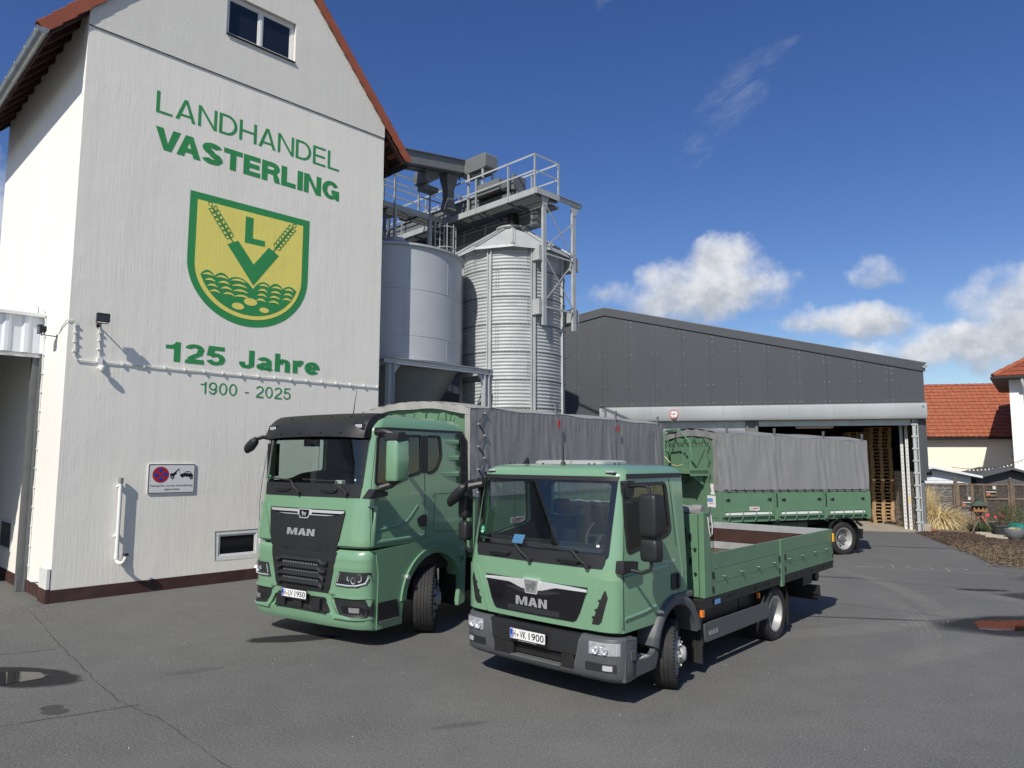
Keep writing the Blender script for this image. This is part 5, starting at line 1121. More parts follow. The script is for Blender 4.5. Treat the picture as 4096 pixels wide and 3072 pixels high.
# green ground cover and tulips
m_ = MB()
for k in range(900):
    x = rnd.uniform(17.0, 19.6); y = rnd.uniform(26.6, 29.0); a = rnd.uniform(0, 6.28)
    if y < 27.0+.35*math.sin(x*3)+(.6 if x > 18.4 else 0): continue
    blade(m_, (x, y, 0), (math.cos(a)*.6, math.sin(a)*.6, 1), rnd.uniform(.12, .34), .12, rnd.uniform(.008, .016), 3)
tag(obj('green_ground_cover', m_, M['leaf_green'], smooth=0), 'low green bulb foliage in the flower bed before the fence', 'ground cover', kind='stuff')
tu0 = None
for i, (x, y, h) in enumerate(((17.62, 27.5, .52), (17.80, 27.5, .50), (17.86, 27.35, .58), (17.98, 27.45, .60), (18.42, 27.3, .56), (18.28, 27.25, .62), (18.36, 27.4, .50), (18.20, 27.4, .53), (17.75, 27.3, .40))):
    t = thing('tulip', 'red tulip in the bed below the bird feeder', 'tulip', (x, y, 0), rnd.uniform(0, 6), 'red tulips')
    m_ = MB(); m_.tube([(0, 0, 0), (.01, 0, h*.5), (0, .01, h-.05)], .008, 5); blade(m_, (0, 0, 0), (.4, .1, 1), .3, .12, .022, 4); blade(m_, (0, 0, 0), (-.4, -.2, 1), .28, .14, .02, 4); obj('stem', m_, M['leaf_green'], t)
    m_ = MB(); m_.lathe([(.001, h-.06), (.035, h-.04), (.045, h), (.034, h+.04), (.012, h+.055)], (0, 0, 0), 'z', 8); obj('flower', m_, M['tulip_red'], t)
# bird feeder
bf = thing('bird_feeder', 'wooden bird feeder house with green roof on crossed pole legs', 'bird feeder', (17.05, 26.55, 0), R(-12))
m_ = MB()
for p, q in (((-.36, -.2, 0), (.12, .05, .80)), ((.30, -.42, 0), (.0, .1, .80)), ((.62, .5, 0), (-.18, -.05, .80))): m_.tube([p, q], .024, 8)
obj('leg', m_, M['fence_wood'], bf); m_ = MB(); m_.box(-.24, .24, -.2, .2, .80, .835)
for z in (.84, .985):
    for k in range(1): m_.box(-.21, .21, -.17, -.14, z, z+.03); m_.box(-.21, .21, .14, .17, z, z+.03); m_.box(-.21, -.18, -.138, .138, z, z+.03); m_.box(.18, .21, -.138, .138, z, z+.03)
for x in (-.2, -.06, .08, .2): m_.box(x-.03, x+.03, -.165, -.145, .871, .984)
obj('feeder_box', m_, M['orange_wood'], bf, smooth=0); m_ = MB(); m_.box(-.17, .17, -.12, .12, .84, 1.0); obj('dark_inside', m_, M['dark_inside'], bf, smooth=0)
m_ = MB(); m_.add([(-.3, -.26, 1.01), (.3, -.26, 1.01), (.3, .26, 1.01), (-.3, .26, 1.01), (-.1, -.06, 1.17), (.1, -.06, 1.17), (.1, .06, 1.17), (-.1, .06, 1.17)], [(3, 2, 1, 0), (4, 5, 6, 7), (0, 1, 5, 4), (1, 2, 6, 5), (2, 3, 7, 6), (3, 0, 4, 7)]); m_.box(-.07, .07, -.05, .05, 1.17, 1.25); m_.box(-.1, .1, -.08, .08, 1.25, 1.27); obj('roof', m_, M['roof_green'], bf, bevel=.006)
# planter with twiggy shrub, bowl, pot
pl_ = thing('rectangular_planter', 'dark grey rectangular planter on the mulch', 'planter', (17.35, 25.75, 0), R(-28))
m_ = MB(); o_ = rrect(-.30, .30, -.62, .62, .05); i_ = rrect(-.27, .27, -.59, .59, .05); b_ = rrect(-.24, .24, -.5, .5, .05)
m_.loft([[(x, y, 0) for x, y in b_], [(x, y, .36) for x, y in o_], [(x*1.06, y*1.03, .36) for x, y in o_], [(x*1.06, y*1.03, .41) for x, y in o_], [(x, y, .41) for x, y in i_], [(x, y, .33) for x, y in i_]]); obj('tub', m_, M['planter_grey'], pl_, smooth=30)
m_ = MB(); m_.flat(i_, 'z', .34); obj('potting_soil', m_, M['mulch'], pl_, smooth=0)
sh = thing('twiggy_shrub', 'bare twiggy shrub growing in the rectangular planter', 'shrub', (17.35, 25.8, .34))
m_ = MB(); lf = MB()
def twig(p, d, L, r, dep):
    q = [p]; n = 4
    for i in range(n): d = (d+Vector((rnd.gauss(0, .13), rnd.gauss(0, .13), rnd.gauss(.02, .08)))).normalized(); p = p+d*(L/n); q.append(p)
    m_.tube(q, [r*(1-.5*i/n) for i in range(n+1)], 4, False)
    if dep:
        for k in range(rnd.choice((2, 3))): twig(q[rnd.choice((2, 3, 4))], (d+Vector((rnd.gauss(0, .5), rnd.gauss(0, .5), rnd.gauss(.1, .3)))).normalized(), L*rnd.uniform(.5, .75), r*.6, dep-1)
    else:
        for k in range(3):
            c = q[-1]+Vector((rnd.gauss(0, .05), rnd.gauss(0, .05), rnd.gauss(0, .05))); a = rnd.uniform(0, 6.28); u = Vector((math.cos(a), math.sin(a), rnd.uniform(-.5, .5)))*.022; v = Vector((-math.sin(a), math.cos(a), rnd.uniform(-.5, .8)))*.014; lf.add([c-u, c-v, c+u, c+v], [(0, 1, 2, 3)])
for k in range(15): a = rnd.uniform(0, 6.28); twig(Vector((rnd.gauss(0, .06), rnd.gauss(0, .12), 0)), Vector((math.cos(a)*.42, math.sin(a)*.45, 1)).normalized(), rnd.uniform(.5, .75), .011, 2)
obj('twigs', m_, M['twig'], sh, smooth=0); obj('leaves', lf, M['leaf_dull'], sh, smooth=0)
bo = thing('plant_bowl', 'round grey plant bowl in front of the rectangular planter', 'planter', (16.95, 24.6, 0))
m_ = MB(); m_.lathe([(.001, 0), (.16, 0), (.27, .12), (.31, .28), (.30, .36), (.27, .36), (.27, .28), (.001, .28)], (0, 0, 0), 'z', 28); obj('bowl', m_, M['bowl_grey'], bo)
m_ = MB()
for k in range(60): a = rnd.uniform(0, 6.28); r = rnd.uniform(0, .22); blade(m_, (r*math.cos(a), r*math.sin(a), .28), (rnd.gauss(0, .4), rnd.gauss(0, .4), 1), .13, .2, .012, 2)
obj('dead_flowers', m_, M['straw'], bo, smooth=0)
gp = thing('green_pot', 'glossy dark green oval pot behind the grey bowl', 'planter', (17.45, 25.0, 0))
m_ = MB(); m_.lathe([(.001, 0), (.20, 0), (.36, .20), (.40, .32), (.36, .46), (.28, .50), (.28, .46), (.001, .44)], (0, 0, 0), 'z', 28); obj('pot', m_, M['bowl_green'], gp)
for i, (x, y, l, ww, rz, lab) in enumerate(((17.0, 26.2, .5, .34, 20, 'pale stone slab at the foot of the bird feeder'), (16.95, 25.65, .75, .35, 26, 'pale stone slab second from the bird feeder'), (16.65, 24.95, .7, .35, 28, 'pale stone slab nearest the rectangular planter'))):
    t = MB(); t.box(-ww/2, ww/2, -l/2, l/2, 0, .07); tag(obj('stone_slab', t, M['slab_stone'], bevel=.015, loc=(x, y, .006), rotz=R(rz)), lab, 'stone slab', 'stone slabs along the bed')
t = MB(); t.box(-.55, .55, -.25, .25, 0, .05); tag(obj('dark_board', t, M['fence_wood'], bevel=.01, loc=(16.35, 27.25, .01), rotz=R(-14)), 'flat dark board lying beside the grass clump', 'board')
t = MB(); t.box(-.13, .13, -.06, .06, 0, .08); tag(obj('loose_brick', t, M['brick_red'], bevel=.01, loc=(15.78, 27.3, .006), rotz=R(15)), 'single red brick lying at the hall corner', 'brick')
bu = thing('garden_bush', 'leafy dark green bush at the right edge before the fence', 'bush', (19.0, 27.2, 0))
m_ = MB(); lf = MB()
for k in range(14): a = rnd.uniform(0, 6.28); twig(Vector((rnd.gauss(0, .1), rnd.gauss(0, .1), 0)), Vector((math.cos(a)*.5, math.sin(a)*.5, 1)).normalized(), rnd.uniform(.35, .6), .012, 2)
for k in range(1500):
    a, b, r = rnd.uniform(0, 6.28), rnd.uniform(-1, 1), rnd.uniform(.5, 1)**.6; c = Vector((math.cos(a)*r*.75*(1+.2*math.sin(3*a)), math.sin(a)*r*.6, .55+b*r*.5)); u = Vector((rnd.gauss(0, 1), rnd.gauss(0, 1), rnd.gauss(0, 1))).normalized()*.03; v = u.cross(Vector((rnd.gauss(0, 1), rnd.gauss(0, 1), 1))).normalized()*.018; lf.add([c-u, c-v, c+u, c+v], [(0, 1, 2, 3)])
obj('twigs', m_, M['twig'], bu, smooth=0); obj('leaves', lf, M['leaf_green'], bu, smooth=0)
# wood chips scattered over the bed, dry litter and grass tufts along its edge
m_ = MB()
def edge_x(y): return 12.5+(y-19.15)*.33 if y < 24 else 14.1+(y-24)*.3
for k in range(5200):
    y = rnd.uniform(18.2, 27.2); x = edge_x(y)+abs(rnd.gauss(0, 2.2))-.12+rnd.gauss(0, .08)
    if x > 19 or (y > 26.3 and x > 16.4): continue
    m_.mat(rnd.choice((0, 0, 0, 1)) if y > 22.8 else rnd.choice((0, 1)))
    a = rnd.uniform(0, 3.14); u = Vector((math.cos(a), math.sin(a), rnd.uniform(-.25, .25)))*rnd.uniform(.02, .055); v = Vector((-math.sin(a), math.cos(a), rnd.uniform(-.4, .4)))*rnd.uniform(.008, .018); c = Vector((x, y, .02+rnd.uniform(0, .02))); m_.add([c-u-v, c+u-v, c+u+v, c-u+v], [(0, 1, 2, 3)])
tag(obj('wood_chips', m_, [M['chip_dark'], M['chip_light']], smooth=0), 'brown wood chip mulch covering the flower bed', 'mulch', kind='stuff')
m_ = MB()
for k in range(1100):
    y = rnd.uniform(14.6, 23.5); x = edge_x(y)+abs(rnd.gauss(.1, 1.0 if y > 19 else 2.5)); m_.mat(rnd.choice((0, 1, 1)))
    if y < 19: x = 12.6+(19-y)*.25+abs(rnd.gauss(0, 2))
    for q in range(3): blade(m_, (x+rnd.gauss(0, .03), y+rnd.gauss(0, .03), .005), (rnd.gauss(0, .6), rnd.gauss(0, .6), 1), rnd.uniform(.04, .11), .2, .005, 2)
tag(obj('sparse_lawn', m_, [M['leaf_dull'], M['chip_light']], smooth=0), 'thin dry lawn along the edge of the asphalt', 'grass', kind='stuff')
# ------------------------------------------------------------------ lorries: local x from front to rear, y away from the camera side, z up
class Cab:
    """front and side surfaces of a forward-control cab"""
    def __init__(s, x0, c, w, bow, ry, rx, z0, z1, rk, tum, prof=None):
        s.x0, s.c, s.w, s.bow, s.ry, s.rx, s.z0, s.z1, s.rk, s.tum, s.prof = x0, c, w, bow, ry, rx, z0, z1, rk, tum, prof
    def hwid(s, z): return s.w-s.tum*max(0, z-s.z0)
    def rake(s, z): return s.rk*min(1.15, max(0, (z-s.z0)/(s.z1-s.z0)))
    def fx(s, y, z):
        w = s.hwid(z); dy = abs(y-s.c); q = min(1, max(0, (dy-(w-s.ry))/s.ry))
        return s.x0+s.bow*(min(dy, w)/s.w)**2+s.rx*(1-math.sqrt(max(0, 1-q*q)))+s.rake(z)+(s.prof(z) if s.prof else 0)
    def front(s, y, z, off=0): return (s.fx(y, z)-off, y, z)
    def side(s, x, z, off=0, far=False): d = s.hwid(z)+off; return (x, s.c+d if far else s.c-d, z)
    def outline(s, z, xr, ins=0, insf=0, n=26):
        w = s.hwid(z)-ins; k = w/s.hwid(z); pts = []
        for i in range(n+1):
            t = math.sin(math.pi/2*(-1+2*i/n)); t = .5*t+.5*math.copysign(abs(t)**.55, t); y = s.c+t*w; pts.append((s.fx(s.c+t*s.hwid(z), z)+insf, y, z))
        return pts+[(xr-ins*.7, s.c+w, z), (xr-ins*.7, s.c-w, z)]
    def solid(s, levels, xr, n=26):
        return MB().loft([s.outline(z, xr, i, f, n) for z, i, f in levels], True, True)
    def patch(s, mb, rows, off=.006, nu=12, depth=None, edge=True):
        """panel lying on the front: rows (z, yA, yB); its rim is folded back to the surface"""
        d = off if depth is None else depth; R_ = []
        def row(z, a, b, o): return [s.front(a+(b-a)*i/nu, z, o) for i in range(nu+1)]
        zz = []
        for i in range(len(rows)-1):
            (za, a0, b0), (zb, a1, b1) = rows[i], rows[i+1]; m = max(1, int(abs(za-zb)/.12))
            for k in range(m): t = k/m; zz.append((za+(zb-za)*t, a0+(a1-a0)*t, b0+(b1-b0)*t))
        zz.append(rows[-1]); G = [row(*r, off) for r in zz]
        if edge:
            G = [[s.front(zz[0][1], zz[0][0], off-d)]+row(*zz[0], off-d)+[s.front(zz[0][2], zz[0][0], off-d)]]+[[s.front(r[1], r[0], off-d)]+g+[s.front(r[2], r[0], off-d)] for r, g in zip(zz, G)]+[[s.front(zz[-1][1], zz[-1][0], off-d)]+row(*zz[-1], off-d)+[s.front(zz[-1][2], zz[-1][0], off-d)]]
        return mb.loft(G, False)
    def mir(s, rows): return [(z, 2*s.c-a, 2*s.c-b) for z, a, b in rows]
    def fpoly(s, mb, poly, off, holes=()):
        """small flat-ish polygon in (y,z) projected on the front"""
        al = [poly]+list(holes); b = len(mb.v)
        for l in al:
            for y, z in l: mb.v.append(s.front(y, z, off))
        for t in tessellate_polygon([[Vector((p[0], p[1], 0)) for p in l] for l in al]): mb.f.append(tuple(b+i for i in t)); mb.mi.append(mb.cur)
    def spoly(s, mb, poly, off, holes=(), far=False, depth=0):
        al = [poly]+list(holes); b = len(mb.v)
        for l in al:
            for x, z in l: mb.v.append(s.side(x, z, off, far))
        for t in tessellate_polygon([[Vector((p[0], p[1], 0)) for p in l] for l in al]): mb.f.append(tuple(b+i for i in t)); mb.mi.append(mb.cur)
        if depth:
            for l in al:
                n = len(l); b2 = len(mb.v)
                for o in (off, off-depth):
                    for x, z in l: mb.v.append(s.side(x, z, o, far))
                for i in range(n): j = (i+1) % n; mb.f.append((b2+i, b2+j, b2+n+j, b2+n+i)); mb.mi.append(mb.cur)
    def ftext(s, mb, t, yl, yr, z0, z1, off, o=0.0): text_on(mb, t, lambda u, v: s.front(yl+(yr-yl)*u, z0+(z1-z0)*v, off), o)
    def stext(s, mb, t, x0, x1, z0, z1, off, o=0.0): text_on(mb, t, lambda u, v: s.side(x0+(x1-x0)*u, z0+(z1-z0)*v, off), o)
def bold_on(mb, text, t, fn, gap=.1):
    gl = [glyph(c, t) for c in text]; wid = sum(a for _, a in gl)+gap*(len(gl)-1); x = 0
    for polys, a in gl:
        for o, hs in polys:
            b = len(mb.v); al = [o]+hs
            for l in al: mb.v += [fn((x+p[0])/wid, p[1]) for p in l]
            for tr in tessellate_polygon([[Vector((p[0], p[1], 0)) for p in l] for l in al]): mb.f.append(tuple(b+i for i in tr)); mb.mi.append(mb.cur)
        x += a+gap
def ring_pts(poly, d):
    """offset a polygon outwards by d (convex-ish)"""
    n = len(poly); cx = sum(p[0] for p in poly)/n; cy = sum(p[1] for p in poly)/n; A = sum(poly[i][0]*poly[(i+1) % n][1]-poly[(i+1) % n][0]*poly[i][1] for i in range(n)); sg = 1 if A > 0 else -1; o = []
    for i in range(n):
        p, a, b = Vector(poly[i]), Vector(poly[i-1]), Vector(poly[(i+1) % n]); d1, d2 = (p-a), (b-p)
        if d1.length < 1e-6: d1 = d2
        if d2.length < 1e-6: d2 = d1
        d1.normalize(); d2.normalize(); n1 = Vector((d1.y, -d1.x))*sg; n2 = Vector((d2.y, -d2.x))*sg; m = (n1+n2); m = m.normalized() if m.length > 1e-6 else n1; q = p+m*(d/max(.5, m.dot(n1))); o.append((q.x, q.y))
    return o
def wheel(parent, x, y, r, wd, rimr, steer=0, far=False, dish=0.0, grooves=4, nuts=10, zc=None):
    """tyre mesh with rim and hub as sub-parts; outer face towards -y unless far"""
    sg = 1 if far else -1; zc = r-.012 if zc is None else zc
    pf = [(rimr-.004, -.40), (rimr+.012, -.455), (r*.80, -.497), (r*.90, -.5), (r*.955, -.47), (r*.985, -.44)]
    for i in range(grooves+1):
        a = -.40+.8*i/(grooves+1); b = -.40+.8*(i+1)/(grooves+1); g_w = .022
        pf += [(r, a+g_w/2), (r, b-g_w/2)]
        if i < grooves: pf += [(r-.013, b-g_w/2+.002), (r-.013, b+g_w/2-.002)]
    pf += [(a, -b) for a, b in reversed(pf[:6])]
    m = MB(); m.lathe([(a, b*wd*-sg) for a, b in pf], (0, 0, 0), 'y', 56)
    for k in range(56):
        a = R(k*360/56+3); ca, sa = math.cos(a), math.sin(a)
        for e in (-1, 1): m.bar((ca*(r-.012), e*wd*.415, sa*(r-.012)), (ca*(r-.0015), e*wd*.415, sa*(r-.0015)), .018, .045, (0, 1, 0))
    t = obj('wheel', m, M['rubber'], parent, smooth=30); t.location = (x, y, zc); t.rotation_euler = (0, R(random.uniform(-20, 20))*0, R(steer))
    o = lambda v: v*sg
    m = MB(); m.lathe([(rimr+.012, o(wd*.455)), (rimr+.014, o(wd*.475)), (rimr-.006, o(wd*.47)), (rimr-.03, o(wd*.36)), (rimr-.045, o(wd*.1)), (rimr-.05, o(dish*wd+(.02 if dish < .3 else -.03))), (rimr-.075, o(dish*wd+.012)), (rimr*.62, o(dish*wd+.03)), (rimr*.5, o(dish*wd+.03)), (rimr*.36, o(dish*wd+.02)), (.001, o(dish*wd+.02))], (0, 0, 0), 'y', 40)
    m.lathe([(rimr-.045, o(-.4*wd)), (rimr-.045, o(.1*wd))], (0, 0, 0), 'y', 40)
    ri = obj('rim', m, M['rim_silver'], t)
    m = MB(); bd = dish*wd+.02; m.lathe([(rimr*.40, o(bd)), (rimr*.38, o(bd+.05)), (rimr*.30, o(bd+.075)), (.001, o(bd+.085))], (0, 0, 0), 'y', 24)
    for k in range(nuts): a = 2*math.pi*k/nuts; m.cyl((rimr*.56*math.cos(a), 0, rimr*.56*math.sin(a)), .015, 'y', o(bd+.005), o(bd+.03), 8)
    obj('hub', m, M['galv_dark'] if dish < .2 else M['rim_silver'], t)
    m = MB()
    for k in range(nuts): a = 2*math.pi*(k+.5)/nuts; m.cyl((rimr*.74*math.cos(a), 0, rimr*.74*math.sin(a)), rimr*.085, 'y', o(dish*wd+.02), o(dish*wd+.035), 10)
    obj('hand_hole', m, M['black_metal'], t, smooth=0)
    return t
def plate(parent, cab, yl, yr, z0, z1, off, txt, sub):
    x = min(cab.fx((yl+yr)/2, (z0+z1)/2), 9)-off; m = MB(); m.box(x-.012, x, yr-.012, yl+.012, z0-.022, z1+.012); p = obj('number_plate', m, M['black_plastic'], parent, bevel=.003)
    F = lambda u, v, o=.0135: (x-o, yl+(yr-yl)*u, z0+(z1-z0)*v)
    m = MB(); m.prism(rrect(yr, yl, z0, z1, .01), 'x', x-.0142, x-.0115); obj('plate_face', m, M['plate_white'], p, smooth=0)
    m = MB(); m.add([F(.006, .06, .0155), F(.085, .06, .0155), F(.085, .94, .0155), F(.006, .94, .0155)], [(0, 1, 2, 3)]); obj('euro_band', m, M['euro_blue'], p, smooth=0)
    m = MB()
    def tx(s_, a, b, c=.14, d=.86): text_on(m, s_, lambda u, v: F(a+(b-a)*u, c+(d-c)*v, .0156), .012)
    for s_, a, b in txt: tx(s_, a, b)
    obj('plate_text', m, M['ink'], p, smooth=0)
    m = MB(); cx, cz = sub, .40; m.add([F(cx+.030*math.cos(k*.5236), cz+.16*math.sin(k*.5236), .0157) for k in range(12)], [tuple(range(12))]); obj('seal', m, M['brick_red'], p, smooth=0); m = MB(); tx('D', .03, .062, .12, .36); m.v = [(v[0]-.001, v[1], v[2]) for v in m.v]; obj('country_letter', m, M['plate_white'], p, smooth=0)
    return p
def cab_interior(parent, cab, xr, zf, zdash, xs, seatz, wy):
    m = MB(); c = cab.c; w = cab.w-.08
    m.prism([(cab.x0+.18, zf), (xs-.25, zf), (xs-.22, zdash-.02), (xs-.3, zdash+.05), (cab.x0+.35, zdash-.01)], 'y', c-w+.02, c+w-.02); obj('dashboard', m, M['interior'], parent, bevel=.03)
    for y in (c-.62, c+.62):
        m = MB(); m.box(xs+.12, xs+.62, y-.25, y+.25, seatz-.1, seatz+.1); m.add([(xs+.55, y-.24, seatz), (xs+.70, y-.24, seatz), (xs+.70, y+.24, seatz), (xs+.55, y+.24, seatz), (xs+.66, y-.22, seatz+.62), (xs+.78, y-.22, seatz+.62), (xs+.78, y+.22, seatz+.62), (xs+.66, y+.22, seatz+.62)], [(3, 2, 1, 0), (4, 5, 6, 7), (0, 1, 5, 4), (1, 2, 6, 5), (2, 3, 7, 6), (3, 0, 4, 7)]); m.box(xs+.67, xs+.78, y-.14, y+.14, seatz+.63, seatz+.84)
        obj('seat', m, M['seat_cloth'], parent, bevel=.05)
    m = MB(); n = 28; cx, cz = xs+.02, zdash+.10; rings = []
    for k in range(n+1):
        a = 2*math.pi*k/n; u, v = .22*math.cos(a), .22*math.sin(a); rings.append((cx+v*.45, wy+u, cz+v*.89))
    m.tube(rings, .016, 8, False); m.bar((cx, wy-.2, cz), (cx, wy+.2, cz), .03, .02); m.bar((cx-.25, wy, cz-.25), (cx, wy, cz), .06, .06); obj('steering_wheel', m, M['interior'], parent)
def wiper(mb, cab, ya, za, yb, zb, yt, zt, off=.03):
    mb.tube([cab.front(ya, za, off), cab.front((ya+yb)/2, (za+zb)/2, off+.03), cab.front(yb, zb, off+.015)], .014, 6); mb.tube([cab.front(yb, zb, off), cab.front(yt, zt, off-.005)], .009, 5); mb.cyl(cab.front(ya, za, 0), .03, 'x', -.06, .0, 12)

# ================================================================== the large lorry
XO = Vector((-1.1736, 11.2587, 0)); XA = R(56)
def PX(n): return n
tx_ = thing('large_lorry', 'large sage green lorry with black sun visor and grey tarpaulin body by the white wall', 'lorry', XO, XA)
K = Cab(-1.50, 1.255, 1.225, .06, .25, .14, 1.45, 2.95, .16, .028)
lv_ = [(1.36, .03, .03), (1.38, 0, 0), (1.6, 0, 0), (1.9, 0, 0), (2.1, 0, 0), (2.4, 0, 0), (2.7, 0, 0), (2.95, 0, 0), (3.03, .0, .0), (3.10, .012, .03), (3.17, .035, .08), (3.22, .075, .16), (3.25, .14, .26), (3.268, .28, .42), (3.275, .55, .6), (3.278, .9, .8)]
body = obj('cab', K.solid(lv_, .72), M['green_paint'], tx_, smooth=0)
def temp(mb, mt='green_paint'): return obj('cutter', mb, M[mt], tx_, smooth=0)
dwin = rpoly([(-1.20, 2.935), (-.285, 2.962), (-.285, 2.41), (-.60, 2.355), (-.78, 2.275), (-1.235, 2.25), (-1.25, 2.30)], [.06, .05, .08, .12, .12, .06, .04])
rwin = rpoly([(-.15, 2.962), (.165, 2.962), (.195, 2.66), (.09, 2.47), (-.01, 2.41), (-.15, 2.40)], [.04, .05, .06, .06, .06, .04])
dwin2 = rpoly([(-1.20, 2.935), (-.11, 2.962), (-.11, 2.41), (-.60, 2.355), (-.78, 2.275), (-1.235, 2.25), (-1.25, 2.30)], [.06, .06, .06, .12, .12, .06, .04])
wsc = rpoly([(K.c-1.03, 2.20), (K.c+1.03, 2.20), (K.c+1.07, 2.93), (K.c-1.07, 2.93)], .08)
inner = Cab(-1.40, 1.255, 1.155, .05, .2, .12, 1.45, 2.95, .16, .028)
bool_cut(body, [temp(inner.solid([(1.55, 0, 0), (2.0, 0, 0), (3.0, 0, 0), (3.12, .12, .2)], .62, 16), 'interior'), temp(MB().prism(wsc, 'x', -2.0, -.95)), temp(MB().prism(dwin, 'y', -.3, .8)), temp(MB().prism(dwin2, 'y', 1.8, 2.9)), temp(MB().prism(rwin, 'y', -.3, .8))])
me = body.data; me.polygons.foreach_set('use_smooth', [True]*len(me.polygons)); me.set_sharp_from_angle(angle=R(32))
cab_interior(tx_, K, .6, 1.5, 2.16, -.75, 1.75, K.c-.60)
m_ = MB(); K.patch(m_, [(2.965, K.c-1.10, K.c+1.10), (2.19, K.c-1.055, K.c+1.055)], .004, 22, edge=False); obj('windscreen', m_, M['glass_dark'], tx_)
m_ = MB(); wo_ = rpoly([(K.c-1.05, 2.16), (K.c+1.05, 2.16), (K.c+1.08, 2.965), (K.c-1.08, 2.965)], .08); wi_ = rpoly([(K.c-1.0, 2.235), (K.c+1.0, 2.235), (K.c+1.035, 2.90), (K.c-1.035, 2.90)], .08)
def fring(mb, cab, a, b, off, sub=6):
    n = len(a); L = []
    for p, q in ((a, off), (b, off)):
        l = []
        for i in range(n):
            for k in range(sub): t = k/sub; y = p[i][0]+(p[(i+1) % n][0]-p[i][0])*t; z = p[i][1]+(p[(i+1) % n][1]-p[i][1])*t; l.append(cab.front(y, z, q))
        L.append(l)
    mb.loft(L, True)
fring(m_, K, wo_, wi_, .007); obj('windscreen_seal', m_, M['black_gloss'], tx_)
m_ = MB(); K.patch(m_, [(2.255, K.c-1.05, K.c+1.05), (2.065, K.c-1.03, K.c+1.03)], .012, 22); cw = obj('cowl_panel', m_, M['black_plastic'], tx_)
m_ = MB()
for y in (1.84, .81): m_.box(K.fx(y, 2.15)-.045, K.fx(y, 2.15)-.005, y-.17, y+.17, 2.145, 2.185); m_.box(K.fx(y, 2.15)-.04, K.fx(y, 2.15)-.005, y-.12, y+.12, 2.12, 2.15)
obj('grab_handle', m_, M['black_plastic'], tx_, bevel=.012)
m_ = MB(); wiper(m_, K, 1.44, 2.11, 1.64, 2.285, 2.28, 2.33); wiper(m_, K, .45, 2.12, .67, 2.29, 1.40, 2.31); obj('wiper', m_, M['rubber'], tx_)
# sun visor
m_ = MB()
def vis(y, v, o=0):
    t = abs(y-K.c)/1.09; z = 2.94+.345*v-.012*t**3-.02*(1-v)*t*t; return (K.fx(K.c+(y-K.c)*.985, 2.95)-.13*(1-v)**.7-.05+.20*v**3+.10*max(0, t-.8)*5*(1-v)*.5+o, y, z)
ys = [K.c+1.09*math.sin(math.pi/2*(-1+2*i/28)) for i in range(29)]; vs_ = lin(0, 1, 8)
m_.grid(lambda y, v: vis(y, v), ys, vs_); m_.grid(lambda y, v: vis(y, v, .03), ys, vs_); m_.loft([[vis(y, 0) for y in ys], [vis(y, 0, .03) for y in ys]], False)
for s_ in (0, -1):
    e = [vis(ys[s_], v) for v in vs_]; m_.loft([e, [(p[0]+.22, K.c+(p[1]-K.c)*1.01, p[2]) for p in e]], False)
vo = obj('sun_visor', m_, M['visor_black'], tx_, smooth=50)
m_ = MB()
for y in (2.13, .27):
    p = vis(y, .45); m_.box(p[0]-.012, p[0]+.03, y-.07, y+.07, p[2]-.028, p[2]+.028)
obj('marker_lamp', m_, M['white_lens'], vo, bevel=.01); m_ = MB()
for y in (.27, 2.13): p = vis(y, .45); m_.box(p[0]-.006, p[0]+.03, y-.10, y+.10, p[2]-.05, p[2]+.05)
obj('lamp_frame', m_, M['black_gloss'], vo, bevel=.012); m_ = MB()
for y in (.55, .95, 1.4, 1.85):
    for v in (.15, .85): p = vis(y, v); m_.cyl((p[0], p[1], p[2]), .014, 'x', -.008, .02, 8)
obj('rivet', m_, M['black_gloss'], vo)
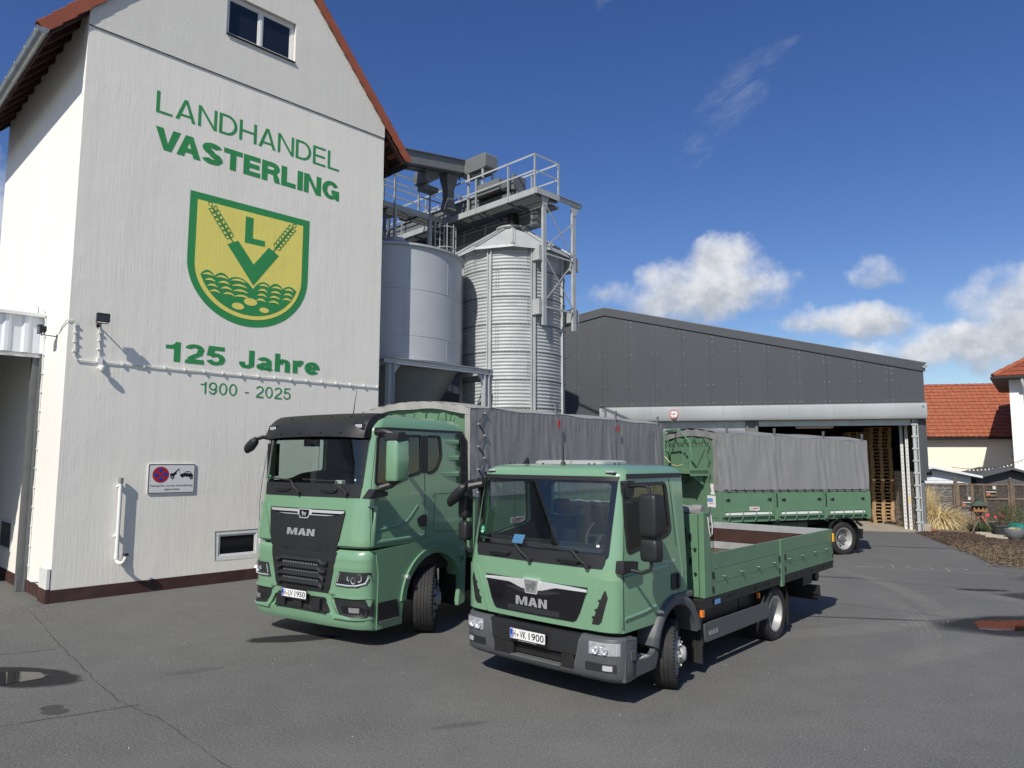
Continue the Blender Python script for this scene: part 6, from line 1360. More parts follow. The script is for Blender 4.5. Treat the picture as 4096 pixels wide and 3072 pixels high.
# side glass, seals, door joints
for far in (False, True):
    m_ = MB(); K.spoly(m_, ring_pts(dwin2 if far else dwin, .012), -.012, far=far)
    if not far: K.spoly(m_, ring_pts(rwin, .012), -.012, far=far)
    obj('side_window', m_, M['glass_dark' if far else 'glass_side'], tx_, smooth=0)
    m_ = MB()
    for wq in ((dwin2,) if far else (dwin, rwin)): K.spoly(m_, ring_pts(wq, .022), .004, [ring_pts(wq, -.018)], far, .02)
    if not far: K.spoly(m_, [(-.285, 2.97), (-.15, 2.97), (-.15, 2.40), (-.285, 2.40)], .003, (), far)
    obj('window_seal', m_, M['black_plastic'], tx_, smooth=0)
    m_ = MB()
    def line(mb, pts, w=.010, o=.0025):
        for q in stroke(pts, w): K.spoly(mb, q, o, (), far)
    line(m_, [(-1.235, 3.0), (-1.34, 2.3), (-1.37, 1.95), (-1.355, 1.40)]); line(m_, [(-.215, 3.02), (-.215, 2.4), (-.20, 1.40)]); line(m_, rpoly([(-.02, 2.075), (.64, 2.075), (.655, 1.46), (-.005, 1.51)], .06)+[(-.02+.06, 2.075)], .007)
    obj('door_joint', m_, M['black_metal'], tx_, smooth=0)
    m_ = MB(); sg = -1 if not far else 1
    m_.loft([[K.side(x, 3.055-.02*max(0, -1.05-x)*4+dz, o, far) for o, dz in ((-.01, -.02), (.022, -.016), (.022, .012), (-.01, .02))] for x in lin(-1.28, .74, 12)], True, True); obj('drip_rail', m_, M['black_plastic'], tx_)
    m_ = MB(); pr = rpoly([(.59, 3.03), (.75, 3.03), (.76, 2.75), (.81, 2.2), (.69, 2.2), (.66, 2.75)], .02); K.spoly(m_, pr, .045, (), far, .12)
    for z in (2.4, 2.6, 2.8, 3.0):
        for k in range(4): K.spoly(m_, [(.63+k*.035, z-.17), (.642+k*.035, z-.17), (.632+k*.035, z), (.62+k*.035, z)], .055, (), far, .02)
    obj('air_flap', m_, M['black_plastic'], tx_, smooth=0)
    m_ = MB()
    for x0, z0, z1 in ((.27, 2.91, 2.86), (.31, 2.66, 2.60), (.16, 2.40, 2.34)):
        m_.add([K.side(x0, z0, 0, far), K.side(.64, z0+.02, 0, far), K.side(.64, z1-.02, 0, far), K.side(x0+.05, z1, 0, far), K.side(.60, z0-.01, .035, far), K.side(.60, z1, .035, far)], [(0, 1, 4), (0, 4, 5, 3), (3, 5, 2), (1, 2, 5, 4)])
    m_.loft([[K.side(x, z+dz, o, far) for o, dz in ((0, -.02), (.012, -.012), (.012, .012), (0, .03))] for x, z in ((-1.34, 1.44), (-.9, 1.45), (-.22, 1.462))], True, True)
    m_.loft([[K.side(x, z+dz, o, far) for o, dz in ((0, -.035), (.009, 0), (0, .02))] for x, z in ((-1.33, 1.60), (-.75, 1.66), (-.62, 1.70), (-.50, 1.80), (-.38, 1.92))], True, True); obj('pressed_crease', m_, M['green_paint'], tx_, smooth=25)
    m_ = MB(); K.spoly(m_, rpoly([(-.40, 1.72), (-.28, 1.775), (-.175, 1.775), (-.175, 1.60), (-.35, 1.60)], .03), .012, (), far, .03); K.spoly(m_, rrect(-.30, -.20, 1.62, 1.75, .02), .03, (), far, .03); obj('door_handle', m_, M['black_plastic'], tx_, smooth=0)
m_ = MB(); K.stext(m_, 'TGX 26.540', -.56, -.205, 2.078, 2.118, .004, .012); obj('model_lettering', m_, M['sticker_white'], tx_, smooth=0)
# front mask
m_ = MB(); K.patch(m_, [(1.885, K.c-.79, K.c+.83), (1.84, K.c-.80, K.c+.84), (1.36, K.c-.71, K.c+.74), (1.25, K.c-.62, K.c+.64), (1.20, K.c-.56, K.c+.58)], .02, 18); gp_ = obj('grille_panel', m_, M['black_plastic'], tx_)
m_ = MB(); K.patch(m_, [(1.872, K.c-.795, K.c+.795), (1.845, K.c-.79, K.c+.79), (1.805, K.c-.60, K.c+.60), (1.795, K.c-.45, K.c+.45)], .032, 18); K.patch(m_, [(1.88, K.c-.13, K.c+.13), (1.80, K.c-.12, K.c+.12), (1.745, K.c-.085, K.c+.085)], .04, 6); obj('chrome_bar', m_, M['chrome'], gp_, smooth=25)
m_ = MB(); K.patch(m_, [(1.868, K.c-.105, K.c+.105), (1.80, K.c-.10, K.c+.10), (1.76, K.c-.07, K.c+.07)], .044, 6); K.patch(m_, [(1.835, K.c-.76, K.c-.16), (1.81, K.c-.62, K.c-.15)], .036, 8); K.patch(m_, [(1.835, K.c+.16, K.c+.76), (1.81, K.c+.15, K.c+.62)], .036, 8)
K.patch(m_, [(1.30, K.c-.42, K.c-.06), (1.25, K.c-.40, K.c-.06)], .024, 6); K.patch(m_, [(1.30, K.c+.06, K.c+.42), (1.25, K.c+.06, K.c+.40)], .024, 6); obj('gloss_insert', m_, M['black_gloss'], gp_, smooth=0)
lion = [(-.055, .0), (-.035, .0), (-.025, .03), (.012, .03), (.02, .0), (.042, .0), (.045, .05), (.075, .06), (.07, .09), (.035, .10), (.01, .075), (-.03, .07), (-.06, .075), (-.075, .05), (-.055, .045)]
m_ = MB(); K.fpoly(m_, [(K.c+p[0]*.75, 1.775+p[1]*.75) for p in lion], .0475); obj('emblem', m_, M['alu'], gp_, smooth=0)
m_ = MB(); bold_on(m_, 'MAN', .245, lambda u, v: K.front(1.605+(1.0-1.605)*u, 1.497+.098*v, .031), .07); bold_on(m_, 'MAN', .245, lambda u, v: K.front(1.605+(1.0-1.605)*u, 1.497+.098*v, .024), .07); obj('front_lettering', m_, M['alu'], gp_, smooth=0)
for s_ in (0, 1):
    mm = (lambda r: K.mir(r)) if s_ else (lambda r: r)
    m_ = MB(); K.patch(m_, mm([(1.955, .26, .012), (1.93, .275, .008), (1.45, .50, .01), (1.40, .525, .012)]), .03, 10, .03); obj('corner_deflector', m_, M['green_paint'], tx_, smooth=50)
    m_ = MB(); P0 = [K.side(x, z, .004, bool(s_)) for x, z in ((-1.335, 1.93), (-1.30, 1.93), (-1.31, 1.42), (-1.345, 1.42))]; m_.add(P0, [(0, 1, 2, 3)]); obj('deflector_slot', m_, M['black_metal'], tx_, smooth=0)
# bumper
def bprof(z):
    pts = [(.24, .10), (.27, .02), (.32, -.01), (.44, -.03), (.475, -.005), (.52, .0), (.66, -.01), (.74, -.015), (1.05, -.02), (1.10, -.035), (1.17, -.02), (1.20, -.03), (1.30, -.012), (1.34, .03)]
    for (a, b), (c, d) in zip(pts[:-1], pts[1:]):
        if z <= c: return b+(d-b)*max(0, (z-a)/(c-a))
    return pts[-1][1]
Bq = Cab(-1.50, 1.255, 1.225, .07, .27, .17, 1.45, 2.95, 0, 0, bprof)
bl = [(z, 0, 0) for z in (.245, .27, .30, .34, .40, .44, .475, .52, .60, .68, .76, .9, 1.03, 1.075, 1.11, 1.16, 1.19, 1.22, 1.28, 1.32, 1.335)]
obj('bumper', Bq.solid(bl, -1.14, 40), M['green_paint'], tx_, smooth=28)
m_ = MB(); m_.box(-1.30, .5, .16, 2.38, .9, 1.5); obj('dark_gap_filler', m_, M['black_metal'], tx_, smooth=0)  # dark filler box added to keep the gap above the bumper black
m_ = MB(); Bq.patch(m_, [(1.30, K.c-.715, K.c+.70), (1.18, K.c-.69, K.c+.675), (.80, K.c-.60, K.c+.575), (.73, K.c-.56, K.c+.535)], .012, 16); lg = obj('lower_grille', m_, M['black_plastic'], tx_)
for z in (1.165, 1.055, .945, .835):
    k = (1.30-z)*.25; m_ = MB()
    pr = [(z+.038, 0), (z+.030, .035), (z-.012, .05), (z-.036, .0)]
    ys2 = lin(K.c-.60+k, K.c+.58-k, 14); m_.loft([[(Bq.fx(y, z)-.012-o, y, zz-(.035 if abs(y-K.c) > .44 else 0)) for zz, o in pr] for y in ys2], True, True); obj('grille_slat', m_, M['black_plastic'], lg, smooth=0)
m_ = MB()
for z in (1.11, 1.0, .89):
    for k in range(14): y = K.c-.36+k*.055; m_.box(Bq.fx(y, z)-.017, Bq.fx(y, z)-.010, y-.006, y+.03, z-.018, z+.01)
obj('radiator_mesh', m_, M['galv_dark'], lg, smooth=0)
m_ = MB(); Bq.patch(m_, [(.66, K.c-.50, K.c+.50), (.60, K.c-.56, K.c+.56), (.48, K.c-.60, K.c+.58), (.45, K.c-.60, K.c+.58)], .006, 14); obj('lower_opening', m_, M['black_metal'], tx_)
m_ = MB()
for k in range(2): y = K.c-.45+k*.75; m_.box(Bq.fx(K.c, .5)-.06, Bq.fx(K.c, .5)+.02, y, y+.15, .47, .64)
m_.box(Bq.fx(K.c, .5)-.05, Bq.fx(K.c, .5), K.c-.56, K.c+.54, .455, .475); m_.box(Bq.fx(K.c, .5)-.05, Bq.fx(K.c, .5)-.01, K.c-.06, K.c+.12, .48, .60); obj('tow_hatch', m_, M['black_plastic'], tx_, bevel=.008)
plate(tx_, Bq, 1.60, 1.068, .612, .722, .055, [('H', .10, .165), ('LV', .29, .46), ('1950', .54, .965)], .225)
for s_ in (0, 1):
    mm = (lambda r: Bq.mir(r)) if s_ else (lambda r: r)
    m_ = MB(); Bq.patch(m_, mm([(1.045, .475, .04), (1.03, .485, .035), (.90, .53, .03), (.845, .55, .16)]), .012, 10); hl_ = obj('headlight', m_, M['black_plastic'], tx_)
    m_ = MB(); Bq.patch(m_, mm([(1.04, .470, .045), (.905, .522, .04), (.855, .54, .16)]), .03, 10, .02); obj('lens', m_, M['lens_clear'], hl_, smooth=40)
    m_ = MB()
    for y, z, r_ in ((.14, .97, .052), (.22, .935, .045), (.30, .96, .03)): y = 2*K.c-y if s_ else y; m_.lathe([(.001, .012), (r_*.6, .008), (r_, -.012), (r_*1.05, -.012)], (Bq.fx(y, z)-.013, y, z), 'x', 14)
    yy = lambda y: 2*K.c-y if s_ else y
    m_.tube([Bq.front(yy(.515), .868, .024), Bq.front(yy(.30), .862, .024), Bq.front(yy(.17), .868, .024), Bq.front(yy(.07), .90, .024), Bq.front(yy(.045), .98, .024)], .013, 6); m_.tube([Bq.front(yy(.46), 1.02, .024), Bq.front(yy(.50), .90, .024)], .007, 6); obj('reflector', m_, M['white_lens'], hl_)
    m_ = MB(); Bq.patch(m_, mm([(.685, .56, .10), (.66, .575, .03), (.60, .56, .02), (.455, .47, .02), (.435, .45, .06)]), .008, 10); fg_ = obj('fog_light_panel', m_, M['black_plastic'], tx_)
    m_ = MB(); Bq.patch(m_, mm([(.585, .42, .12), (.55, .44, .05), (.475, .40, .05)]), .020, 8); obj('fog_light', m_, M['black_gloss'], fg_, smooth=30); m_ = MB()
    Bq.patch(m_, mm([(.565, .30, .14), (.50, .29, .14)]), .024, 4); obj('fog_reflector', m_, M['zinc'], fg_)
    m_ = MB(); Bq.patch(m_, mm([(.70, .60, .05), (.685, .60, .02)]), .03, 8, .03); Bq.patch(m_, mm([(.62, .70, .63), (.46, .59, .50), (.43, .56, .02), (.405, .56, .02)]), .03, 8, .03); obj('bumper_fin', m_, M['green_paint'], tx_, smooth=40)
m_ = MB()
for s_ in (0, 1):
    yy = lambda y: 2*Bq.c-y if s_ else y
    for pts in ([(.70, .735), (.63, .70), (.56, .715), (.03, .735)], [(.61, .735), (.615, .66)], [(.45, .42), (.452, .26)]):
        for q in stroke(pts, .008): Bq.fpoly(m_, [(yy(a), b) for a, b in q], .004)
obj('bumper_joint', m_, M['black_metal'], tx_, smooth=0)
# lower side panels, steps, arches
AX, AR = .02, .68
def archpts(r, a0, a1, n=20, cz=.52): return [(AX+r*math.cos(R(a0+(a1-a0)*i/n)), cz+r*math.sin(R(a0+(a1-a0)*i/n))) for i in range(n+1)]
for far in (False, True):
    yo = (.02, .10) if not far else (2.40, 2.48); oy = .012 if not far else 2.488
    m_ = MB(); pl_p = [(-1.215, .25), (-.70, .25), (-.70, .42)]+archpts(AR, 172, 32)+[(.80, 1.07), (.73, 1.385), (-.20, 1.385), (-1.34, 1.335), (-1.25, 1.30), (-1.20, 1.0)]
    m_.prism(pl_p, 'y', *yo); o = obj('side_panel', m_, M['green_paint'], tx_, smooth=0, bevel=.012)
    m_ = MB(); m_.prism(rpoly([(-1.20, .615), (-.82, .615), (-.76, .36), (-1.20, .33)], .02), 'y', oy-.002 if not far else oy-.09, oy+.09 if not far else oy+.002); stp = obj('step_recess', m_, M['black_metal'], tx_, smooth=0)
    m_ = MB(); m_.box(-1.18, -.78, oy-.012, oy+.05, .335, .36)
    for k in range(9): m_.box(-1.17+k*.042, -1.145+k*.042, oy-.01, oy+.04, .36, .365)
    obj('step_tread', m_, M['galv_dark'], stp, smooth=0)
    m_ = MB(); out, inn = archpts(AR+.085, 176, 22, 24), archpts(AR-.02, 176, 22, 24); sgn = -1 if not far else 1
    m_.loft([[(p[0], oy+sgn*-.01, p[1]), (p[0], oy+sgn*.022, p[1]), (q[0], oy+sgn*.012, q[1]), (q[0], oy-sgn*.25, q[1])] for p, q in zip(out, inn)], False, False); obj('wheel_arch', m_, M['green_paint'], tx_, smooth=50)
    m_ = MB(); m_.prism(rpoly([(.53, 1.04), (.80, 1.07), (.775, .33), (.60, .29), (.66, .60), (.62, .85)], .02), 'y', *yo); obj('rear_fender', m_, M['green_paint'], tx_, bevel=.01, smooth=0)
    m_ = MB(); m_.box(.70, .72, oy+(.02 if not far else -.46), oy+(.46 if not far else -.02), .28, 1.0); obj('mudflap', m_, M['rubber'], tx_, smooth=0)
m_ = MB(); m_.cyl((-.62, 0, .90), .03, 'y', -.03, .03, 14); obj('bracket_cap', m_, M['chrome'], tx_)
m_ = MB(); m_.box(.60, .64, -.0, .04, .95, 1.02); obj('side_marker', m_, M['orange_lens'], tx_, smooth=0)
# mirrors
m_ = MB(); m_.tube([K.side(-1.25, 2.99, .0), (-1.26, -.10, 3.0), (-1.20, -.22, 2.95)], [.05, .04, .05], 8); m_.prism(rpoly([(-1.30, 2.86), (-1.06, 2.86), (-1.06, 2.90), (-1.14, 2.99), (-1.28, 2.98)], .03), 'y', -.38, -.13); m_.tube([(-1.17, -.24, 2.33), (-1.20, -.18, 2.25), (-1.30, -.06, 2.20)], [.07, .05, .05], 8); m_.prism(rpoly([(-1.52, 2.06), (-1.15, 2.09), (-1.14, 2.15), (-1.38, 2.20)], .03), 'y', -.08, .06)
mo = obj('mirror_arm', m_, M['black_plastic'], tx_, bevel=.01)
m_ = MB(); m_.loft([[(x*k+(-1.18)*(1-k), -.255+(y+.255)*k, z) for x, y in rpoly([(-1.30, -.37), (-1.30, -.15), (-1.05, -.12), (-1.05, -.40)], .05)] for z, k in ((2.31, .9), (2.34, 1), (2.6, 1.0), (2.85, .97), (2.875, .88))], True, True); obj('mirror_shell', m_, M['green_paint'], mo, smooth=50)
m_ = MB(); m_.quad((-1.046, -.375, 2.37), (-1.046, -.145, 2.37), (-1.046, -.15, 2.83), (-1.046, -.37, 2.83)); obj('mirror_glass', m_, M['chrome'], mo, smooth=0)
m_ = MB(); m_.tube([K.front(2.25, 2.93, .02), (-1.46, 2.33, 2.95), (-1.47, 2.42, 2.93)], .03, 8); m_.loft([[(-1.54+.07*math.cos(a)*k, y, 2.89-.10*t+.085*math.sin(a)*k-.03*t) for a in [2*math.pi*j/14 for j in range(14)]] for t, y, k in ((0, 2.38, .4), (.1, 2.41, .9), (.5, 2.50, 1.15), (.9, 2.60, .95), (1, 2.63, .4))], True, True); obj('kerb_mirror', m_, M['black_plastic'], tx_)
m_ = MB(); m_.tube([K.side(-1.28, 2.99, 0, True), (-1.05, 2.62, 2.93)], .045, 8); m_.loft([[(x, y, z) for x, y in rpoly([(-1.10, 2.56), (-1.10, 2.70), (-.95, 2.72), (-.95, 2.54)], .04)] for z in (2.33, 2.86)], True, True); obj('far_mirror', m_, M['black_plastic'], tx_, smooth=50)
m_ = MB(); m_.tube([(-.95, .87, 3.25), (-.93, .86, 3.45), (-.90, .85, 3.70)], [.009, .006, .003], 6); m_.lathe([(.03, 3.235), (.02, 3.28), (.008, 3.30)], (-.95, .87, 0), 'z', 10); obj('aerial', m_, M['ink'], tx_)
# dash clutter behind the glass
m_ = MB(); m_.box(K.fx(1.25, 2.35)+.06, K.fx(1.25, 2.35)+.12, 1.22, 1.34, 2.26, 2.42); m_.cyl((K.fx(1.3, 2.8)+.1, 1.42, 2.86), .12, 'z', -.06, .06, 16); obj('camera_unit', m_, M['black_plastic'], tx_, bevel=.01)
m_ = MB(); m_.box(-1.3, -1.22, .70, .84, 2.22, 2.30); obj('dash_box', m_, M['sticker_white'], tx_, bevel=.006)
m_ = MB(); K.fpoly(m_, [(2.235+.035*math.cos(k*.4488), 2.33+.035*math.sin(k*.4488)) for k in range(14)], .0085); obj('emission_sticker', m_, M['sticker_green'], tx_, smooth=0)
m_ = MB(); K.fpoly(m_, rrect(.32, .35, 2.30, 2.325, .004), .0085); obj('toll_sticker', m_, M['sticker_white'], tx_, smooth=0)
# chassis and wheels
m_ = MB()
for y in (.85, 1.62): m_.box(-.9, 9.0, y, y+.08, .75, 1.0)
m_.cyl((.02, 0, .5), .08, 'y', .3, 2.25, 12); m_.box(1.0, 2.3, .15, .75, .45, 1.0); m_.box(-.9, .6, .6, 1.95, .45, .9); m_.cyl((1.65, 0, .7), .28, 'x', -.6, .6, 20); obj('chassis', m_, M['black_metal'], tx_, smooth=30)
wheel(tx_, .02, .20, .497, .31, .285, 35, False, .45); wheel(tx_, .02, 2.35, .497, .31, .285, 31, True, .45)
for x in (5.0, 6.35):
    for far in (False, True): wheel(tx_, x, .33 if not far else 2.22, .497, .58, .285, 0, far, .05, 7)
# tipping body with tarpaulin
BX0, BX1, BW = .98, 9.17, 2.50
m_ = MB(); m_.prism([(.02, 1.15), (BW-.02, 1.15), (BW-.02, 3.43), (BW/2, 3.58), (.02, 3.43)], 'x', BX0-.07, BX0); m_.box(BX0-.13, BX0-.07, .0, .12, 1.15, 3.42); m_.box(BX0-.13, BX0-.07, BW-.12, BW, 1.15, 3.42)
for y in (.55, 1.0, 1.5, 1.95): m_.box(BX0-.11, BX0-.07, y, y+.06, 1.15, 3.40)
obj('front_bulkhead', m_, M['green_panel'], tx_, bevel=.008, smooth=0)
for y0, y1 in ((0, .05), (BW-.05, BW)):
    for i in range(3): xa = BX0+.12+i*2.68; m_ = MB(); m_.box(xa, xa+2.60, y0, y1, 1.15, 2.0); obj('dropside', m_, M['green_panel'], tx_, bevel=.01)
    m_ = MB()
    for i in range(4): xa = BX0+.0+i*2.68; m_.box(xa, xa+.11, y0-.01, y1+.01, 1.05, 2.15)
    obj('side_post', m_, M['green_panel'], tx_, bevel=.008)
m_ = MB(); m_.box(BX0, BX1, .0, BW, 1.0, 1.14); m_.box(BX1-.06, BX1, .06, BW-.06, 1.14, 3.4); obj('body_floor', m_, M['green_panel'], tx_, smooth=0)
def tarp_side(mb, x0, x1, y, zt, zb, sgn, seams, amp=.022, seed=0, n=220, m=26):
    """hanging cloth with gathered pleats under the top edge and slack folds"""
    rn = random.Random(seed); ph = [rn.uniform(0, 6.28) for _ in range(30)]; fr = [rn.uniform(2, 9) for _ in range(30)]
    def P(i, j):
        x = x0+(x1-x0)*i/n; v = j/m; z = zt(x)+(zb(x)-zt(x))*v; d = 0
        for q in range(5): d += amp*.22*math.sin(fr[q]*x*1.3+ph[q]+2.2*v*math.sin(ph[q+9]))*math.sin(math.pi*min(1, v*1.02))
        for q in range(4): d += amp*.20*max(0, 1-v*2.2)*min(1, v*14)*math.sin((17+9*q)*x+ph[q+5])
        for s_ in seams:
            e = (x-s_); d += amp*.9*math.exp(-(e/.06)**2)*(.5+.5*v); d += amp*.55*math.sin(e*26-5*v)*math.exp(-(e/.42)**2)*math.sin(math.pi*min(1, v))
        return (x, y+sgn*(d+.012), z)
    mb.grid(P, range(n+1), range(m+1))
def tarp_top(mb, x0, x1, W, zs, zr, n=60):
    ys3 = lin(-.02, W+.02, 16)
    mb.grid(lambda x, y: (x, y, zs(x)+(zr-.0)*math.sin(math.pi*min(1, max(0, (y+.02)/(W+.04))))**.8+.008*math.sin(x*5+y*3)), lin(x0, x1, n), ys3)
zt1 = lambda x: 3.475+.008*(x-1)+.012*math.cos((x-1.4)*2*math.pi/2.45)
m_ = MB(); tarp_side(m_, 1.0, BX1, -.005, zt1, lambda x: 1.985, -1, (1.35, 3.68, 6.38, 8.8), .013, 3); tarp_side(m_, 1.0, BX1, BW+.005, zt1, lambda x: 1.985, 1, (3.68, 6.38), .03, 5, 60, 8)
tarp_top(m_, .83, BX1+.02, BW, zt1, .15); m_.grid(lambda y, v: (.835-.015*math.sin(y*9)*v+.01*math.sin(y*23), y, 3.475+.15*math.sin(math.pi*min(1, max(0, (y+.02)/(BW+.04))))**.8-.13*v-.01*math.sin(y*6)*v), lin(-.02, BW+.02, 40), lin(0, 1, 4))
m_.grid(lambda x, v: (x, -.012-.006*math.sin(v*14), 3.47-v*1.47), lin(.845, 1.22, 5), lin(0, 1, 20)); m_.grid(lambda y, v: (.842, y, 3.44-v*1.44), lin(-.012, .10, 2), lin(0, 1, 6)); m_.grid(lambda y, v: (BX1+.02, y, 3.54+.13*math.sin(math.pi*y/BW)-v*1.5), lin(-.01, BW+.01, 12), lin(0, 1, 4))
tp = obj('tarpaulin', m_, M['tarp_warm_lightened'], tx_, smooth=60)
m_ = MB(); zz = [3.40-.19*k for k in range(8)]
for k in range(7): m_.tube([(1.06 if k % 2 else 1.24, -.03, zz[k]), (1.24 if k % 2 else 1.06, -.035, zz[k+1])], .007, 5)
for k in range(8): m_.tube([(.815, .35+k*.28, 3.40), (.845, .42+k*.28, 3.27)], .007, 5)
obj('lacing_cord', m_, M['ink'], tp); m_ = MB()
for k in range(8): m_.box(1.04 if k % 2 else 1.22, 1.09 if k % 2 else 1.27, -.045, -.02, zz[k]-.012, zz[k]+.012)
for x in (3.68, 6.38): m_.mat(1).box(x-.03, x+.03, -.075, -.055, 3.26, 3.40); m_.mat(0)
obj('buckle', m_, [M['galv'], M['red_ink']], tp, smooth=0)
m_ = MB()
for x in (1.43, 3.66, 6.34, 8.81): m_.add([(x-.012, -.03, 3.50), (x+.012, -.03, 3.50), (x+.012, .0, 3.50), (x-.012, .0, 3.50), (x-.04, -.035, 3.73), (x+.03, -.035, 3.73), (x+.03, .005, 3.73), (x-.04, .005, 3.73)], [(3, 2, 1, 0), (4, 5, 6, 7), (0, 1, 5, 4), (1, 2, 6, 5), (2, 3, 7, 6), (3, 0, 4, 7)])
obj('stake', m_, M['galv_dark'], tx_, smooth=0)
m_ = MB(); m_.box(2.05, 2.51, -.014, -.011, 1.49, 1.59); kp = obj('maker_plate', m_, M['plate_white'], tx_, smooth=0); m_ = MB(); text_on(m_, 'KEMPF', lambda u, v: (2.08+.40*u, -.016, 1.505+.07*v), .02); obj('plate_lettering', m_, M['red_ink'], kp, smooth=0)
# ================================================================== the small lorry
TO = Vector((1.9243, 8.5974, 0)); TA = R(48.24)
tg = thing('small_flatbed_lorry', 'small sage green flatbed lorry with open dropside bed in the foreground', 'lorry', TO, TA)
Q = Cab(-1.245, 1.135, 1.125, .05, .22, .125, 1.36, 2.42, .20, .045)
lv_ = [(.775, .02, .03), (.79, 0, 0), (1.0, 0, 0), (1.36, 0, 0), (1.6, 0, 0), (1.9, 0, 0), (2.2, 0, 0), (2.42, 0, 0), (2.455, .008, .0), (2.49, .035, .015), (2.52, .075, .05), (2.545, .14, .12), (2.56, .26, .26), (2.566, .5, .5), (2.568, .8, .7)]
body = obj('cab', Q.solid(lv_, .285), M['green_paint'], tg, smooth=0)
def temp(mb, mt='green_paint'): return obj('cutter', mb, M[mt], tg, smooth=0)
dw = rpoly([(-.985, 2.325), (-.115, 2.328), (-.06, 1.79), (-.16, 1.745), (-.985, 1.612)], [.05, .06, .08, .08, .07], 5)
ws = rpoly([(Q.c-.945, 1.56), (Q.c+.945, 1.56), (Q.c+.965, 2.375), (Q.c-.965, 2.375)], .06)
rw = rrect(Q.c-.90, Q.c+.90, 1.45, 2.30, .06)
inn = Cab(-1.16, 1.135, 1.06, .04, .2, .11, 1.36, 2.42, .20, .045)
def arch2(r, a0, a1, n=18, cx=-.005, cz=.44, ex=1.0): return [(cx+ex*r*math.cos(R(a0+(a1-a0)*i/n)), cz+r*math.sin(R(a0+(a1-a0)*i/n))) for i in range(n+1)]
bool_cut(body, [temp(inn.solid([(1.0, 0, 0), (1.6, 0, 0), (2.42, 0, 0), (2.5, .08, .12)], .22, 16), 'interior'), temp(MB().prism(ws, 'x', -2, -.6)), temp(MB().prism(dw, 'y', -.4, 2.8)), temp(MB().prism(rw, 'x', .1, .6)), temp(MB().prism([(-.55, .6), (-.455, .80), (-.30, .94), (-.12, 1.0), (.6, 1.0), (.6, .6)], 'y', -.4, 2.8))])
me = body.data; me.polygons.foreach_set('use_smooth', [True]*len(me.polygons)); me.set_sharp_from_angle(angle=R(32))
cab_interior(tg, Q, .2, .95, 1.62, -.62, 1.25, Q.c-.52)
m_ = MB(); Q.patch(m_, [(2.41, Q.c-1.0, Q.c+1.0), (1.55, Q.c-.975, Q.c+.975)], .003, 22, edge=False); obj('windscreen', m_, M['glass_dark'], tg)
m_ = MB(); fring(m_, Q, rpoly([(Q.c-.985, 1.54), (Q.c+.985, 1.54), (Q.c+1.005, 2.425), (Q.c-1.005, 2.425)], .06), rpoly([(Q.c-.925, 1.605), (Q.c+.925, 1.605), (Q.c+.945, 2.35), (Q.c-.945, 2.35)], .06), .007); obj('windscreen_seal', m_, M['black_gloss'], tg)
m_ = MB(); Q.patch(m_, [(2.425, Q.c-1.01, Q.c+1.01), (2.375, Q.c-1.005, Q.c+1.005)], .02, 20); obj('windscreen_trim', m_, M['black_plastic'], tg)
m_ = MB(); Q.patch(m_, [(1.585, Q.c-.96, Q.c+.96), (1.50, Q.c-.95, Q.c+.95), (1.445, Q.c-.925, Q.c+.925)], .012, 22); obj('cowl_panel', m_, M['black_plastic'], tg)
m_ = MB()
for y in (1.665, .63): x = Q.fx(y, 1.5); m_.box(x-.055, x-.01, y-.165, y+.165, 1.495, 1.53); m_.box(x-.045, x-.005, y-.12, y+.12, 1.47, 1.50)
obj('grab_handle', m_, M['black_plastic'], tg, bevel=.012)
m_ = MB(); wiper(m_, Q, 1.18, 1.465, 1.415, 1.62, 2.04, 1.66, .035); wiper(m_, Q, .378, 1.462, .605, 1.625, 1.28, 1.65, .035); obj('wiper', m_, M['rubber'], tg)
for far in (False, True):
    m_ = MB(); Q.spoly(m_, ring_pts(dw, .012), -.012, (), far); obj('side_window', m_, M['glass_dark' if far else 'glass_side'], tg, smooth=0)
    m_ = MB(); Q.spoly(m_, ring_pts(dw, .03), .004, [ring_pts(dw, -.012)], far, .02); Q.spoly(m_, [(-.345, 2.34), (-.335, 2.34), (-.30, 1.72), (-.31, 1.72)], .003, (), far); obj('window_seal', m_, M['black_plastic'], tg, smooth=0)
    m_ = MB()
    for pts in ([(-.95, 2.40), (-1.02, 2.1), (-1.095, 1.42), (-1.10, .82)], [(-.03, 2.385), (.015, 2.1), (.045, 1.7), (.09, 1.01)]):
        for q in stroke(pts, .011): Q.spoly(m_, q, .0025, (), far)
    obj('door_joint', m_, M['black_metal'], tg, smooth=0)
    m_ = MB(); m_.loft([[Q.side(x, 2.43+dz, o, far) for o, dz in ((-.01, -.03), (.02, -.025), (.02, .02), (-.01, .025))] for x in lin(-.93, .24, 8)], True, True); obj('drip_rail', m_, M['black_plastic'], tg)
    m_ = MB(); Q.spoly(m_, rrect(-.095, .085, 1.105, 1.295, .03), .012, (), far, .03); Q.spoly(m_, rrect(.03, .075, 1.12, 1.28, .02), .03, (), far, .03); obj('door_handle', m_, M['black_plastic'], tg, smooth=0)
    m_ = MB(); m_.loft([[Q.side(x, z+dz, o, far) for o, dz in ((0, -.03), (.012, 0), (0, .015))] for x, z in ((-1.08, 1.36), (-.6, 1.385), (-.15, 1.40))], True, True)
    m_.loft([[Q.side(x, z+dz, o, far) for o, dz in ((0, -.02), (.014, -.005), (.014, .01), (0, .02))] for x, z in ((-1.08, .93), (-.7, .95), (-.45, .98))], True, True)
    m_.loft([[Q.side(x+dx, z, o, far) for o, dx in ((0, -.02), (.012, .0), (0, .03))] for x, z in ((.02, 2.36), (.06, 2.1), (.12, 1.7), (.17, 1.3), (.20, 1.02))], True, True); obj('pressed_crease', m_, M['green_paint'], tg, smooth=60)
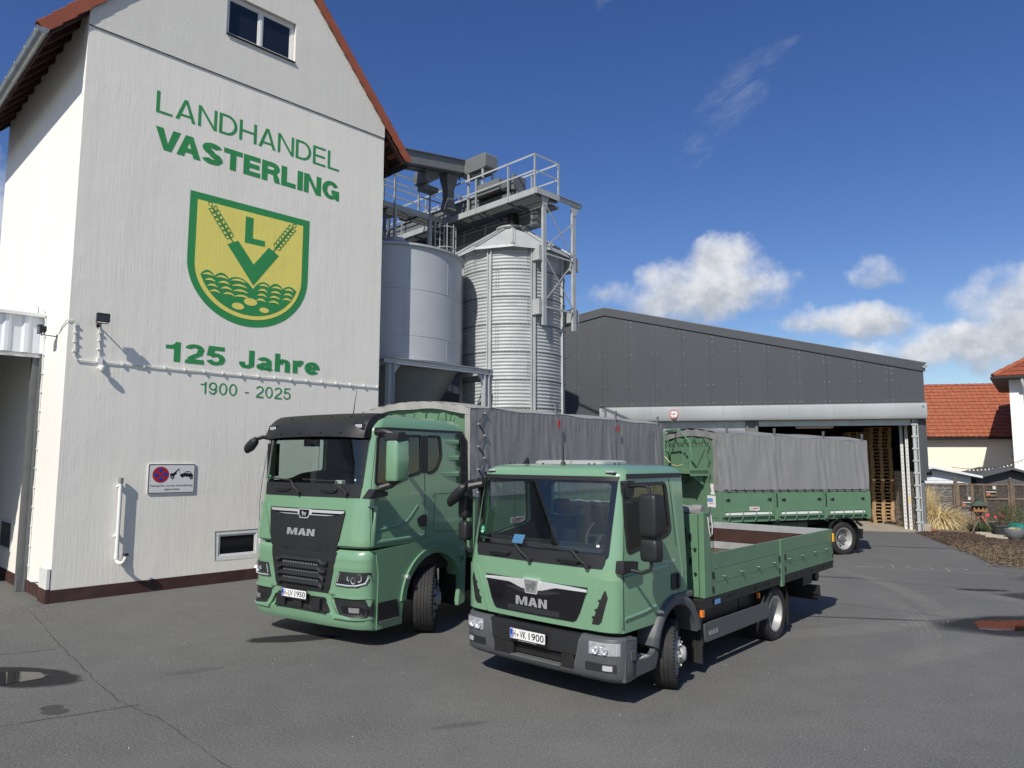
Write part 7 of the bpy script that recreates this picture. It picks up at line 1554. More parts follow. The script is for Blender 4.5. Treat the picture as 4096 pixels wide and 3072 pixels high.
m_ = MB(); Q.stext(m_, 'TGL 8.180', -.272, .012, 1.425, 1.462, .004, .012); obj('model_lettering', m_, M['sticker_white'], tg, smooth=0)
# front mask
m_ = MB(); Q.patch(m_, [(1.235, Q.c-.752, Q.c+.752), (1.20, Q.c-.748, Q.c+.748), (.96, Q.c-.655, Q.c+.655), (.88, Q.c-.61, Q.c+.61), (.855, Q.c-.57, Q.c+.57)], .012, 20); gp_ = obj('grille_panel', m_, M['black_gloss'], tg)
m_ = MB(); ch_ = [(1.236, 0), (1.222, .02), (1.19, .022), (1.178, 0)]
ysx = lin(Q.c-.75, Q.c+.75, 30)
def dip(y): d = abs(y-Q.c); return .055*max(0, min(1, (.34-d)/.2))
m_.loft([[Q.front(y, z-dip(y)*(1 if z < 1.2 else 0)-.022*(abs(y-Q.c)/.75)**2*(1 if z > 1.2 else 0), .012+o) for z, o in ch_] for y in ysx], True, True)
Q.patch(m_, [(1.255, Q.c-.125, Q.c+.125), (1.14, Q.c-.10, Q.c+.10), (1.09, Q.c-.085, Q.c+.085)], .04, 6); obj('chrome_bar', m_, M['chrome'], gp_, smooth=40)
m_ = MB(); Q.patch(m_, [(1.24, Q.c-.10, Q.c+.10), (1.14, Q.c-.085, Q.c+.085), (1.10, Q.c-.075, Q.c+.075)], .042, 6); obj('badge_field', m_, M['zinc'], gp_, smooth=0)
m_ = MB(); Q.fpoly(m_, [(Q.c-p[0], 1.125+p[1]) for p in lion], .0455); obj('emblem', m_, M['galv_dark'], gp_, smooth=0)
m_ = MB(); bold_on(m_, 'MAN', .245, lambda u, v: Q.front(1.382+(.915-1.382)*u, .943+.098*v, .022), .07); obj('front_lettering', m_, M['alu'], gp_, smooth=0)
m_ = MB()
for r in range(6):
    for k in range(34): y = .755+k*.0226+(r % 2)*.011; z = .876+r*.0098; m_.add([Q.front(y, z-.004, .0135), Q.front(y+.008, z, .0135), Q.front(y, z+.004, .0135), Q.front(y-.008, z, .0135)], [(0, 1, 2, 3)])
for s_ in (-1, 1):
    for r in range(5):
        for k in range(14-r*2): y = Q.c+s_*(.10+k*.0226+(r % 2)*.011); z = 1.135-r*.0098; m_.add([Q.front(y, z-.004, .0135), Q.front(y+.008, z, .0135), Q.front(y, z+.004, .0135), Q.front(y-.008, z, .0135)], [(0, 1, 2, 3)])
obj('grille_mesh', m_, M['grey_plastic'], gp_, smooth=0)
for s_ in (0, 1):
    mm = (lambda r: Q.mir(r)) if s_ else (lambda r: r)
    m_ = MB(); Q.patch(m_, mm([(1.33, .20, .03), (1.30, .215, .012), (.84, .40, .012), (.80, .41, .03)]), .022, 10, .022); obj('corner_deflector', m_, M['green_paint'], tg, smooth=50)
    m_ = MB(); Q.patch(m_, mm([(1.225, .165, .15), (1.15, .20, .13), (.90, .31, .20), (.868, .315, .235)]), .026, 5, .005); v_ = obj('air_slot', m_, M['black_metal'], tg, smooth=0); m_ = MB()
    for z in (1.12, 1.02, .94): a = .155+(1.22-z)*.44; Q.patch(m_, mm([(z+.012, a+.03, a-.03), (z-.012, a+.04, a-.02)]), .030, 3, .006)
    obj('slot_vane', m_, M['black_plastic'], v_, smooth=0)
# roof fittings
m_ = MB(); m_.loft([[(x, y, z) for x, y in rrect(-.62+i_, -.02-i_, .60+i_, 1.66-i_, .08)] for z, i_ in ((2.55, .0), (2.585, .0), (2.60, .03), (2.605, .12))], True, True); obj('roof_hatch', m_, M['hatch_grey'], tg, smooth=50)
m_ = MB(); m_.lathe([(.035, 2.555), (.025, 2.575), (.012, 2.60)], (-.86, .99, 0), 'z', 12); m_.tube([(-.86, .99, 2.58), (-.86, .985, 2.75), (-.84, .98, 3.0)], [.008, .006, .003], 6); m_.prism([(-.95, 2.555), (-.85, 2.555), (-.86, 2.60), (-.875, 2.635), (-.90, 2.60)], 'y', 1.52, 1.56); obj('aerial', m_, M['ink'], tg)
m_ = MB()
for y in (2.01, .222): x = Q.fx(y, 2.43); m_.box(x-.012, x+.08, y-.05, y+.05, 2.465, 2.487)
obj('marker_lamp', m_, M['white_lens'], tg, bevel=.006); m_ = MB()
for y in (2.01, .222): x = Q.fx(y, 2.43); m_.box(x-.006, x+.09, y-.066, y+.066, 2.452, 2.466)
obj('lamp_base', m_, M['black_plastic'], tg, bevel=.005); m_ = MB()
for x, y in ((-.84, .55), (-.84, .63), (-.80, .30), (-.80, .24), (-.86, 1.3), (-.88, 1.75), (-.88, 1.82)): m_.cyl((x, y, 2.556), .012, 'z', 0, .014, 8)
obj('roof_bolt', m_, M['ink'], tg)
# bumper
def bp2(z):
    pts = [(.27, .07), (.30, .01), (.33, -.02), (.40, -.035), (.43, -.03), (.5, -.03), (.66, -.035), (.72, -.02), (.745, .02)]
    for (a, b), (c, d) in zip(pts[:-1], pts[1:]):
        if z <= c: return b+(d-b)*max(0, (z-a)/(c-a))
    return pts[-1][1]
B2 = Cab(-1.245, 1.135, 1.155, .06, .24, .15, 1.36, 2.42, 0, 0, bp2)
def seg_solid(mb, cab, rows, depth, nu=14):
    """thick front piece between yA and yB per level"""
    rg = [[cab.front(a+(b-a)*i/nu, z) for i in range(nu+1)]+[(cab.fx(b, z)+depth, b, z), (cab.fx(a, z)+depth, a, z)] for z, a, b in rows]; mb.loft(rg, True, True)
for s_ in (0, 1):
    mm = (lambda r: B2.mir(r)) if s_ else (lambda r: r)
    m_ = MB(); seg_solid(m_, B2, mm([(.275, .50, .02), (.305, .545, -.0), (.34, .555, -.016), (.42, .55, -.018), (.55, .515, -.018), (.68, .49, -.018), (.725, .48, -.01), (.745, .47, .0)]), .12); bc = obj('bumper_corner', m_, M['grey_plastic'], tg, smooth=35, bevel=.006)
    m_ = MB(); m_.prism([(-1.12, .29), (-.90, .30), (-.88, .72), (-1.10, .735)], 'y', *((-.015, .06) if not s_ else (2.21, 2.285))); obj('bumper_return', m_, M['grey_plastic'], bc, bevel=.012)
    m_ = MB(); B2.patch(m_, mm([(.69, .352, .02), (.565, .352, .02)]), .006, 8); hl_ = obj('headlight', m_, M['white_lens'], tg)
    m_ = MB(); B2.patch(m_, mm([(.688, .348, .022), (.567, .35, .022)]), .028, 8, .02); obj('lens', m_, M['lens_clear'], hl_, smooth=40)
    yy = lambda y: 2*B2.c-y if s_ else y; m_ = MB()
    for y, z, r_ in ((.275, .627, .052), (.165, .627, .048)): m_.lathe([(.001, .016), (r_*.4, .012), (r_*.8, .0), (r_, -.016), (r_*1.05, -.016)], (B2.fx(yy(y), z)-.008, yy(y), z), 'x', 18); m_.lathe([(.001, -.012), (.014, -.01), (.016, .01)], (B2.fx(yy(y), z)-.008, yy(y), z), 'x', 10)
    for k in range(6): y = .115-k*.016; m_.add([B2.front(yy(y), .575, .010+.008*(k % 2)), B2.front(yy(y-.016), .575, .010+.008*((k+1) % 2)), B2.front(yy(y-.016), .68, .010+.008*((k+1) % 2)), B2.front(yy(y), .68, .010+.008*(k % 2))], [(0, 1, 2, 3)])
    obj('reflector', m_, M['white_lens'], hl_)
    m_ = MB(); B2.patch(m_, mm([(.478, .40, .05), (.40, .40, .05)]), .004, 8); fg_ = obj('fog_light_panel', m_, M['black_plastic'], tg); m_ = MB(); B2.patch(m_, mm([(.463, .185, .085), (.412, .185, .085)]), .014, 4); obj('fog_light', m_, M['white_lens'], fg_)
    m_ = MB(); B2.patch(m_, mm([(.53, .26, .16), (.50, .26, .16)]), .004, 4); obj('washer_cap', m_, M['grey_plastic'], fg_)
m_ = MB(); seg_solid(m_, B2, [(.515, .49, 1.78), (.54, .49, 1.78), (.72, .47, 1.80), (.735, .47, 1.80)], .10); obj('bumper_beam', m_, M['black_plastic'], tg, smooth=30)
m_ = MB(); seg_solid(m_, B2, [(.285, .54, 1.73), (.31, .55, 1.72), (.345, .55, 1.72), (.36, .55, 1.72)], .22); obj('bumper_lip', m_, M['grey_plastic'], tg, smooth=35)
m_ = MB(); x = B2.fx(Q.c, .4); m_.box(x+.08, x+.12, .5, 1.78, .36, .52); m_.box(x+.02, x+.10, 1.42, 1.72, .362, .51); m_.box(x+.02, x+.10, .55, .72, .362, .51); m_.box(x+.06, x+.08, .72, 1.42, .40, .42); m_.box(x+.06, x+.08, .72, 1.42, .46, .475); obj('lower_opening', m_, M['black_metal'], tg, smooth=0)
m_ = MB(); m_.box(x+.0, x+.11, .73, 1.45, .361, .372)
for k in range(24):
    for j in range(3): m_.box(x+.006+j*.034, x+.022+j*.034, .75+k*.029, .77+k*.029, .372, .381)
obj('bumper_step', m_, M['galv_dark'], tg, smooth=0)
plate(tg, B2, 1.425, .905, .566, .676, .022, [('H', .10, .165), ('VK', .29, .47), ('1900', .545, .97)], .225)
m_ = MB(); x = B2.fx(1.16, .6)-.022; text_on(m_, 'www.landhandel-vasterling.de', lambda u, v: (x-.0135, 1.30-.27*u, .546+.012*v)); obj('plate_frame_text', m_, M['plate_white'], tg, smooth=0)
# step, fender, skirts
for far in (False, True):
    q_ = lambda y: 2*Q.c-y if far else y; yb = lambda a, b: (min(q_(a), q_(b)), max(q_(a), q_(b)))
    m_ = MB(); m_.prism(rpoly([(-1.10, .31), (-.52, .325), (-.455, .43), (-.43, .62), (-.40, .72), (-.47, .66), (-.54, .50), (-.64, .465), (-1.10, .50)], .03), 'y', *yb(-.015, .05)); m_.box(-1.10, -.56, *yb(.05, .30), .33, .44); obj('entry_step', m_, M['grey_plastic'], tg, bevel=.012)
    m_ = MB(); m_.box(-.98, -.60, *yb(.0, .26), .462, .478)
    for k in range(6):
        for j in range(4): yc_ = q_(.03+j*.06); m_.cyl((-.95+k*.063, yc_, .478), .014, 'z', 0, .006, 8)
    obj('step_tread', m_, M['alu'], tg, smooth=0)
    m_ = MB(); o1, i1 = arch2(.615, 168, 18, 26, ex=.93), arch2(.50, 172, 14, 26, ex=.90)
    m_.loft([[(p[0], q_(.20), p[1]), (p[0], q_(-.02), p[1]), (.5*p[0]+.5*q[0], q_(-.055), .5*p[1]+.5*q[1]), (q[0], q_(-.03), q[1]), (q[0], q_(.22), q[1])] for p, q in zip(o1, i1)], False); obj('fender', m_, M['grey_plastic'], tg, smooth=60)
    m_ = MB(); m_.box(-.10, .36, *yb(-.035, .1), .985, 1.055); obj('fender_cap', m_, M['grey_plastic'], tg, bevel=.02)
    m_ = MB(); m_.prism(rpoly([(.40, .86), (.50, .80), (.62, .62), (.66, .36), (.63, .35), (.57, .6), (.44, .78)], .02), 'y', *yb(-.0, .03)); m_.box(.60, .625, *yb(.0, .36), .14, .70)
    for k in range(12): m_.box(.586, .60, *yb(.01+k*.029, .027+k*.029), .15, .68)
    obj('mudflap', m_, M['rubber'], tg, smooth=0)
    m_ = MB(); m_.prism(rpoly([(.70, .375), (2.655, .375), (2.655, .59), (.70, .60)], .02), 'y', *yb(.0, .03)); sk = obj('side_skirt', m_, M['grey_plastic'], tg, bevel=.012)
    if not far:
        m_ = MB(); bold_on(m_, 'MAN', .235, lambda u, v: (.79+.25*u, -.0015, .445+.06*v), .07); obj('skirt_lettering', m_, M['alu'], sk, smooth=0)
    m_ = MB(); m_.box(.60, .66, *yb(-.02, .02), .69, .775); m_.box(2.45, 2.49, *yb(.05, .09), .66, .74); obj('side_marker', m_, M['orange_lens'], tg, bevel=.006)
    m_ = MB(); o1 = arch2(.50, 165, 5, 20, 2.98, .40); m_.loft([[(p[0], q_(.02), p[1]), (p[0], q_(.50), p[1])] for p in o1], False); m_.box(3.44, 3.46, *yb(.03, .45), .14, .62); obj('rear_mudguard', m_, M['black_metal'], tg, smooth=60)
m_ = MB(); m_.box(-1.02, -.93, -.03, .02, .50, .60); m_.mat(1).box(-.935, -.925, -.028, .018, .51, .59); obj('corner_marker', m_, [M['grey_plastic'], M['red_lens']], tg, bevel=.008)
# mirrors
m_ = MB(); m_.prism(rpoly([(-1.02, 2.38), (-.86, 2.38), (-.88, 2.22), (-.98, 2.18)], .03), 'y', -.0, .09); m_.tube([(-.93, .04, 2.32), (-.95, -.12, 2.335), (-.96, -.22, 2.33), (-.965, -.25, 2.28), (-.965, -.255, 2.2)], .02, 8); m_.tube([(-.965, -.26, 2.2), (-.965, -.26, 1.56), (-.975, -.25, 1.46), (-1.0, -.16, 1.425), (-1.03, -.02, 1.44)], .02, 8); m_.prism(rpoly([(-1.19, 1.41), (-.90, 1.43), (-.89, 1.52), (-1.17, 1.545)], .02), 'y', -.05, .05)
mo = obj('mirror_arm', m_, M['black_plastic'], tg)
def mshell(nm, x, y, z0, z1, wy, d, par):
    m = MB(); m.loft([[(x+px_*k, y+py_*k, z) for px_, py_ in rpoly([(-d, -wy*.8), (-d, wy*.8), (d*.6, wy), (d*.6, -wy)], .035)] for z, k in ((z0, .80), (z0+.015, .93), (z0+.05, 1), (z1-.05, 1), (z1-.015, .93), (z1, .80))], True, True); o = obj(nm, m, M['black_plastic'], par, smooth=60); m = MB(); m.quad((x+d*.6+.003, y-wy*.85, z0+.05), (x+d*.6+.003, y+wy*.85, z0+.05), (x+d*.6+.003, y+wy*.85, z1-.05), (x+d*.6+.003, y-wy*.85, z1-.05)); obj('mirror_glass', m, M['chrome'], o, smooth=0)
mshell('mirror_shell', -.95, -.25, 1.80, 2.245, .128, .09, mo); mshell('mirror_shell', -.95, -.25, 1.545, 1.775, .125, .08, mo)
m_ = MB(); m_.tube([(-.93, 2.22, 2.32), (-.95, 2.44, 2.335), (-.965, 2.53, 2.30), (-.965, 2.535, 1.5), (-1.0, 2.42, 1.43), (-1.03, 2.28, 1.44)], .02, 8); m_.prism(rpoly([(-1.02, 2.38), (-.86, 2.38), (-.88, 2.22), (-.98, 2.18)], .03), 'y', 2.18, 2.28)
mf = obj('far_mirror_arm', m_, M['black_plastic'], tg)
mshell('mirror_shell', -.95, 2.54, 1.85, 2.25, .09, .08, mf); mshell('mirror_shell', -.95, 2.54, 1.56, 1.80, .09, .075, mf)
m_ = MB(); m_.loft([[(-1.17+.08*math.cos(a)*k, y, 2.26-.22*t+.085*math.sin(a)*k) for a in [2*math.pi*j/14 for j in range(14)]] for t, y, k in ((0, 2.32, .35), (.12, 2.36, .85), (.5, 2.48, 1.05), (.88, 2.60, .85), (1, 2.64, .3))], True, True); m_.tube([(-1.02, 2.17, 2.30), (-1.12, 2.30, 2.27)], .045, 8); obj('kerb_mirror', m_, M['black_plastic'], mf)
# windscreen stickers and dash clutter
m_ = MB(); Q.fpoly(m_, [(2.035+.036*math.cos(k*.4488), 1.745+.05*math.sin(k*.4488)) for k in range(14)], .0085); obj('emission_sticker', m_, M['sticker_green'], tg, smooth=0)
m_ = MB(); text_on(m_, '4', lambda u, v: Q.front(2.045-.02*u, 1.745+.035*v, .0095), .01); Q.fpoly(m_, rrect(2.01, 2.06, 1.715, 1.73, .004), .0095); Q.fpoly(m_, rrect(.265, .305, 1.665, 1.69, .004), .0085); obj('sticker_print', m_, M['sticker_white'], tg, smooth=0)
m_ = MB(); m_.add([(-1.03, 1.66, 1.60), (-1.03, 1.49, 1.60), (-.97, 1.49, 1.70), (-.97, 1.66, 1.70)], [(0, 1, 2, 3)]); obj('dash_card', m_, M['sticker_blue'], tg, smooth=0)
m_ = MB(); m_.box(-.95, -.90, 1.02, 1.12, 1.62, 1.84); m_.box(-.88, -.80, .80, .98, 1.58, 1.80); obj('dash_screen', m_, M['black_gloss'], tg, bevel=.01)
m_ = MB(); Q_ = [(.235, y, z) for y, z in rw]; m_.add(Q_, [tuple(range(len(Q_)))]); obj('rear_window', m_, M['glass_dark'], tg, smooth=0)
# bed
X0, X1, WB = .90, 5.485, 2.25
m_ = MB(); m_.box(X0, X1, .0, WB, .86, .895); m_.box(X0, X1+.0, .01, .07, .775, .86); m_.box(X0, X1, WB-.07, WB-.01, .775, .86); m_.box(X1-.06, X1, .07, WB-.07, .775, .86)
for k in range(7): m_.box(X0+.3+k*.66, X0+.38+k*.66, .07, WB-.07, .78, .86)
obj('bed_frame', m_, M['black_metal'], tg, smooth=0)
m_ = MB()
for a, b in ((.97, 1.28), (1.44, 2.13), (2.26, 2.62), (2.72, 3.05), (3.36, 3.68), (3.76, 4.35), (4.45, 4.9), (5.0, 5.42)): 
    for k in range(4): m_.box(a, b, -.012+.002*k, .009, .80+k*.021, .817+k*.021)
obj('lashing_rail', m_, M['black_plastic'], tg, smooth=0)
m_ = MB(); m_.box(X0, X1-.03, .04, WB-.04, .895, .915); obj('bed_floor', m_, M['wood_floor'], tg, smooth=0)
def dropside(y0, y1, out, xs):
    for xa, xb in xs:
        m = MB(); m.box(xa, xb, y0, y1, .90, 1.43)
        for z in (1.07, 1.24): m.box(xa+.06, xb-.06, y0-.004 if out < 0 else y1, y0 if out < 0 else y1+.004, z, z+.006)
        d = obj('dropside', m, M['green_panel'], tg, bevel=.006)
        m = MB(); q = y0 if out < 0 else y1
        for x in ((1.25, 1.78, 2.335, 2.90) if xa < 2 else (3.465, 4.015, 4.58, 5.13)): m.tube([(x-.025, q+out*.0, 1.12), (x-.02, q+out*.03, 1.125), (x+.015, q+out*.035, 1.115), (x+.025, q+out*.005, 1.10)], .009, 6)
        obj('rope_hook', m, M['green_panel'], d); m = MB()
        for x in (xa+.035, xb-.035): m.box(x-.02, x+.02, min(q, q+out*.012), max(q, q+out*.012), .95, 1.02); m.box(x-.018, x+.018, min(q, q+out*.018), max(q, q+out*.018), 1.12, 1.20)
        obj('latch', m, M['black_plastic'], d, bevel=.004)
        m = MB(); qi = y1 if out < 0 else y0; si = -out
        m.box(xa+.01, xb-.01, min(qi, qi+si*.012), max(qi, qi+si*.012), 1.31, 1.425); m.box(xa+.01, xb-.01, min(qi, qi+si*.012), max(qi, qi+si*.012), .93, 1.06); obj('inner_rail', m, M['alu'], d, bevel=.004); m = MB(); m.box(xa+.01, xb-.01, min(qi, qi+si*.006), max(qi, qi+si*.006), 1.061, 1.309); obj('inner_board', m, M['brown_ply'], d, smooth=0)
dropside(.0, .028, -1, ((.905, 3.125), (3.275, 5.475))); dropside(WB-.028, WB, 1, ((.905, 3.125), (3.275, 5.475)))
for y0, y1 in ((-.012, .04), (WB-.04, WB+.012)):
    m_ = MB(); m_.prism([(3.13, 1.43), (3.27, 1.43), (3.27, .92), (3.24, .74), (3.14, .74), (3.13, .92)], 'y', y0, y1); obj('middle_post', m_, M['green_panel'], tg, bevel=.008)
    m_ = MB(); m_.prism([(.70, .90), (.895, .90), (.865, 1.945), (.70, 1.96)], 'y', y0, y1+.02); po = obj('front_post', m_, M['green_panel'], tg, bevel=.012)
m_ = MB(); m_.box(.72, .78, .06, WB-.06, .90, 1.93)
m_.box(.69, .72, .07, WB-.07, .91, 1.50); m_.box(.692, .72, .07, WB-.07, 1.503, 1.93)
obj('headboard', m_, M['green_panel'], tg, bevel=.006); m_ = MB()
for z in (1.30, 1.60): m_.box(.675, .69, .15, .18, z, z+.09); m_.cyl((.68, .10, z-.1), .018, 'x', -.02, .0, 10)
m_.box(.655, .69, .22, .30, 1.55, 1.75); m_.tube([(.67, .26, 1.62), (.66, .34, 1.80)], .012, 6); m_.box(.63, .69, .40, .46, 1.3, 2.0); obj('headboard_fitting', m_, M['black_metal'], tg, bevel=.004)
m_ = MB(); m_.box(.62, .90, -.008, WB+.008, .765, .895); obj('front_frame_box', m_, M['black_plastic'], tg, bevel=.006)
m_ = MB(); m_.box(X1-.03, X1, .045, WB-.045, .90, 1.43); tb_ = obj('tailgate', m_, M['green_panel'], tg, bevel=.006); m_ = MB(); m_.box(X1-.045, X1-.031, .05, WB-.05, 1.31, 1.425); m_.box(X1-.045, X1-.031, .05, WB-.05, .93, 1.06); obj('inner_rail', m_, M['alu'], tb_, bevel=.004); m_ = MB(); m_.box(X1-.037, X1-.031, .05, WB-.05, 1.061, 1.309); obj('inner_board', m_, M['brown_ply'], tb_, smooth=0)
m_ = MB(); m_.box(5.42, 5.476, -.035, -.015, 1.22, 1.36); obj('yellow_strap', m_, M['yellow_strap'], tg, smooth=0)
m_ = MB(); m_.box(.955, 1.10, -.018, -.0135, .80, .86); obj('maker_sticker', m_, M['sticker_blue'], tg, smooth=0)
# rolled tarpaulin on the headboard
m_ = MB(); rn = random.Random(5); ring = []
for i in range(40):
    y = .04+i*.055; ring.append([(.79+(.062+.012*math.sin(i*1.7)+rn.uniform(-.008, .008))*math.cos(a)*(1+.10*math.sin(3*a+i*.8)), y, 1.975+(.062+.010*math.sin(i*1.3)+rn.uniform(-.006, .006))*math.sin(a)) for a in [2*math.pi*k/16 for k in range(16)]])
m_.loft(ring, True, True); obj('rolled_tarpaulin', m_, M['tarp'], tg)
m_ = MB(); m_.grid(lambda u, v: (.80+.10*u+.015*math.sin(v*8+u*3), -.02-.03*math.sin(u*5+v*2)*v, 2.02-.30*v*(.5+.5*math.sin(u*3))), lin(0, 1, 10), lin(0, 1, 12)); obj('tarpaulin_end', m_, M['tarp'], tg)
m_ = MB(); m_.tube([(.78, -.03, 1.90), (.77, -.05, 1.75), (.80, -.05, 1.66), (.85, -.05, 1.68), (.86, -.05, 1.80), (.84, -.04, 1.92)], .006, 6); obj('tie_rope', m_, M['sticker_white'], tg)
# chassis, rear beams, wheels
m_ = MB()
for y in (.72, 1.46): m_.box(-.7, 5.2, y, y+.07, .56, .77)
m_.box(.72, 1.9, .12, .6, .42, .76); m_.box(2.0, 2.5, .15, .6, .42, .76); m_.cyl((.0, 0, .385), .07, 'y', .3, 1.95, 12); m_.cyl((2.98, 0, .385), .09, 'y', .3, 1.95, 12); m_.box(-.9, .55, .5, 1.78, .42, .95); obj('chassis', m_, M['black_metal'], tg, smooth=30)
m_ = MB(); m_.box(4.84, 4.92, .05, 2.2, .40, .54); m_.cyl((4.95, 0, .36), .075, 'y', .08, 2.17, 14); m_.cyl((4.95, 0, .68), .085, 'y', .1, .5, 14); m_.box(4.7, 4.85, .6, .72, .4, .8); m_.box(4.7, 4.85, 1.55, 1.67, .4, .8); m_.box(4.3, 4.7, .1, .5, .6, .8); obj('underrun_guard', m_, M['black_metal'], tg, smooth=30)
wheel(tg, .0, .135, .385, .235, .235, 24, False, .52, 3, 6); wheel(tg, .0, 2.135, .385, .235, .235, 22, True, .52, 3, 6)
wheel(tg, 2.985, .235, .385, .42, .24, 0, False, -.12, 6, 6); wheel(tg, 2.985, 2.035, .385, .42, .24, 0, True, -.12, 6, 6)

# ================================================================== the drawbar trailer
AO_ = Vector((9.3074, 20.4569, 0)); AA = R(90-68)
tr = thing('tarpaulin_trailer', 'green dropside trailer with grey tarpaulin in front of the open hall', 'trailer', AO_, AA)
LX0, LX1, WT = -4.23, 1.02, 2.48
zt2 = lambda x: 3.335-.030*(x+4.2)+.012*math.cos((x+3.93)*2*math.pi/1.7); zb2 = lambda x: 1.805-.008*(x+4.2)
m_ = MB(); tarp_side(m_, -4.16, LX1+.01, -.005, zt2, zb2, -1, (-3.9, -2.35, -.61, .84), .015, 11, 200, 30); tarp_side(m_, -4.16, LX1, WT+.005, zt2, zb2, 1, (-2.35, -.61), .03, 12, 50, 8)
tarp_top(m_, LX0-.03, LX1+.02, WT, zt2, .15, 50)
m_.grid(lambda y, v: (LX0-.035-.015*math.sin(y*10)*v, y, 3.335+.15*math.sin(math.pi*min(1, max(0, (y+.02)/(WT+.04))))**.8-.20*v-.035*abs(math.sin(y*math.pi/.42))*(1-v)*1.0), lin(-.02, WT+.02, 60), lin(0, 1, 6))
m_.grid(lambda x, v: (x, -.014-.008*math.sin(v*17), zt2(x)-.0-v*(zt2(x)-zb2(x))), lin(LX0-.03, -4.10, 3), lin(0, 1, 20)); m_.grid(lambda y, v: (LX0-.03-.01*math.sin(v*11), y, 3.32-v*1.5), lin(-.014, .17, 3), lin(0, 1, 12)); m_.grid(lambda y, v: (LX1+.02, y, 3.2+.13*math.sin(math.pi*y/WT)-v*1.4), lin(-.01, WT+.01, 12), lin(0, 1, 4))
tp = obj('tarpaulin', m_, M['tarp'], tr, smooth=60)
m_ = MB(); zz = [3.18-.19*k for k in range(8)]
for k in range(7): m_.tube([(LX0-.06, .20+(.05 if k % 2 else .14), zz[k]), (LX0-.06, .20+(.14 if k % 2 else .05), zz[k+1])], .009, 5)
for k in range(10): y = .3+k*.21; m_.tube([(LX0-.05, y, 3.20 if k % 2 else 3.10), (LX0-.05, y+.105, 3.05), (LX0-.05, y+.21, 3.10 if k % 2 else 3.20)], .009, 5)
for k in range(17): x = -4.0+k*.29; m_.tube([(x, -.03, zb2(x)+.06), (x+.02, -.035, zb2(x)+.02), (x+.06, -.02, zb2(x)+.0)], .011, 5)
m_.tube([(x, -.026, zb2(x)+.035) for x in lin(-4.1, 1.0, 30)], .007, 5); obj('lacing_cord', m_, M['ink'], tp)
m_ = MB(); m_.prism([(.03, 1.12), (WT-.03, 1.12), (WT-.03, 3.28), (WT/2, 3.42), (.03, 3.28)], 'x', LX0, LX0+.06); obj('front_bulkhead', m_, M['green_panel'], tr, smooth=0)
bays_ = ((-4.13, -2.42), (-2.28, -.69), (-.55, .93))
for near in (True, False):
    y0, y1 = (0, .045) if near else (WT-.045, WT); o = -1 if near else 1; q = y0 if near else y1
    for i, (xa, xb) in enumerate(bays_):
        m = MB(); m.prism([(xa, 1.125-.0095*(xa+4.2)), (xb, 1.125-.0095*(xb+4.2)), (xb, zb2(xb)), (xa, zb2(xa))], 'y', y0, y1); d = obj('dropside', m, M['green_panel'], tr, bevel=.006)
        m = MB(); dz = -.0095*(xa+4.2)
        for x in (xa+.17, xb-.17): m.box(x-.09, x+.09, min(q, q+o*.006), max(q, q+o*.006), 1.53+dz, 1.66+dz)
        for k in range(4): x = xa+.2+k*(xb-xa-.4)/3; m.tube([(x, q+o*.03, 1.30+dz), (x, q+o*.05, 1.22+dz), (x, q+o*.04, 1.13+dz), (x-.03, q+o*.02, 1.06+dz)], .013, 6)
        m.box(xa+.08, xb-.08, min(q, q+o*.03), max(q, q+o*.03), 1.275+dz, 1.295+dz); m.box(xa+.04, xb-.04, min(q, q+o*.04), max(q, q+o*.04), 1.145+dz, 1.165+dz); obj('hinge_rail', m, M['green_panel'], d, smooth=0); m = MB()
        for x in (xa+.17, xb-.17): m.box(x-.055, x+.04, min(q, q+o*.03), max(q, q+o*.03), 1.57+dz, 1.60+dz); m.cyl((x+.03, q, 1.585+dz), .035, 'y', -.03 if near else 0, 0 if near else .03, 10)
        obj('latch', m, M['black_metal'], d, smooth=0); m = MB(); m.box(xa+.10, xb-.10, min(q+o*.012, q+o*.008), max(q+o*.012, q+o*.008), 1.19+dz, 1.255+dz); obj('reflective_strip', m, M['plate_white'], d, smooth=0)
    m = MB()
    for x in (-4.19, -2.35, -.62, .975): dz = -.0095*(x+4.2); m.prism([(x-.045, 1.02+dz), (x+.045, 1.02+dz), (x+.055, 1.80+dz), (x-.055, 1.80+dz)], 'y', y0-.018 if near else y0, y1 if near else y1+.018)
    obj('side_post', m, M['green_panel'], tr, bevel=.006); m = MB()
    for x in (-2.35, -.62): dz = -.0095*(x+4.2); m.tube([(x-.01, q+o*.03, 1.75+dz), (x+.01, q+o*.035, 1.55+dz), (x-.005, q+o*.035, 1.40+dz)], .016, 6); m.box(x-.04, x+.05, min(q, q+o*.05), max(q, q+o*.05), .98+dz, 1.06+dz)
    obj('post_lever', m, M['black_metal'], tr)
m_ = MB(); m_.prism([(-3.245, 1.30), (-2.925, 1.297), (-2.925, 1.39), (-3.245, 1.393)], 'y', -.006, -.001); kp = obj('maker_plate', m_, M['plate_white'], tr, smooth=0); m_ = MB(); text_on(m_, 'KEMPF', lambda u, v: (-3.225+.28*u, -.008, 1.318+.055*v), .02); obj('plate_lettering', m_, M['red_ink'], kp, smooth=0)
m_ = MB(); m_.box(LX0, LX1, .03, WT-.03, 1.00, 1.11); m_.box(LX1-.05, LX1, .05, WT-.05, 1.11, 3.1); obj('body_floor', m_, M['green_panel'], tr, smooth=0)
m_ = MB(); m_.prism([(.93, 1.02), (1.06, 1.0), (1.06, 1.72), (1.0, 1.76)], 'y', -.02, .02); obj('rear_corner', m_, M['green_panel'], tr, smooth=0)
m_ = MB()
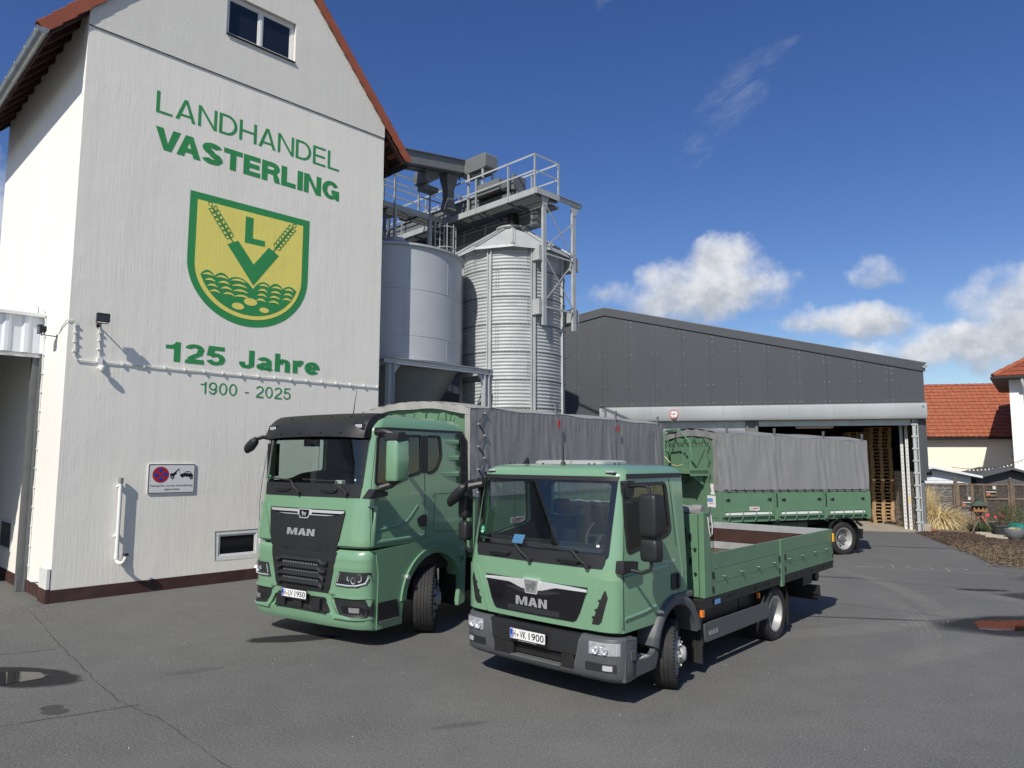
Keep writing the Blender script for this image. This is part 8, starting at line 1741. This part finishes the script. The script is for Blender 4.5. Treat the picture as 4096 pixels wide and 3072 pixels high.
for x in (-3.93, -2.348, -.61, .84): z = zt2(x)+.005; m_.add([(x-.012, -.03, z), (x+.012, -.03, z), (x+.012, .0, z), (x-.012, .0, z), (x-.03, -.035, z+.19), (x+.035, -.035, z+.19), (x+.035, .005, z+.19), (x-.03, .005, z+.19)], [(3, 2, 1, 0), (4, 5, 6, 7), (0, 1, 5, 4), (1, 2, 6, 5), (2, 3, 7, 6), (3, 0, 4, 7)])
obj('stake', m_, M['galv_dark'], tr, smooth=0)
# platform and railing on the front
m_ = MB(); xa = LX0-.55; m_.box(xa, LX0, .42, 1.68, 2.255, 2.36); m_.box(xa, LX0, .42, .46, 2.2, 2.40); m_.box(xa, LX0, 1.64, 1.68, 2.2, 2.40); pf_ = obj('platform', m_, M['green_panel'], tr, bevel=.006)
m_ = MB(); m_.tube([(xa+.03, 1.66, 2.3), (xa+.03, 1.66, 3.38), (xa+.06, 1.64, 3.43), (xa+.06, 1.2, 3.46), (xa+.04, .95, 3.42), (xa+.03, .50, 3.12), (xa+.03, .46, 3.05), (xa+.03, .46, 2.3)], .022, 8); m_.tube([(LX0-.04, 2.18, 2.5), (LX0-.04, 2.18, 3.38), (LX0-.06, 2.15, 3.42), (LX0-.06, 1.75, 3.43), (xa+.06, 1.6, 3.43)], .022, 8); m_.tube([(LX0-.04, 2.18, 2.85), (xa+.03, 1.66, 2.85)], .016, 6); m_.tube([(LX0-.03, .46, 2.3), (LX0-.03, .46, 3.0), (xa+.03, .46, 3.0)], .018, 6)
for z in (2.55, 2.75, 2.9): m_.tube([(xa+.03, .46, z), (xa+.03, .80, z)], .014, 6)
m_.tube([(xa+.03, .80, 2.36), (xa+.03, .80, 2.95)], .016, 6); m_.box(xa, xa+.06, .42, .52, 2.6, 2.85); obj('railing', m_, M['green_panel'], pf_)
m_ = MB(); m_.tube([(xa+.03, 1.64, 2.72-.0)]+[(xa+.03, 1.64-.8*t, 2.72-.25*math.sin(math.pi*t)*.5-.22*t) for t in lin(.1, 1, 9)], .010, 5); obj('chain', m_, M['straw'], pf_)
m_ = MB(); m_.prism([(LX0-.5, 2.25), (LX0-.06, 2.25), (LX0-.06, 1.95)], 'y', .55, .60); m_.prism([(LX0-.5, 2.25), (LX0-.06, 2.25), (LX0-.06, 1.95)], 'y', 1.45, 1.50)
m_.box(LX0-.30, LX0-.08, .62, 1.43, 2.17, 2.19)
obj('platform_bracket', m_, M['green_panel'], pf_, smooth=0)
m_ = MB(); m_.box(LX0-.006, LX0-.001, .13, .47, 1.39, 1.69); m_.box(LX0-.006, LX0-.001, .17, .33, 1.72, 2.0); no = obj('notice_sheet', m_, M['plate_white'], tr, smooth=0); m_ = MB(); m_.box(LX0-.010, LX0-.0065, .24, .46, 1.53, 1.62); m_.mat(1)
text_on(m_, 'VORSICHT', lambda u, v: (LX0-.0085, .42-.24*u, 1.475+.03*v), .01); obj('notice_print', m_, [M['sticker_blue'], M['red_ink']], no, smooth=0)
m_ = MB()
for y in (.75, 1.65): m_.box(-5.2, .9, y, y+.08, .78, .99)
m_.cyl((.04, 0, .44), .08, 'y', .3, 2.2, 12); m_.cyl((-3.4, 0, .44), .08, 'y', .3, 2.2, 12); m_.box(-4.0, -2.9, .7, 1.8, .6, .80); m_.box(-7.2, -4.0, 1.15, 1.3, .62, .74); m_.box(-2.4, -1.2, .1, .6, .55, .95); m_.box(.75, .85, .1, 2.4, .55, .68); obj('chassis', m_, M['black_metal'], tr, smooth=30)
for far in (False, True):
    q_ = lambda y: WT-y if far else y; yb = lambda a, b: (min(q_(a), q_(b)), max(q_(a), q_(b)))
    m_ = MB(); o1 = arch2(.575, 178, -5, 24, .035, .47); m_.loft([[(p[0], q_(.0), p[1]-.02), (p[0], q_(-.012), p[1]), (p[0]*1.0, q_(.42), p[1])] for p in o1], False); m_.box(.58, .60, *yb(.02, .42), .10, .52); m_.box(.64, .70, *yb(-.02, .3), .42, .60); m_.tube([(.60, q_(.1), .9), (.75, q_(.05), .78)], .04, 8); m_.tube([(-.62, q_(.05), .95), (-.55, q_(.03), 1.0), (-.4, q_(.1), 1.02)], .05, 8); obj('mudguard', m_, M['black_plastic'], tr, smooth=60)
    wheel(tr, .04, .20 if not far else WT-.20, .455, .36, .29, 0, far, .02, 4, 10); wheel(tr, -3.4, .20 if not far else WT-.20, .455, .36, .29, 0, far, .02, 4, 10)
# ------------------------------------------------------------------ the hall across the yard, seen in the windscreens
wh2 = thing('corrugated_hall', 'corrugated clad hall across the yard, mirrored in the windscreens', 'hall', (-30, 5, 0), R(-40))
m_ = MB(); x = -12; pr = []; hz = lambda y: 11.0-.30*abs(y-5)
while x < 12:
    for a, b in ((0, 0), (.16, 0), (.20, .05), (.36, .05)): pr.append((b, x+a))
    x += .40
m_.loft([[(px, py, 0) for px, py in pr], [(px, py, hz(py)) for px, py in pr]], False); m_.prism([(-12, 0), (12.3, 0), (12.3, hz(12.3)-.1), (5, 10.9), (-12, hz(-12)-.1)], 'x', -20, -.02); obj('cladding', m_, M['header_metal'], wh2, smooth=0)
m_ = MB(); m_.bar((.15, -12.3, hz(-12.3)+.1), (.15, 5, 11.1), .4, .25); m_.bar((.15, 5, 11.1), (.15, 12.5, hz(12.5)+.1), .4, .25); obj('verge', m_, M['galv'], wh2, smooth=0)
m_ = MB(); m_.box(.05, .12, -3, 3, 0, 4.5); obj('door', m_, M['galv_dark'], wh2, smooth=0)
